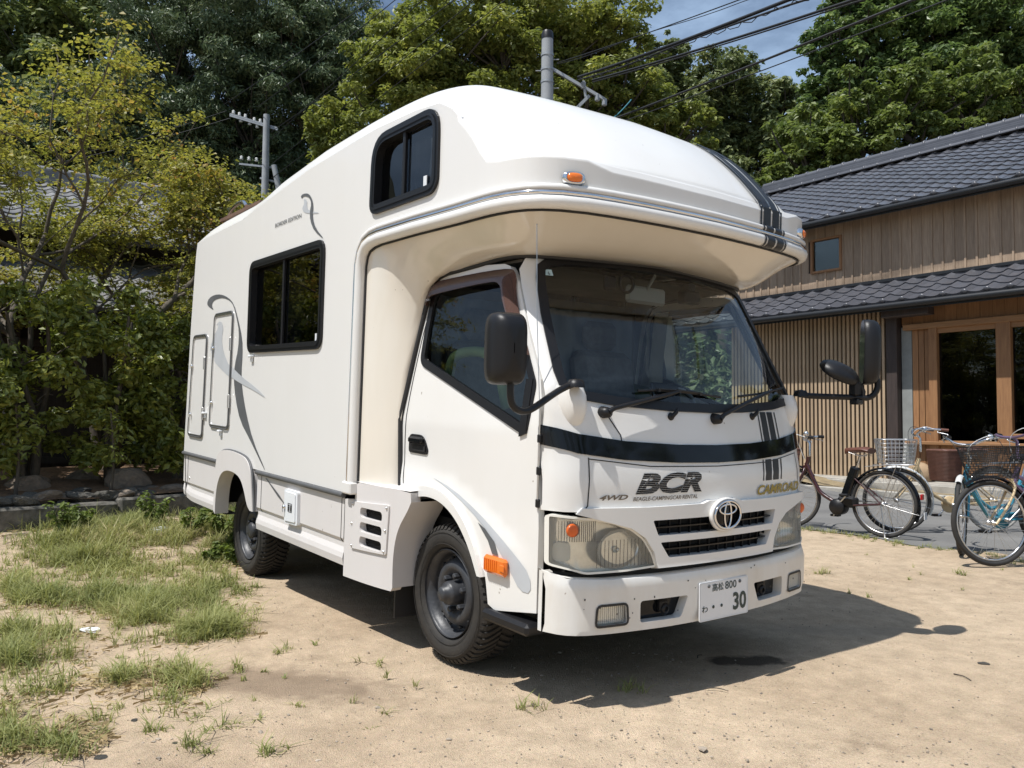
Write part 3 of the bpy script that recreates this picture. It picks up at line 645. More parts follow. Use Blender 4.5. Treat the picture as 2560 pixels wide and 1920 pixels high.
# ---- cab: doors
def door(sg):
    # outline in (x,z); the rear gap, the roof edge, the screen pillar, the wheel opening
    fe = lambda z: XE(z)-.006
    arch = [(-.60, .455), (-.672, .53), (-.757, .605), (-.853, .668), (-.965, .718), (-1.08, .736), (-1.20, .722)]
    out = [(-1.372, .752), (-1.398, .90), (-1.395, 1.15), (-1.305, 1.575), (-1.262, 1.72), (-1.20, 1.79), (-1.10, 1.812), (-.80, 1.826), (-.64, 1.815), (fe(1.78)-.05, 1.80), (fe(1.72), 1.72), (fe(1.6), 1.6), (fe(1.45), 1.45), (fe(1.3), 1.3), (fe(1.2), 1.2), (fe(1.1), 1.1), (fe(.9), .9), (-.258, .7), (-.256, .36), (-.52, .315), (-.57, .33)]+[(-.59, .42)]+arch[::-1][::-1]
    gl = rounded([(-1.262, 1.375), (-1.225, 1.765), (-.605, 1.772), (fe(1.72)-.05, 1.72), (fe(1.28)-.035, 1.28), (-.352, 1.08), (-.395, 1.08)], [.05, .10, .10, .05, .02, .02, .02], 5)
    f = CM(sg); fl = sg > 0
    g = G(); patch(g, out, [gl], lambda x, z: f(x, z), .045, depth=.03, flip=fl); d = g.build('cab_door', M['paint'], van)
    gi = off_poly(gl, -.032)
    g = G(); patch(g, off_poly(gl, .004), [gi], lambda x, z: f(x, z), .06, off=.006, depth=.02, flip=fl); wf = g.build('door_window_frame', M['black'], d)
    g = G(); patch(g, gi, [], lambda x, z: f(x, z), .12, off=-.006, flip=fl); g.build('door_glass', M['gside'], wf)
    # black sash at the front corner of the window
    g = G(); patch(g, [(-.352, 1.075), (-.398, 1.06), (fe(1.3)-.085, 1.3), (fe(1.3)-.04, 1.3)], [], lambda x, z: f(x, z), .08, off=.009, depth=.01, flip=fl); g.build('window_sash', M['black'], wf)
    # seam between door and rear pillar
    g = G(); seg(g, chaikin([(-1.33, .77), (-1.352, .9), (-1.35, 1.15), (-1.262, 1.56), (-1.21, 1.73), (-1.14, 1.788)], 2), f, .006, .0016, closed=False); g.build('door_seam', M['black'], d)
    # smoked rain visor over the window
    vo = chaikin([(-1.245, 1.665), (-1.238, 1.775), (-1.16, 1.79), (-.60, 1.795), (-.53, 1.765), (fe(1.66)-.035, 1.66), (fe(1.4)-.025, 1.40)], 2)
    vi = chaikin([(fe(1.4)-.055, 1.40), (fe(1.66)-.085, 1.64), (-.60, 1.725), (-.70, 1.735), (-1.15, 1.715), (-1.20, 1.70), (-1.215, 1.665)], 2)
    g = G(); n_ = len(vo); vi_ = vi[::-1]; rows = []
    for k in range(n_):
        a = vv(*f(*vo[k], .010)); b = vv(*f(*vi_[k], .042)); rows.append([a+(b-a)*t+vv(0, sg*.012*math.sin(math.pi*t), 0) for t in (0, .35, .7, 1)])
    g.grid(rows, flip=not fl); g.grid([[p+vv(0, -sg*.003, 0) for p in r] for r in rows], flip=fl); vz = g.build('rain_visor', M['smoke'], d)
    if sg < 0: text('TOYOTA', .010, lambda x, z, o=0.: f(x, z, .046+o), -1.222, 1.684, 'lettering', M['label'], vz, width=.05)
    # handle
    ho = rounded([(-1.305, .93), (-1.302, 1.022), (-1.165, 1.022), (-1.118, .945), (-1.135, .927)], [.02, .03, .05, .02, .02], 4)
    g = G(); patch(g, ho, [], lambda x, z: f(x, z), .08, off=.006, depth=.01, flip=fl); h = g.build('door_handle', M['black'], d)
    g = G(); g.box((-1.215, sg*(CY(-1.2, .97)+.02), .995), (.13, .022, .035), bev=.01); g.build('handle_grip', M['blackg'], h)
    g = G(); g.box((-1.20, sg*(CY(-1.2, .95)+.008), .955), (.12, .006, .028)); g.build('handle_recess', M['dark'], h)
    # flared trim round the front wheel opening
    ao = chaikin([(-1.265, .74), (-1.18, .772), (-1.05, .785), (-.92, .768), (-.78, .695), (-.67, .58), (-.605, .44)], 2)
    ai = chaikin([(-.63, .44), (-.70, .555), (-.80, .655), (-.92, .718), (-1.05, .738), (-1.17, .722), (-1.21, .70)], 2)
    g = G(); patch(g, [tuple(p) for p in ao]+[tuple(p) for p in ai], [], lambda x, z: f(x, z), .05, off=.022, depth=.12, flip=fl); g.build('wheel_arch_trim', M['paint'], d)
    # graphics on the wing
    if sg < 0:
        fm = lambda x, z, o=0.: f(x, z, o)
        arcl = [(-1.09, .832), (-.88, .79), (-.682, .716), (-.5, .63), (-.386, .565), (-.30, .505), (-.29, .43), (-.36, .43), (-.422, .50), (-.559, .625), (-.746, .722), (-.949, .798)]
        P = [tuple(p) for p in chaikin(arcl, 1, True)]; g = G(); patch(g, P, [], lambda x, z: f(x, z), .05, off=.0022); g.build('flank_graphic', M['decal_l'], d)
        P = [(-.66, .668), (-.606, .649), (-.533, .605), (-.502, .55), (-.545, .55), (-.58, .602)]; g = G(); patch(g, P, [], lambda x, z: f(x, z), .05, off=.004); g.build('flank_graphic', M['decal_d'], d)
    # side turn lamp
    y_ = CY(-.5, .51)
    g = G(); g.box((-.505, sg*(y_+.012), .508), (.16, .03, .075), bev=.012); li = g.build('side_turn_lamp', M['amber'], d)
    g = G()
    for k in range(7): g.box((-.565+k*.014, sg*(y_+.028), .508), (.004, .004, .05))
    g.box((-.44, sg*(y_+.028), .508), (.03, .006, .03), bev=.004); g.build('lamp_ribs', M['amber'], li)
    # black step under the corner
    g = G(); g.box((-.42, sg*.835, .292), (.32, .11, .05), bev=.014); g.build('step', M['black'], d)
    return d
door(-1); lab(door(1), None) if False else door(1)
# ---- cab front panel with the screen opening
scr = [(-.772, 1.262), (-.775, 1.335), (-.745, 1.585), (-.715, 1.745), (-.695, 1.80), (-.65, 1.832), (-.57, 1.85), (-.336, 1.866), (0, 1.870)]
scr = scr+[(-y, z) for y, z in scr[-2::-1]]+[(.725, 1.228), (.535, 1.203), (.25, 1.186), (0, 1.182), (-.25, 1.186), (-.535, 1.203), (-.725, 1.228)]
ftop = [(-wz(1.78)+.004, 1.78), (-.74, 1.83), (-.69, 1.862), (-.4, 1.895), (0, 1.90)]; ftop = ftop+[(-y, z) for y, z in ftop[-2::-1]]
side_pts = [(wz(z)-.002, z) for z in (1.7, 1.6, 1.5, 1.4, 1.3, 1.2, 1.1, 1.0, .9, .80)]
fout = ftop+side_pts+[(.845, .775), (.60, .775), (-.60, .775), (-.845, .775)]+[(-y, z) for y, z in side_pts[::-1]]
g = G(); patch(g, fout, [scr], FM, .05, depth=.025); cf = g.build('cab_front', M['paint'], van)
scr_i = off_poly(scr, -.034)
# keep the band wider along the base
g = G(); patch(g, off_poly(scr, .004), [scr_i], FM, .05, off=.008, depth=.02); sf = g.build('windshield_frame', M['black'], van)
g = G(); patch(g, scr_i, [], FM, .08, off=.002); g.build('windshield', M['gwind'], sf)
g = G(); patch(g, [(-.677, 1.757), (-.677, 1.783), (-.637, 1.786), (-.637, 1.757)], [], FM, .1, off=.005); st = g.build('inspection_sticker', mat('sticker_blue', (.45, .62, .66), .5), sf)
text('6', .016, FM, -.662, 1.762, 'lettering', M['decal_k'], st, off=.007)
# seams of the opening panel
g = G()
for s in (-1, 1):
    if s < 0: seg(g, [(s*.60, 1.178), (s*.535, 1.08), (s*.532, 1.04)], FM, .005, .0015, closed=False)
    seg(g, [(s*.698, .99), (s*.712, .80), (s*.72, .79)], FM, .005, .0015, closed=False)
seg(g, [(-.70, .985), (-.4, .952), (0, .945), (.4, .952), (.70, .985)], FM, .004, .0015, closed=False); g.build('panel_seam', M['black'], cf)
# black gloss band
bt = [(-.843, 1.116), (-.732, 1.083), (-.521, 1.055), (-.25, 1.040), (0, 1.036)]; bb = [(0, .960), (-.25, .964), (-.532, .979), (-.740, 1.006), (-.843, 1.038)]
band = bt+[(-y, z) for y, z in bt[-2::-1]]+[(-y, z) for y, z in bb[::-1]]+bb[1:]
g = G(); patch(g, band, [], FM, .05, off=.007, depth=.012); g.build('front_band', M['blackg'], cf)
# printed stripes on the panel
g = G()
for a, b in ((0, .05), (.13, .43), (.50, .80), (.91, .97)):
    g = G()
    L1 = lambda t, lo, hi: (lo[0]+(hi[0]-lo[0])*t, lo[1]+(hi[1]-lo[1])*t)
    patch(g, [(.372+.187*a, 1.042), (.370+.178*a, 1.186), (.370+.178*b, 1.186), (.372+.187*b, 1.042)], [], FM, .05, off=.002)
    g.build('front_stripe', M['decal_k'], cf); g = G()
    patch(g, [(.340+.187*a, .866), (.352+.19*a, .962), (.352+.19*b, .964), (.340+.187*b, .866)], [], FM, .05, off=.002); g.build('front_stripe', M['decal_k'], cf)
# lettering on the panel
mlogo, t_, o_ = nodes('striped_print')
pb = t_.nodes.new('ShaderNodeBsdfPrincipled'); tcx = t_.nodes.new('ShaderNodeTexCoord'); sx_ = t_.nodes.new('ShaderNodeSeparateXYZ'); mm = t_.nodes.new('ShaderNodeMath'); mm.operation = 'MULTIPLY'; mm.inputs[1].default_value = 132
f2 = t_.nodes.new('ShaderNodeMath'); f2.operation = 'FRACT'; g2 = t_.nodes.new('ShaderNodeMath'); g2.operation = 'GREATER_THAN'; g2.inputs[1].default_value = .90
mxx = t_.nodes.new('ShaderNodeMixRGB'); pb.inputs['Roughness'].default_value = .8; pb.inputs['Specular IOR Level'].default_value = .1; mxx.inputs[1].default_value = (.012, .011, .011, 1); mxx.inputs[2].default_value = (.74, .73, .70, 1)
t_.links.new(tcx.outputs['Object'], sx_.inputs[0]); t_.links.new(sx_.outputs[2], mm.inputs[0]); t_.links.new(mm.outputs[0], f2.inputs[0]); t_.links.new(f2.outputs[0], g2.inputs[0]); t_.links.new(g2.outputs[0], mxx.inputs[0]); t_.links.new(mxx.outputs[0], pb.inputs['Base Color']); t_.links.new(pb.outputs[0], o_.inputs[0])
text('BCR', .088, FM, -.488, .838, 'lettering', mlogo, cf, shear=.32, bold=.05, width=.37)
text('BEAGLE-CAMPINGCAR·RENTAL', .0165, FM, -.500, .812, 'lettering', M['badge'], cf, shear=.25, bold=.012, width=.355)
text('4WD', .021, FM, -.664, .820, 'lettering', M['badge'], cf, shear=.35, bold=.03, width=.137, off=.006)
text('CAMROAD', .045, FM, .285, .802, 'lettering', M['gold'], cf, shear=.3, bold=.03, width=.425, off=.006)
# ---- grille surround with two openings, slats, round emblem
go = [(-.757, .768), (-.735, .792), (-.44, .787), (-.13, .789)]; go = go+[(-.09, .80), (.09, .80)]+[(-y, z) for y, z in go[::-1]]
go += [(.70, .752), (.52, .705), (.45, .662), (.405, .600), (.385, .532)]; go += [(-y, z) for y, z in go[-1:-6:-1]]
h1 = [(-.413, .732), (.413, .732), (.385, .668), (-.385, .668)]; h2 = [(-.374, .640), (.374, .640), (.328, .575), (-.328, .575)]
g = G(); patch(g, go, [rounded(h1, .008, 2), rounded(h2, .008, 2)], FM, .04, off=.024, depth=.05); gr = g.build('grille', M['paint'], van)
g = G(); patch(g, [(-.44, .75), (.44, .75), (.40, .55), (-.40, .55)], [], FM, .08, off=-.035); g.build('grille_back', M['dark'], gr)
for z, hw in ((.700, .40), (.608, .355)):
    g = G(); rows = []
    for y in np.linspace(-hw, hw, 17): x, _, _ = FM(y, z); rows.append([(x-.02, y, z-.006), (x+.004, y, z-.004), (x+.006, y, z+.002), (x-.02, y, z+.004)])
    g.grid(rows, False); g.build('grille_slat', M['blackg'], gr)
g = G()
for k in range(13):
    y = -.36+k*.06; x = FX(y, .62); g.box((x-.012, y, .65), (.012, .004, .17))
g.build('grille_rib', M['black'], gr)
ex = FX(0, .735)+.03
def oval_scale(g):
    g.v = [(p[0], p[1], .738+(p[2]-.738)*.70) for p in g.v]; return g
g = G(); g.lathe([(0, .0), (.106, .0), (.105, .010), (.099, .016), (.092, .014)], (ex, 0, .738), 'x', 40); eb = oval_scale(g).build('emblem', M['paint'], gr)
g = G(); g.lathe([(0, .0135), (.093, .0135), (.093, .01)], (ex, 0, .738), 'x', 40); oval_scale(g).build('emblem_ground', M['blackg'], eb)
def oval(cz, ry, rz_, r): return [(ex+.017, ry*math.cos(a), .738+cz+rz_*math.sin(a)) for a in np.linspace(0, 2*math.pi, 41)[:-1]]
g = G(); g.tube(oval(0, .087, .060, 1), .0055, 8, closed=True); g.tube(oval(.024, .056, .021, 1), .0046, 8, closed=True); g.tube(oval(.0, .022, .056, 1), .0046, 8, closed=True); g.build('emblem_ovals', M['chrome'], eb)
# ---- headlights
for sg in (-1, 1):
    fm = lambda y, z, o=0.: FM(y, z, o)
    ho = [(-.838, .765), (-.689, .750), (-.60, .732), (-.513, .703), (-.45, .66), (-.405, .595), (-.384, .538), (-.55, .530), (-.721, .530), (-.838, .565)]
    ho = [(-sg*y*1.0, z) if sg > 0 else (y, z) for y, z in ho]
    if sg > 0: ho = [(abs(y), z) for y, z in ho]
    ho = rounded(ho, .015, 3)
    g = G(); patch(g, ho, [off_poly(ho, -.008)], FM, .05, off=.010, depth=.06); hl = g.build('headlight', M['cream'], van)
    g = G(); patch(g, off_poly(ho, -.007), [], FM, .06, off=.008); g.build('lens', M['glens'], hl)
    g = G(); patch(g, off_poly(ho, -.006), [], FM, .05, off=-.05); g.build('headlight_back', M['refl'], hl)
    cy_, cz_ = sg*.545, .612; xb = FX(cy_, cz_)
    g = G(); rows = []
    for r, dx in ((.012, -.075), (.03, -.072), (.055, -.06), (.075, -.045), (.088, -.028)):
        rows.append([(xb+dx-.16*0, cy_+r*1.35*math.cos(a), cz_+r*.92*math.sin(a)+.005) for a in np.linspace(0, 2*math.pi, 33)])
    g.grid(rows, flip=True); g.build('reflector', M['refl'], hl)
    g = G(); g.sphere((xb-.05, cy_, cz_), (.024, .014, .014)); g.build('bulb', M['refl'], hl)
    y2, z2 = sg*.745, .70; xa = FX(y2, z2)
    g = G(); patch(g, rounded([(y2-.075, z2-.045), (y2-.075, z2+.042), (y2+.075, z2+.042), (y2+.075, z2-.045)], .02, 3), [], FM, .04, off=-.03, depth=.02); g.build('indicator_reflector', M['refl'], hl)
    g = G(); g.sphere((xa-.012, y2+sg*.02, z2+.004), (.018, .034, .028)); g.build('indicator_bulb', M['amberd'], hl)
    g = G()
    for k in range(17): yy = y2-.066+k*.00825; g.bar((FX(yy, z2)+.003, yy, z2-.042), (FX(yy, z2)+.003, yy, z2+.04), .0022, .0022)
    for k in range(15): yy = cy_-.125+k*.018; g.bar((FX(yy, .6)+.003, yy, .552), (FX(yy, .6)+.003, yy, .66), .0018, .0018)
    g.build('lens_ribs', M['glens'], hl)
    g = G(); patch(g, rounded([(sg*.80-.03, .575), (sg*.80-.03, .65), (sg*.80+.03, .65), (sg*.80+.03, .575)], .02, 3), [], FM, .04, off=-.03, depth=.02); g.build('indicator_reflector', M['cream'], hl)
# dark gap under the lamps
g = G(); patch(g, [(-.83, .537), (.83, .537), (.83, .49), (-.83, .49)], [], FM, .06, off=-.03); g.build('front_gap', M['dark'], van)
# ---- bumper
def BX(y, z): return FX(max(-.845, min(.845, y)), .35)+.02
def BF(y, z, o=0.): return (BX(y, z)+o-(.012 if z < .31 else 0)-(.02*(z-.47)/.05 if z > .47 else 0), y, z)
bo_t = [(-.843, .538), (-.79, .516), (-.627, .505), (-.338, .503), (0, .505)]; bo_b = [(0, .290), (-.338, .288), (-.627, .290), (-.79, .294), (-.843, .298)]
bo = bo_t+[(-y, z) for y, z in bo_t[-2::-1]]+[(-y, z) for y, z in bo_b[::-1]]+bo_b[1:]
fog = rounded([(-.690, .325), (-.684, .408), (-.546, .408), (-.540, .326)], .018, 3); itk = rounded([(-.479, .323), (-.480, .411), (-.222, .411), (-.262, .323)], .015, 3)
mir = lambda P: [(-y, z) for y, z in P]
g = G(); patch(g, bo, [fog, itk, mir(fog), mir(itk)], BF, .04, depth=.05); bu = g.build('bumper', M['bump_w'], van)
g = G(); rows = []
for y in np.linspace(-.843, .843, 41):
    zt = float(IP(abs(y), [0, .338, .627, .79, .843], [.505, .503, .505, .516, .538])); x = BF(y, zt)[0]; rows.append([(x, y, zt), (x-.01, y, zt+.004), (x-.09, y, zt+.002)])
g.grid(rows, flip=False); g.build('bumper_top', M['bump_w'], bu)
for sg in (-1, 1):
    g = G(); xx = BX(.845, .4); rows = [[(x, sg*(.846+.0*i), z) for z in (.298, .35, .45, .538)] for i, x in enumerate((xx+.002, xx-.02))]; g.grid(rows, flip=(sg < 0)); g.build('bumper_end', M['bump_w'], bu)
    P = fog if sg < 0 else mir(fog); Q = itk if sg < 0 else mir(itk)
    g = G(); patch(g, off_poly(P, -.004), [], BF, .05, off=-.012); fl_ = g.build('fog_lamp', M['glens'], bu)
    g = G(); patch(g, P, [], BF, .05, off=-.032); g.build('fog_reflector', M['refl'], bu)
    g = G()
    ys = sorted([p[0] for p in P])
    for k in range(14): yy = ys[0]+.014+k*(ys[-1]-ys[0]-.028)/13; g.bar((BF(yy, .36)[0]-.010, yy, .334), (BF(yy, .36)[0]-.010, yy, .40), .0022, .0022)
    g.build('fog_lamp_ribs', M['cream'], bu)
    g = G(); seg(g, P, BF, .010, .003); g.build('fog_seal', M['rub'], bu)
    g = G(); patch(g, Q, [], BF, .05, off=-.045); g.build('intake_back', M['blackg'], bu)
    ty = sg*.33; g = G(); g.box((-.055, ty, .372), (.03, .05, .05), bev=.008); g.lathe([(.012, 0), (.026, .006), (.012, .012)], (-.045, ty, .36), 'x', 14); g.build('tow_hook', M['black'], bu)
g = G()
for k in range(26):
    y = -.8+1.6*rnd.random(); z = .33+.16*rnd.random(); x = BF(y, z)[0]+.001; r = .0016+.002*rnd.random(); g.box((x, y, z), (.001, r*2, r*2*(.6+rnd.random())))
g.build('stone_chip', M['decal_k'], bu)
# number plate
PLX = -.001
def PLM(u, v, o=0.): return (PLX+.006+o-.03*(v-.372), u, v)
g = G(); patch(g, rounded([(-.165, .2895), (-.165, .4545), (.165, .4545), (.165, .2895)], .008, 3), [], PLM, .1, off=.0, depth=.004, back=True); pl = g.build('number_plate', M['plate'], bu)
g = G(); seg(g, rounded([(-.161, .2935), (-.161, .4505), (.161, .4505), (.161, .2935)], .008, 3), PLM, .003, .0015); g.build('plate_rim', M['label'], pl)
text('高松', .034, PLM, -.082, .410, 'lettering', M['plate_g'], pl, width=.075, bold=.012, off=.0015)
text('800', .034, PLM, .004, .411, 'lettering', M['plate_g'], pl, width=.078, bold=.01, off=.0015)
text('わ', .028, PLM, -.150, .327, 'lettering', M['plate_g'], pl, width=.038, bold=.012, off=.0015)
text('30', .078, PLM, .058, .313, 'lettering', M['plate_g'], pl, width=.093, bold=.03, off=.0015)
g = G()
for u in (-.075, -.02): g.lathe([(0, .0022), (.007, .0022), (.007, 0)], PLM(u, .345), 'x', 14)
g.build('lettering', M['plate_g'], pl)
for u in (-.105, .105):
    g = G(); g.lathe([(0, .006), (.007, .004), (.008, 0)], PLM(u, .436), 'x', 12); g.build('plate_screw', M['mould'], pl)
# ---- marker lamps on the nose
for sg in (-1, 1):
    y = sg*.775; q = nose_pt(.775, 0) if False else vv(-.19, -.775, 2.105); c = vv(-.193, y, 2.108); nrm_ = vv(.93, sg*.37, 0); tx_ = vv(-.37*sg, .93, 0)
    g = G()
    for rr, hh in ((1.0, .0), (.92, .018), (.62, .026)): pass
    rows = []
    for s_, o_2 in ((1.0, -.01), (1.0, .008), (.86, .022), (.70, .027), (.62, .024)):
        rows.append([c+tx_*(.052*math.copysign(abs(math.cos(a))**.7, math.cos(a))*(s_ if s_ == 1 else s_))+vv(0, 0, 1)*(.029*math.copysign(abs(math.sin(a))**.8, math.sin(a))*s_)+nrm_*o_2 for a in np.linspace(0, 2*math.pi, 29)])
    g.grid(rows, flip=(False)); ml = g.build('marker_lamp', M['chrome'], van)
    g = G(); rows = []
    for s_, o_2 in ((.66, .02), (.6, .029), (.35, .034), (.02, .035)):
        rows.append([c+tx_*(.052*math.copysign(abs(math.cos(a))**.7, math.cos(a))*s_)+vv(0, 0, 1)*(.029*math.copysign(abs(math.sin(a))**.8, math.sin(a))*s_)+nrm_*o_2 for a in np.linspace(0, 2*math.pi, 25)])
    g.grid(rows); g.build('marker_lens', M['amber'], ml)
# ---- mirrors
def stay_boss(sg):
    g = G(); rows = []
    for z, hw, pr in ((1.275, .052, .062), (1.24, .056, .064), (1.20, .054, .058), (1.165, .046, .044), (1.13, .032, .022), (1.105, .014, .0)):
        yc = sg*(.735); rows.append([(FX(yc+hw*math.sin(a)*1.0, z)-.01+pr*math.cos(a)**1 if abs(a) < 1.56 else FX(yc+hw*math.sin(a), z)-.01, yc+hw*math.sin(a), z) for a in np.linspace(-1.57, 1.57, 13)])
    g.grid(rows, flip=True); g.add(rows[0], [tuple(range(13))])
    return g.build('mirror_boss', M['paint'], van)
for sg in (-1, 1):
    stay_boss(sg)
    g = G(); g.lathe([(0, .035), (.028, .030), (.036, .012), (.038, 0)], (-.15, sg*.765, 1.27), 'z', 16); g.build('mirror_pivot', M['black'], van)
near = [(-.15, -.772, 1.285), (-.160, -.814, 1.268), (-.144, -.887, 1.239), (-.124, -.991, 1.186), (-.112, -1.051, 1.168), (-.103, -1.104, 1.181), (-.101, -1.126, 1.216), (-.103, -1.124, 1.30)]
g = G(); g.tube(chaikin(near, 2), .0135, 10); ma = g.build('mirror_arm', M['black'], van)
def mirror_head(c, hw, hh, dp, yawd, name, parent, e=.42):
    g = G(); rows = []; c = vv(*c); yw = R(yawd); ax = vv(math.cos(yw), math.sin(yw), 0); wx = vv(-math.sin(yw), math.cos(yw), 0)
    for t, s_ in ((-1.0, .96), (-.96, 1.0), (-.4, 1.0), (.1, .97), (.5, .86), (.8, .66), (.97, .35), (1.0, .02)):
        r = []
        for a in np.linspace(0, 2*math.pi, 33):
            ca, sa = math.cos(a), math.sin(a)
            r.append(c+ax*(t*dp)+wx*(hw*s_*math.copysign(abs(ca)**e, ca))+vv(0, 0, 1)*(hh*(s_**.5)*math.copysign(abs(sa)**e, sa)))
        rows.append(r)
    g.grid(rows, flip=True); h = g.build(name, M['black'], parent)
    g = G(); g.add(rows[0][:-1], [tuple(range(32))]); g.build('mirror_glass', M['chrome'], h); return h
mirror_head((-.108, -1.136, 1.401), .073, .134, .058, -14, 'mirror_housing', ma)
far = [(-.16, .772, 1.280), (-.150, .80, 1.278), (-.133, .826, 1.274), (.015, 1.022, 1.274), (.048, 1.066, 1.272), (.068, 1.094, 1.300), (.074, 1.104, 1.345), (.062, 1.092, 1.40)]
g = G(); g.tube(chaikin(far, 1), .0155, 10); mb = g.build('mirror_arm', M['black'], van)
mirror_head((.046, 1.080, 1.508), .085, .168, .045, 38, 'mirror_housing', mb, .62)
g = G(); rows = []
ca_ = vv(-.102, .877, 1.437); cb_ = vv(.007, 1.017, 1.366); dd = (cb_-ca_); L_ = np.linalg.norm(dd); dd /= L_; nv = vv(.75, -.1, .9); nv -= dd*np.dot(dd, nv); nv /= np.linalg.norm(nv); pp = np.cross(dd, nv)
cc_ = (ca_+cb_)/2
for t, s_ in ((-.016, .94), (-.01, 1), (.01, .98), (.028, .75), (.04, .35), (.043, .02)):
    rows.append([cc_+dd*(L_*.56*s_*math.copysign(abs(math.cos(a))**.8, math.cos(a)))+pp*(.075*s_*math.sin(a))+nv*t for a in np.linspace(0, 2*math.pi, 25)])
g.grid(rows, flip=True); g.add(rows[0][:-1], [tuple(range(24))]); g.build('under_mirror', M['black'], mb)
g = G(); g.tube([cb_+vv(0, -.01, 0), (.02, 1.034, 1.335), (.03, 1.044, 1.304), (.026, 1.04, 1.262)], .011, 8); g.build('mirror_bracket', M['black'], mb)
g = G(); g.box((.004, 1.008, 1.318), (.05, .055, .075), bev=.01); g.build('mirror_clamp', M['black'], mb)
g = G(); g.box((.01, 1.012, 1.252), (.05, .055, .03), bev=.006); g.build('mirror_clamp', M['black'], mb)
# ---- wipers, washer nozzles, aerial
def wiper(piv, arm, blade):
    g = G(); P = vv(*FM(*piv, .0)); g.lathe([(0, .046), (.020, .042), (.024, .02), (.026, 0)], P+vv(-.006, 0, 0), 'x', 14); wp = g.build('wiper', M['black'], van)
    g = G(); A_ = [vv(*FM(y, z, o)) for y, z, o in arm]
    g.tube(A_, [.013]+[.010]*(len(A_)-2)+[.006], 8); g.build('wiper_arm', M['black'], wp)
    g = G(); B_ = [vv(*FM(y, z, .018)) for y, z in blade]; g.tube(B_, .006, 6); g.tube([p+vv(.014, 0, .004) for p in B_[1:-1]], .0045, 6)
    for k in range(1, len(B_)-1): g.box(B_[k]+vv(.008, 0, 0), (.02, .014, .014))
    g.build('wiper_blade', M['rub'], wp)
wiper((-.605, 1.172), [(-.605, 1.175, .035), (-.583, 1.190, .042), (-.425, 1.225, .042), (-.281, 1.255, .04), (-.2, 1.270, .03)], [(-.424, 1.266), (-.317, 1.272), (-.199, 1.270), (-.074, 1.262), (.074, 1.252)])
wiper((.018, 1.152), [(.018, 1.153, .035), (.041, 1.172, .042), (.18, 1.214, .042), (.369, 1.262, .04), (.517, 1.286, .03)], [(.215, 1.258), (.412, 1.274), (.58, 1.294), (.70, 1.310)])
for y, z in ((-.255, 1.160), (.316, 1.165)):
    P = vv(*FM(y, z)); g = G(); g.lathe([(0, .012), (.016, .008), (.018, 0)], P, 'x', 12); g.tube([P+vv(.008, 0, 0), P+vv(.022, .012, .02), P+vv(.018, .024, .036)], [.010, .009, .004], 8); g.build('washer_nozzle', M['black'], van)
g = G(); g.tube([(-.262, -.852, .80), (-.262, -.852, 1.20)], .0045, 6); g.tube([(-.264, -.853, 1.18), (-.30, -.853, 1.56), (-.322, -.85, 1.93)], .0018, 6); g.sphere((-.322, -.85, 1.932), .004, 6, 4); ae = g.build('aerial', M['alu'], van)
for z in (.80, .93, 1.06): G().box((-.262, -.850, z), (.02, .016, .035), bev=.004).build('aerial_clip', M['black'], ae)
# ---- cab inside
g = G()
g.box((-1.38, 0, 1.25), (.02, 1.60, 1.1)); g.box((-.85, 0, .77), (1.1, 1.6, .02)); g.box((-.95, 0, 1.83), (.75, 1.45, .012))
g.build('cab_lining', M['inter'], van)
g = G(); rows = []
for y in np.linspace(-.78, .78, 27):
    xf = FX(y, 1.20)-.035; hump = .05*math.exp(-((y+.42)/.17)**2)
    rows.append([(xf, y, 1.195), (xf-.10, y, 1.20), (xf-.24, y, 1.185+hump*.6), (xf-.34, y, 1.17+hump), (xf-.42, y, 1.12+hump*.6), (xf-.44, y, .8)])
g.grid(rows, flip=False); da = g.build('dashboard', M['dash'], van)
g = G(); g.box((-.42, .06, 1.245), (.02, .19, .14), Matrix.Rotation(R(-15), 3, 'Y'), bev=.006); g.build('tablet', M['blackg'], van)
g = G(); cx_ = vv(-.62, .32, 1.10)
g.tube([cx_+vv(.10*math.sin(a)*.45, .185*math.cos(a), .185*math.sin(a)) for a in np.linspace(0, 2*math.pi, 29)[:-1]], .014, 8, closed=True); g.tube([cx_+vv(0, -.18, 0), cx_, cx_+vv(0, .18, 0)], .018, 6); g.sphere(cx_, (.03, .06, .05)); g.build('steering_wheel', M['dash'], van)
for y in (-.42, .42):
    g = G(); g.box((-.98, y, .86), (.5, .48, .16), bev=.05); g.box((-1.22, y, 1.20), (.14, .46, .62), Matrix.Rotation(R(-12), 3, 'Y'), bev=.05); st = g.build('seat', M['seat'], van)
    g = G(); g.box((-1.29, y, 1.60), (.09, .27, .17), bev=.04); g.build('headrest', M['seat'], st)
for y in (-.18, .10, .5):
    curtain(-1.34, -1.33, 1.1, 1.78, y, .0, 1, 'curtain', M['curtb']) if False else None
g = G(); rows = []
for i in range(41):
    t = i/40; rows.append([(-1.33+.018*math.sin(t*70), -.72+1.44*t, z) for z in (1.05, 1.4, 1.74)])
g.grid(rows); g.build('cab_curtain', M['curtb'], van)
g = G(); rows = [[(-1.18+.5*t, .775, 1.70+.06), (-1.18+.5*t, .735, 1.4), (-1.18+.5*t, .77, 1.10)] for t in (0, .08, .16, .24)]; g.grid([[(x+.0, y-.01*(k % 2), z) for (x, y, z) in r] for k, r in enumerate(rows)]); g.build('side_curtain', M['curt'], van)
g = G(); g.box((-.50, -.02, 1.735), (.03, .27, .085), bev=.018); g.tube([(-.44, -.02, 1.83), (-.48, -.02, 1.78), (-.495, -.02, 1.745)], .008, 6); rm = g.build('rear_view_mirror', mat('mirror_back', (.42, .40, .36), .5), van)
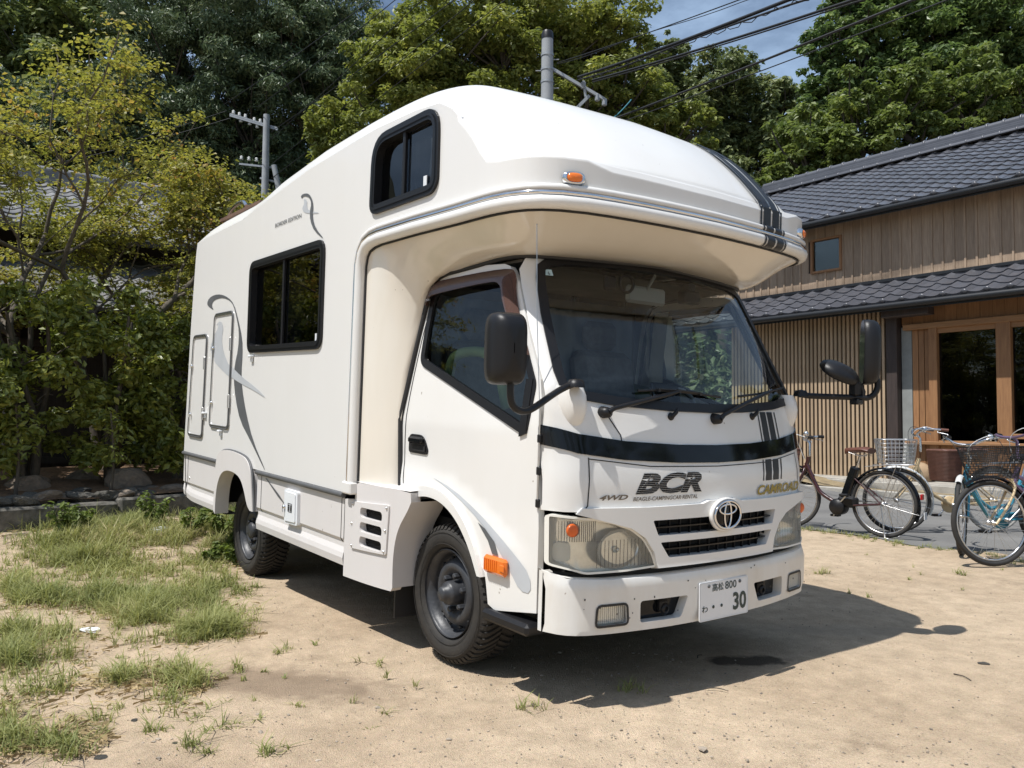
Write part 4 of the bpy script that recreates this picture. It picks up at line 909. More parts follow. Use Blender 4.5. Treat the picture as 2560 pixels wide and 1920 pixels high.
g = G(); g.box((-.47, .26, 1.75), (.06, .12, .065), bev=.01); g.box((-.47, .26, 1.80), (.04, .05, .04)); g.build('dash_camera', M['black'], van)
g = G(); g.tube([(-.452, -.20+.045*math.cos(a), 1.77+.04*math.sin(a)) for a in np.linspace(0, 6.283, 21)[:-1]], .008, 6, closed=True); g.box((-.46, -.30, 1.765), (.03, .07, .07), bev=.01); g.build('screen_mount', M['black'], van)
# pale green grab rail / trim seen in the side window
g = G(); g.tube(chaikin([(-1.20, -.70, 1.24), (-1.17, -.70, 1.40), (-1.08, -.70, 1.435), (-.86, -.70, 1.435), (-.76, -.70, 1.36), (-.68, -.70, 1.15), (-.64, -.70, 1.02)], 2), .026, 10); g.build('grab_rail', M['green'], van)
for sg in (-1, 1):
    g = G(); patch(g, [(-1.36, .72), (-1.36, 1.33), (-1.22, 1.31), (-.40, 1.06), (-.36, .72)], [], BM(sg, .775), .3, depth=.02, flip=(sg > 0)); g.build('door_lining', M['green'], van)
# inside of the box behind the windows, floor, wells
g = G()
g.box((-3.15, 0, 1.5), (3.2, .04, 1.75)); g.box((-3.1, 0, .70), (3.4, 1.9, .02)); g.box((-1.45, 0, 2.3), (.9, .02, .35)); g.box((-1.4, 0, 2.12), (1.3, 1.86, .02)); g.build('box_lining', M['inter'], van)
g = G()
g.box((-2.6, 0, .56), (4.2, 1.05, .18)); g.box((-3.25, 0, .655), (2.9, 1.9, .02)); g.box((-1.3, 0, .46), (.5, 1.4, .3)); g.box((-2.5, 0, .47), (1.3, 1.75, .28)); g.box((-4.45, 0, .47), (.7, 1.7, .28)); g.box((-.4, 0, .46), (.35, 1.45, .26))
for sg in (-1, 1):
    g.box((-.95, sg*.62, .55), (.85, .03, .5)); g.box((-.95, sg*.66, .80), (.60, .30, .02)); g.box((-1.315, sg*.72, .55), (.02, .26, .36)); g.box((-3.5, sg*.6, .5), (.95, .03, .42))
g.build('chassis', M['dark'], van)
for sg in (-1, 1):
    g = G(); g.box((-1.345, sg*.75, .235), (.012, .26, .29)); g.build('mudflap', M['rub'], van)
# roof rack board and ladder hoop at the rear
g = G(); g.box((-4.25, 0, 2.632), (.95, 1.56, .025)); rb = g.build('roof_board', M['steel_b'], van)
for y in (-.68, .68):
    g = G(); g.tube(chaikin([(-4.70, y-.05, 2.56), (-4.66, y-.05, 2.69), (-4.50, y-.05, 2.735), (-4.30, y-.05, 2.735), (-4.22, y-.05, 2.68)], 2), .016, 8); g.tube([(-4.62, y+.10, 2.55), (-4.58, y+.10, 2.64), (-4.4, y+.05, 2.66), (-4.3, y, 2.66)], .012, 8); g.build('roof_rail', M['chrome'], van)
# ---- wheels
def wheel(c, sg, hub):
    g = G(); Rr = .327; W = .19; yo = sg
    c = w2b(c)
    # tyre carcass: y measured from the rim lip plane, outward positive
    prof = [(.205, -.015), (.222, .012), (.262, .022), (.292, .016), (.310, -.004), (.318, -.02), (.318, -.165), (.308, -.185), (.27, -.20), (.21, -.185)]
    prof = [tuple(p) for p in chaikin(prof, 1)]
    g.lathe([(r, sg*t) for r, t in prof], c, 'y', 56)
    # raised bands on the side wall
    for r in (.232, .286): g.tube([c+vv(r*math.cos(a), sg*(.019 if r < .25 else .0215), r*math.sin(a)) for a in np.linspace(0, 2*math.pi, 57)[:-1]], .0016, 4, closed=True)
    ty = g.build('wheel', M['tyre'], van)
    # tread: chevron blocks
    g = G(); n = 58
    for k in range(n):
        a0 = 2*math.pi*k/n
        for h in (0, 1):
            segs = [(-.093, .0), (-.06, .035), (-.03, .085), (-.003, .14)] if h == 0 else [(-.093, .054), (-.126, .089), (-.156, .139), (-.183, .194)]
            if h == 0: T = [(-.004, .00), (-.028, .02), (-.058, .065), (-.0905, .125)]
            else: T = [(-.182, .05), (-.157, .07), (-.127, .115), (-.0945, .175)]
            da = 2*math.pi/n*.62; rows = []
            for (t, s_) in T:
                dr = -.006 if (t > -.02 or t < -.17) else 0
                aa = a0+s_
                rows.append([c+vv((r+dr*(r > .32))*math.cos(q), sg*t, (r+dr*(r > .32))*math.sin(q)) for r, q in ((.314, aa), (Rr, aa+.006), (Rr, aa+da-.006), (.314, aa+da))])
            g.grid(rows, False, flip=(sg < 0)); g.add(rows[0], [(0, 1, 2, 3)]); g.add(rows[-1], [(3, 2, 1, 0)])
            # shoulder lug
            t0, s0 = T[0]; aa = a0+s0
            tt = [(.327-.006, t0), (.312, .006 if h == 0 else -.192), (.300, .014 if h == 0 else -.198)]
            rows = [[c+vv(r*math.cos(q), sg*t, r*math.sin(q)) for q in (aa, aa+da)] for r, t in tt]
            g.grid(rows, False, flip=(sg < 0) if h == 0 else (sg > 0))
    g.build('tread', M['tyre'], ty)
    # steel rim
    rp = [(.203, .006), (.207, -.002), (.200, -.012), (.190, -.016), (.184, -.05), (.176, -.075), (.168, -.072), (.150, -.035), (.128, -.022), (.108, -.028), (.088, -.05), (.055, -.055), (.0, -.055)]
    g = G(); g.lathe([(r, sg*t) for r, t in rp], c, 'y', 48); g.lathe([(.205, sg*-.17), (.19, sg*-.10), (.184, sg*-.05)], c, 'y', 40); ri = g.build('rim', M['steel'], ty)
    g = G()
    for k in range(12):
        a = 2*math.pi*(k+.5)/12; g.sphere(c+vv(.160*math.cos(a), -sg*-.0+sg*(-.047), .160*math.sin(a)), (.010, .012, .010), 8, 5)
    g.build('rim_hole', M['dark'], ri)
    g = G()
    if hub: g.lathe([(r, sg*t) for r, t in ((.058, -.055), (.056, .0), (.050, .012), (.036, .018), (.034, .038), (.024, .046), (0, .048))], c, 'y', 20)
    else: g.lathe([(r, sg*t) for r, t in ((.062, -.055), (.060, -.015), (.050, -.004), (0, -.002))], c, 'y', 20)
    g.build('hub', M['steel'], ri)
    for k in range(6):
        a = 2*math.pi*(k+.3)/6; g = G(); g.lathe([(r, sg*t) for r, t in ((.014, -.052), (.014, -.018), (.009, -.012), (0, -.011))], c+vv(.083*math.cos(a), 0, .083*math.sin(a)), 'y', 6, smooth=False); g.build('lug_nut', M['steel'], ri)
for sg in (-1, 1):
    wheel((-.944, sg*.811, .327), sg, True); wheel((-3.621, sg*.825, .327), sg, False)
# ================================================================== GROUND
def gz(x, y):
    x = np.asarray(x, float); y = np.asarray(y, float)
    s = lambda a, b, t: (lambda q: q*q*(3-2*q))(np.clip((t-a)/(b-a), 0, 1))
    return .14*s(4.2, 6.0, -x)+.10*s(6.6, 9.0, y)*s(-9, -6, x)+.10*s(6.6, 9.0, y)*(1-s(-9, -6, x))
def vnoise(X, Y, sc_, seed):
    r = np.random.RandomState(seed); n = 256; T = r.rand(n, n)
    x = X*sc_; y = Y*sc_; xi = np.floor(x).astype(int); yi = np.floor(y).astype(int); fx = x-xi; fy = y-yi
    fx = fx*fx*(3-2*fx); fy = fy*fy*(3-2*fy); g_ = lambda a, b: T[a % n, b % n]
    return (g_(xi, yi)*(1-fx)+g_(xi+1, yi)*fx)*(1-fy)+(g_(xi, yi+1)*(1-fx)+g_(xi+1, yi+1)*fx)*fy
def npmesh(name, V, F, m, parent=None, smooth=False):
    """fast mesh from arrays: V (n,3), F (k,4 or 3)"""
    me = bpy.data.meshes.new(name); V = np.ascontiguousarray(V, np.float32); F = np.ascontiguousarray(F, np.int32); k = F.shape[1]
    me.vertices.add(len(V)); me.vertices.foreach_set('co', V.ravel()); me.loops.add(F.size); me.loops.foreach_set('vertex_index', F.ravel())
    me.polygons.add(len(F)); me.polygons.foreach_set('loop_start', np.arange(len(F), dtype=np.int32)*k)
    try: me.polygons.foreach_set('loop_total', np.full(len(F), k, np.int32))
    except Exception: pass
    me.polygons.foreach_set('use_smooth', np.full(len(F), smooth)); me.update(calc_edges=True)
    return link(name, me, m, parent)
def axis_pts(lo, hi, f0, f1, fine, grow=1.18):
    a = list(np.arange(f0, f1, fine)); s = fine; p = f1
    while p < hi: a.append(p); s *= grow; p += s
    a.append(hi); s = fine; p = f0-fine
    while p > lo: a.insert(0, p); s *= grow; p -= s
    a.insert(0, lo); return np.array(a)
gx = axis_pts(-90, 60, -6.2, 2.2, .045); gy = axis_pts(-60, 110, -3.4, 5.2, .045)
X, Y = np.meshgrid(gx, gy, indexing='ij')
Z = gz(X, Y)+.022*(vnoise(X, Y, 1.1, 1)-.5)+.010*(vnoise(X, Y, 4.5, 2)-.5)+.004*(vnoise(X, Y, 14, 3)-.5)
# tyre tracks pressed in the sand beside the van
for (ax, ay, bx, by, wd) in ((-2.6, -.95, -.75, -1.15, .17), (-.55, -.75, .6, -.75, .17)):
    t = np.clip(((X-ax)*(bx-ax)+(Y-ay)*(by-ay))/((bx-ax)**2+(by-ay)**2), 0, 1); dx = X-(ax+(bx-ax)*t); dy = Y-(ay+(by-ay)*t); d = np.hypot(dx, dy)
    Z += -.008*np.exp(-(d/wd)**4)*(1+.0*t)+.007*np.sin(t*np.hypot(bx-ax, by-ay)*2*math.pi/.075+np.abs(dx+dy)*9)*np.exp(-(d/(wd*.8))**4)
near = ((np.abs(X+.944) < .2) | (np.abs(X+3.621) < .2)) & (np.abs(np.abs(Y)-.74) < .22)
Z = np.where(near, np.minimum(Z, 0.004), Z)
Z = np.where((Y > 4.9) & (Y < 11), gz(X, Y)-.03, Z)
idx = np.arange(X.size).reshape(X.shape); F = np.stack([idx[:-1, :-1], idx[1:, :-1], idx[1:, 1:], idx[:-1, 1:]], -1).reshape(-1, 4)
def sand_mat():
    m, t, o = nodes('sand'); N = t.nodes.new; Lk = t.links.new
    p = N('ShaderNodeBsdfPrincipled'); p.inputs['Roughness'].default_value = .95; p.inputs['Specular IOR Level'].default_value = .15
    co = N('ShaderNodeTexCoord')
    def noise(s, d=6, r=.6):
        n = N('ShaderNodeTexNoise'); n.inputs['Scale'].default_value = s; n.inputs['Detail'].default_value = d; n.inputs['Roughness'].default_value = r; Lk(co.outputs['Object'], n.inputs['Vector']); return n.outputs[0]
    def ramp(src, a, b, ca, cb):
        r = N('ShaderNodeValToRGB'); r.color_ramp.elements[0].position = a; r.color_ramp.elements[1].position = b; r.color_ramp.elements[0].color = ca; r.color_ramp.elements[1].color = cb; Lk(src, r.inputs[0]); return r.outputs[0]
    def mix(a, b, f, mode='MIX', fac=None):
        n = N('ShaderNodeMixRGB'); n.blend_type = mode
        for s, i in ((f, 0), (a, 1), (b, 2)):
            if hasattr(s, 'links') or hasattr(s, 'is_linked'): Lk(s, n.inputs[i])
            else: n.inputs[i].default_value = s
        return n.outputs[0]
    big = ramp(noise(.7, 5), .35, .68, (.385, .300, .212, 1), (.50, .402, .292, 1))
    med = ramp(noise(7, 8, .7), .3, .7, (.75, .74, .72, 1), (1.12, 1.1, 1.08, 1))
    c = mix(big, med, 1.0, 'MULTIPLY')
    # dark damp / leaf litter stains
    st = ramp(noise(1.9, 7, .68), .60, .72, (0, 0, 0, 1), (.55, .55, .55, 1)); c = mix(c, (.17, .125, .085, 1), st)
    gr = N('ShaderNodeTexVoronoi'); gr.inputs['Scale'].default_value = 190; Lk(co.outputs['Object'], gr.inputs['Vector'])
    gcol = N('ShaderNodeHueSaturation'); gcol.inputs['Saturation'].default_value = .18; gcol.inputs['Value'].default_value = 1.0; Lk(gr.outputs['Color'], gcol.inputs['Color'])
    c = mix(c, gcol.outputs[0], .20, 'OVERLAY')
    sp = ramp(noise(120, 2), .66, .74, (0, 0, 0, 1), (.6, .6, .6, 1)); c = mix(c, (.52, .45, .36, 1), sp)
    sp2 = ramp(noise(75, 2), .24, .31, (.5, .5, .5, 1), (0, 0, 0, 1)); c = mix(c, (.13, .10, .075, 1), sp2)
    # damp oil stain with a ragged outline, and litter stain in front of the tyre
    for (sx0, sy0, ang, rx, ry, colr, amt) in ((-.15, .37, 53, .22, .085, (.075, .06, .045, 1), .92), (-1.12, -1.55, 40, .55, .22, (.16, .115, .08, 1), .62), (-.2, 1.3, 53, .5, .12, (.30, .25, .19, 1), .4)):
        mpn = N('ShaderNodeMapping'); mpn.vector_type = 'TEXTURE'; mpn.inputs['Location'].default_value = (sx0, sy0, 0); mpn.inputs['Rotation'].default_value = (0, 0, R(ang)); mpn.inputs['Scale'].default_value = (rx, ry, 1); Lk(co.outputs['Object'], mpn.inputs[0])
        ln = N('ShaderNodeVectorMath'); ln.operation = 'LENGTH'; Lk(mpn.outputs[0], ln.inputs[0])
        ad0 = N('ShaderNodeMath'); ad0.operation = 'MULTIPLY_ADD'; ad0.inputs[1].default_value = 1.5; Lk(noise(9, 6), ad0.inputs[0]); Lk(ln.outputs['Value'], ad0.inputs[2])
        mr0 = N('ShaderNodeMapRange'); mr0.inputs[1].default_value = 1.35 if amt < .9 else 1.45; mr0.inputs[2].default_value = 2.0 if amt < .9 else 1.85; mr0.inputs[3].default_value = amt; mr0.inputs[4].default_value = 0; Lk(ad0.outputs[0], mr0.inputs[0]); c = mix(c, colr, mr0.outputs[0])
    Lk(c, p.inputs['Base Color'])
    b = N('ShaderNodeBump'); b.inputs['Strength'].default_value = .7; b.inputs['Distance'].default_value = .006
    ad = N('ShaderNodeMath'); ad.operation = 'ADD'; Lk(noise(60, 4), ad.inputs[0]); Lk(gr.outputs['Distance'], ad.inputs[1]); Lk(ad.outputs[0], b.inputs['Height']); Lk(b.outputs[0], p.inputs['Normal'])
    Lk(p.outputs[0], o.inputs[0]); return m
M['sand'] = sand_mat()
tag(npmesh('sandy_ground', np.stack([X, Y, Z], -1).reshape(-1, 3), F, M['sand'], smooth=True), kind='structure')
'''
M['oil'] = mat('damp_stain', (.055, .045, .036), .8, bump=.3, bscale=120)
P = []
for k in range(40):
    a = 2*math.pi*k/40; r = 1+.22*math.sin(3*a+1)+.12*math.sin(7*a)+.08*rnd.random(); u = .17*r*math.cos(a); v_ = .055*r*math.sin(a)
    P.append((-.15+.603*u-.797*v_, .37+.797*u+.603*v_))
zs = [float(IP(p[0], gx, Z[:, int(np.argmin(abs(gy-p[1])))]))+.003 for p in P]
g = G(); cz = max(zs)+.002; g.add([(p[0], p[1], z) for p, z in zip(P, zs)]+[(-.15, .37, cz)], [(k, (k+1) % 40, 40) for k in range(40)], True)
tag(g.build('oil_stain', M['oil']), kind='structure')
'''
# asphalt lane
M['asph'] = mat('asphalt', (.13, .128, .125), .9, col2=(.20, .195, .185), vscale=1.2, bump=.6, bscale=160, detail=10)
ax_ = np.arange(-14, 6.01, .25); ed = 4.83+.05*np.sin(ax_*2.1)+.05*np.sin(ax_*5.7+1)+.32*np.clip((-ax_-2.2)/6, 0, 1)-.30*np.clip((ax_+2.2)/2.4, -.2, 1)
rows = []
for x, e in zip(ax_, ed): rows.append([(x, y, float(gz(x, y))+.006+.004*math.sin(x*1.3+y)) for y in np.linspace(e, 8.55, 14)])
g = G(); g.grid(rows, flip=True); tag(g.build('asphalt_lane', M['asph']), kind='structure')
M['granite'] = mat('pale_concrete', (.36, .34, .30), .9, var=.25, vscale=5, bump=.3, bscale=50)
g = G()
M['bed'] = mat('dry_bed_soil', (.20, .15, .09), .95, col2=(.33, .26, .15), vscale=9, bump=.9, bscale=60)
rows = [[(x, y, float(gz(x, y))+.03+.05*vnoise(np.array([x]), np.array([y]), 3, 9)[0]) for y in np.linspace(8.55, 9.2, 8)] for x in np.arange(-14, 6, .15)]
g = G(); g.grid(rows, flip=True); tag(g.build('planting_bed', M['bed']), kind='structure')
pch = tag(G().box((-4, 9.75, .12), (20, 1.2, .26), bev=.01).build('porch_slab', M['granite']), kind='structure')
for k in range(20):
    x = -13+k*1.0; b = G().box((x+.5, 8.52, .115), (.985, .11, .12), bev=.012).build('kerb_stone', M['granite'], pch)

# ================================================================== WOODEN HOUSE
house = thing('wooden_house', 'two storey wooden house with grey wave tiled roofs and slatted screen behind the bicycles', 'house', (-4, 10.6, 0))
HO = vv(-4, 10.6, 0)
def hb_(g, name, m, parent=None):
    g.v = [tuple(vv(*p)-HO) for p in g.v] if parent is None or parent is house else g.v
    return g.build(name, m, parent or house)
M['slat'] = mat('pale_cedar_slat', (.50, .37, .245), .7, col2=(.37, .265, .165), vscale=7, stretch=(6, 6, .5), bump=.15, bscale=30, island=.16)
M['board'] = mat('weathered_cedar_board', (.41, .305, .215), .75, col2=(.275, .195, .135), vscale=6, stretch=(9, 9, .7), bump=.25, bscale=25, island=.17)
M['cedar'] = mat('orange_cedar', (.36, .185, .08), .6, col2=(.24, .115, .05), vscale=5, stretch=(9, 9, .7), bump=.15, bscale=25, island=.12)
M['cedarh'] = mat('orange_cedar_beam', (.34, .18, .08), .6, col2=(.24, .12, .05), vscale=5, stretch=(.7, 9, 9), bump=.15, bscale=25, island=.1)
M['dpost'] = mat('dark_stained_post', (.045, .032, .028), .6, var=.3, vscale=5, stretch=(8, 8, .6))
M['kawara'] = mat('grey_clay_tile', (.105, .108, .122), .30, col2=(.075, .077, .09), vscale=2.5, island=.16, bump=.12, bscale=120, spec=.6)
M['gutter'] = mat('dark_gutter', (.014, .015, .017), .4)
M['gwin'] = glass('window_glass', (.30, .33, .32), .95)
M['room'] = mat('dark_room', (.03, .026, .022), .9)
# walls
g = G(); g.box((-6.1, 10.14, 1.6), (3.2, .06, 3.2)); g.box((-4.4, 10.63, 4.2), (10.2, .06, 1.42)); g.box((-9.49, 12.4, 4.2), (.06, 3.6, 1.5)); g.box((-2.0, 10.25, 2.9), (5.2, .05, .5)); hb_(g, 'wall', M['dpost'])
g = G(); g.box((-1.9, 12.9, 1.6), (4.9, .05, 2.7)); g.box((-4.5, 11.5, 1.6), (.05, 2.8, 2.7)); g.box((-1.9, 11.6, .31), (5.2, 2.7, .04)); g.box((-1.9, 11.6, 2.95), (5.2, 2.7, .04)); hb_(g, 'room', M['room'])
me = None
for k in range(40):
    x = -4.655-k*.0775
    if x < -7.7: break
    o = hb_(G().box((0, 0, 0), (.043, .05, 2.78)), 'slat', M['slat']) if me is None else link('slat', me, None, house)
    me = o.data; 
    if k == 0:
        for v in me.vertices: v.co += Vector(HO)
    o.location = vv(x, 10.02+.002*rnd.uniform(-1, 1), 1.62)-HO
hb_(G().box((-6.1, 10.06, .30), (3.0, .07, .10)).box((-6.1, 10.06, 2.9), (3.0, .07, .10)).box((-6.1, 10.06, 1.62), (3.0, .04, .06)), 'slat_rail', M['slat']) if False else None
for z in (.42, 1.62, 2.9): hb_(G().box((-6.1, 10.075, z), (3.0, .05, .06)), 'slat_rail', M['dpost'])
hb_(G().box((-4.49, 10.02, 1.6), (.18, .16, 2.75), bev=.008), 'post', M['dpost'])
hb_(G().box((-4.305, 10.09, 1.45), (.165, .03, 2.5)), 'grey_board', mat('grey_cement_board', (.25, .26, .25), .8, var=.12, vscale=8))
for k, (a, b) in enumerate(((-4.22, -4.125), (-4.12, -4.03), (-4.025, -3.935))): hb_(G().box(((a+b)/2, 10.10, 1.47), (b-a-.004, .03, 2.35), bev=.004), 'jamb_board', M['cedar'])
for a, b in ((-3.93, -3.80), (-2.944, -2.742), (-1.89, -1.76), (-.9, -.7), (.15, .28)): hb_(G().box(((a+b)/2, 10.06, 1.48), (b-a, .10, 2.38), bev=.006), 'window_post', M['cedarh'] if False else M['cedar'])
hb_(G().box((-2.05, 10.05, 2.69), (4.55, .12, .09), bev=.006), 'lintel', M['cedarh'])
for k in range(28):
    x = -4.30+k*.172; hb_(G().box((x, 10.10, 2.90), (.168, .025, .33)), 'soffit_board', M['cedar'])
for a, b, zb in ((-3.80, -2.944, .83), (-2.742, -1.89, .95), (-1.76, -.9, .83), (-.7, .15, .95)):
    wn = hb_(G().box(((a+b)/2, 10.075, zb+.02), (b-a, .11, .075), bev=.005), 'window_frame', M['cedarh']); hb_(G().box(((a+b)/2, 10.075, 2.605), (b-a, .06, .08)), 'window_head', M['cedarh'])
    g = G(); g.box(((a+b)/2, 10.10, (zb+2.6)/2), (b-a, .008, 2.6-zb)); g.v = [tuple(vv(*p)-HO) for p in g.v]; g.build('window_glass', M['gwin'], wn)
    g = G(); g.box(((a+b)/2, 10.13, 2.52), (b-a-.02, .006, .10)); g.v = [tuple(vv(*p)-HO) for p in g.v]; g.build('roller_blind', M['curt'], wn)
    for j in range(5):
        w_ = (b-a)/5; hb_(G().box((a+(j+.5)*w_, 10.09, .58), (w_-.004, .03, .46), bev=.004), 'panel_board', M['cedar'])
hb_(G().box((-2.05, 10.03, .845), (4.5, .16, .05), bev=.006), 'sill', M['cedarh'])
hb_(G().box((-2.05, 10.08, .315), (4.5, .10, .07), bev=.006), 'sill_beam', M['dpost'])
hb_(G().box((-4.15, 9.80, 2.90), (.75, .22, .12), bev=.01), 'bracket', M['dpost'])
g = G(); g.sphere((-4.02, 9.86, .36), (.20, .16, .19), 14, 9); hb_(g, 'foundation_stone', mat('tan_stone', (.33, .23, .14), .85, var=.2, bump=.3, bscale=20))
# curtains and dim things in the room
for x in (-3.6, -3.42): hb_(G().box((x, 10.6, 1.7), (.03, .5, 1.8)), 'room_partition', M['dpost'])
# upper board wall
bx0 = -9.35; k = 0
while bx0+k*.1745 < .7:
    x = bx0+k*.1745; k += 1; c = x+.087
    if -6.30 < c < -5.72:
        for z1, z2 in ((3.45, 3.925), (4.515, 4.90)):
            hb_(G().box((c, 10.585, (z1+z2)/2), (.1725, .02, z2-z1)), 'board', M['board'])
        if -6.30 < x < -5.72:
            for z1, z2 in ((3.45, 3.925), (4.515, 4.90)): hb_(G().box((x, 10.568, (z1+z2)/2), (.034, .016, z2-z1)), 'batten', M['board'])
        continue
    hb_(G().box((c, 10.585+.002*(k % 3), 4.17), (.1725, .02, 1.46)), 'board', M['board'])
    hb_(G().box((x, 10.568, 4.17), (.034, .016, 1.46)), 'batten', M['board'])
wn = hb_(G().box((-6.30, 10.565, 4.22), (.045, .06, .63)).box((-5.72, 10.565, 4.22), (.045, .06, .63)).box((-6.01, 10.565, 4.52), (.535, .06, .04)).box((-6.01, 10.565, 3.925), (.535, .06, .04)), 'window', M['cedar'])
g = G(); g.box((-6.01, 10.585, 4.22), (.54, .006, .56)); g.v = [tuple(vv(*p)-HO) for p in g.v]; g.build('window_glass', M['gwind'], wn)
g = G(); g.box((-5.87, 10.66, 4.22), (.25, .02, .56)); g.v = [tuple(vv(*p)-HO) for p in g.v]; g.build('blue_blind', mat('blue_blind', (.09, .17, .30), .8), wn)
g = G(); g.box((-6.15, 10.70, 4.22), (.3, .02, .56)); g.v = [tuple(vv(*p)-HO) for p in g.v]; g.build('pale_blind', mat('pale_blind', (.33, .42, .50), .8), wn)
# ---- roofs of wave tiles
TW = .31
def tile_mesh(mname, Lr, amp, eave=False):
    us = np.array([0, .06, .12, .17, .205, .235, .265, .29, .31]); h = []
    for u in us: h.append(amp*(math.exp(-((u-.235)/.05)**2))-amp*.32*math.sin(math.pi*min(1, u/.19))*(u < .19))
    h[0] = h[-1] = (h[0]+h[-1])/2
    g = G(); top = [[(u, 0, hh+.026) for u, hh in zip(us, h)], [(u, Lr*.5, hh+.014) for u, hh in zip(us, h)], [(u, Lr, hh+.002) for u, hh in zip(us, h)]]
    g.grid(top, True, flip=False); g.grid([[(u, .004, hh-.004) for u, hh in zip(us, h)], top[0]], False)
    if eave:
        g.sphere((.235, .0, .03), (.048, .022, .042), 10, 6); g.grid([[(u, -.002, -.035) for u in us], [(u, -.002, hh+.02) for u, hh in zip(us, h)]], False)
    me = bpy.data.meshes.new(mname); me.from_pydata(g.v, [], g.f); me.polygons.foreach_set('use_smooth', g.sm); me.materials.append(M['kawara']); return me
SL = math.atan(.49); RW = .272
tm = tile_mesh('tile', RW+.05, .034); te = tile_mesh('eave_tile', RW+.05, .034, True)
tiles = []
def roof_tiles(y0, z0, nrow, xa, xb):
    out = []
    for r in range(nrow):
        v = r*RW; y = y0+v*math.cos(SL); z = z0+v*math.sin(SL)
        x = xa
        while x < xb: out.append((x, y, z, r == 0)); x += TW
    return out
Tl = [(t, 'l') for t in roof_tiles(9.51, 3.055, 5, -10.2, 1.2)]; Tu = [(t, 'u') for t in roof_tiles(10.17, 4.79, 18, -10.0, 1.2)]
camp = np.array(cam.matrix_world.translation)
def vis(t):
    p = vv(*t[:3]); d = np.array(cam.matrix_world.inverted() @ Vector(p+vv(.15, .1, 0))); z = -d[2]; px = d[0]/z*cam_d.lens/36; 
    return -.02 < px < .54, np.linalg.norm(p-camp)
M['soff'] = mat('soffit_wood', (.16, .10, .055), .7, var=.2, stretch=(6, .6, 6))
def roof_base(name, y0, z0, y1, xa, xb):
    z1 = z0+(y1-y0)*.49
    g = G(); g.add([(xa, y0, z0-.075), (xb, y0, z0-.075), (xb, y1, z1-.075), (xa, y1, z1-.075), (xa, y0, z0-.12), (xb, y0, z0-.12), (xb, y1, z1-.12), (xa, y1, z1-.12)], [(0, 1, 2, 3), (7, 6, 5, 4), (0, 4, 5, 1), (0, 3, 7, 4), (1, 5, 6, 2)])
    return hb_(g, name, M['gutter'])
rl = roof_base('eave_roof', 9.53, 3.04, 10.6, -10.2, 1.2); ru = roof_base('roof', 10.19, 4.775, 14.3, -10.0, 1.2)
sel = sorted([(not vis(t)[0], vis(t)[1], t, k) for t, k in Tl+Tu], key=lambda q: (q[0], q[3] == 'u', q[1]))
rest_v = {'l': [], 'u': []}
for i, (hid, d, t, k) in enumerate(sel):
    if i < 296:
        o = link('tile', te if t[3] else tm, None, rl if k == 'l' else ru); o.location = vv(*t[:3])+vv(0, 0, .003*rnd.uniform(-1, 1))-HO; o.rotation_euler = (SL+rnd.uniform(-.006, .006), rnd.uniform(-.006, .006), 0)
    elif not hid or t[0] > -12: rest_v[k].append(t)
for k, par in (('l', rl), ('u', ru)):
    V = []; Fq = []; base = 0
    for t in rest_v[k]:
        me_ = te if t[3] else tm; rot = Matrix.Rotation(SL+rnd.uniform(-.006, .006), 3, 'X'); o_ = vv(*t[:3])-HO
        vs = np.array([tuple(rot @ v.co) for v in me_.vertices])+o_; V.append(vs); Fq += [tuple(base+i for i in p.vertices) for p in me_.polygons]; base += len(vs)
    if V:
        me_ = bpy.data.meshes.new('tile_field'); me_.from_pydata([tuple(p) for p in np.concatenate(V)], [], Fq); me_.polygons.foreach_set('use_smooth', [True]*len(Fq))
        tag(link('tile_field', me_, M['kawara'], par), kind='stuff')
for y, z in ((9.48, 2.995), (10.14, 4.73)):
    g = G(); g.tube([(-10.2, y, z), (1.2, y, z)], .05, 10); g.box((-4.5, y+.045, z+.0), (11.4, .02, .10)); hb_(g, 'gutter', M['gutter'])
hb_(G().box((-4.5, 10.52, 3.585), (11.4, .10, .06), bev=.01), 'flashing', M['gutter'])
# ridge: courses of flat tiles, cap tiles with collars
g = G()
for j in range(5): g.box((-4.4, 14.3, 6.85+j*.044), (11.2, .36-.03*j, .036))
rg = hb_(g, 'ridge', M['kawara'])
def loc(g): g.v = [tuple(vv(*p)-HO) for p in g.v]; return g
cap = None; low = None
for k in range(36):
    x = -10.0+k*.31
    if cap is None:
        g = G(); g.grid([[(xx, .085*math.cos(a), .085*math.sin(a)*.8) for a in np.linspace(-.1, math.pi+.1, 9)] for xx in (0, .30)], True)
        g.grid([[(xx, rr*math.cos(a), rr*math.sin(a)*.85) for a in np.linspace(-.1, math.pi+.1, 9)] for xx, rr in ((.27, .085), (.275, .105), (.31, .105), (.315, .085))], True)
        o = g.build('ridge_cap', M['kawara'], rg); cap = o.data
        g = G(); g.grid([[(xx, -.045*math.cos(a), .05*math.sin(a)) for a in np.linspace(-.2, math.pi+.2, 8)] for xx in (0, .30)], True); g.grid([[(xx, -rr*math.cos(a), (rr+.005)*math.sin(a)) for a in np.linspace(-.2, math.pi+.2, 8)] for xx, rr in ((.272, .045), (.276, .058), (.306, .058), (.31, .045))], True)
        o2 = g.build('ridge_trim', M['kawara'], rg); low = o2.data
    else: o = link('ridge_cap', cap, None, rg); o2 = link('ridge_trim', low, None, rg)
    o.location = vv(x, 14.3, 7.06)-HO; o2.location = vv(x, 14.07, 6.80)-HO
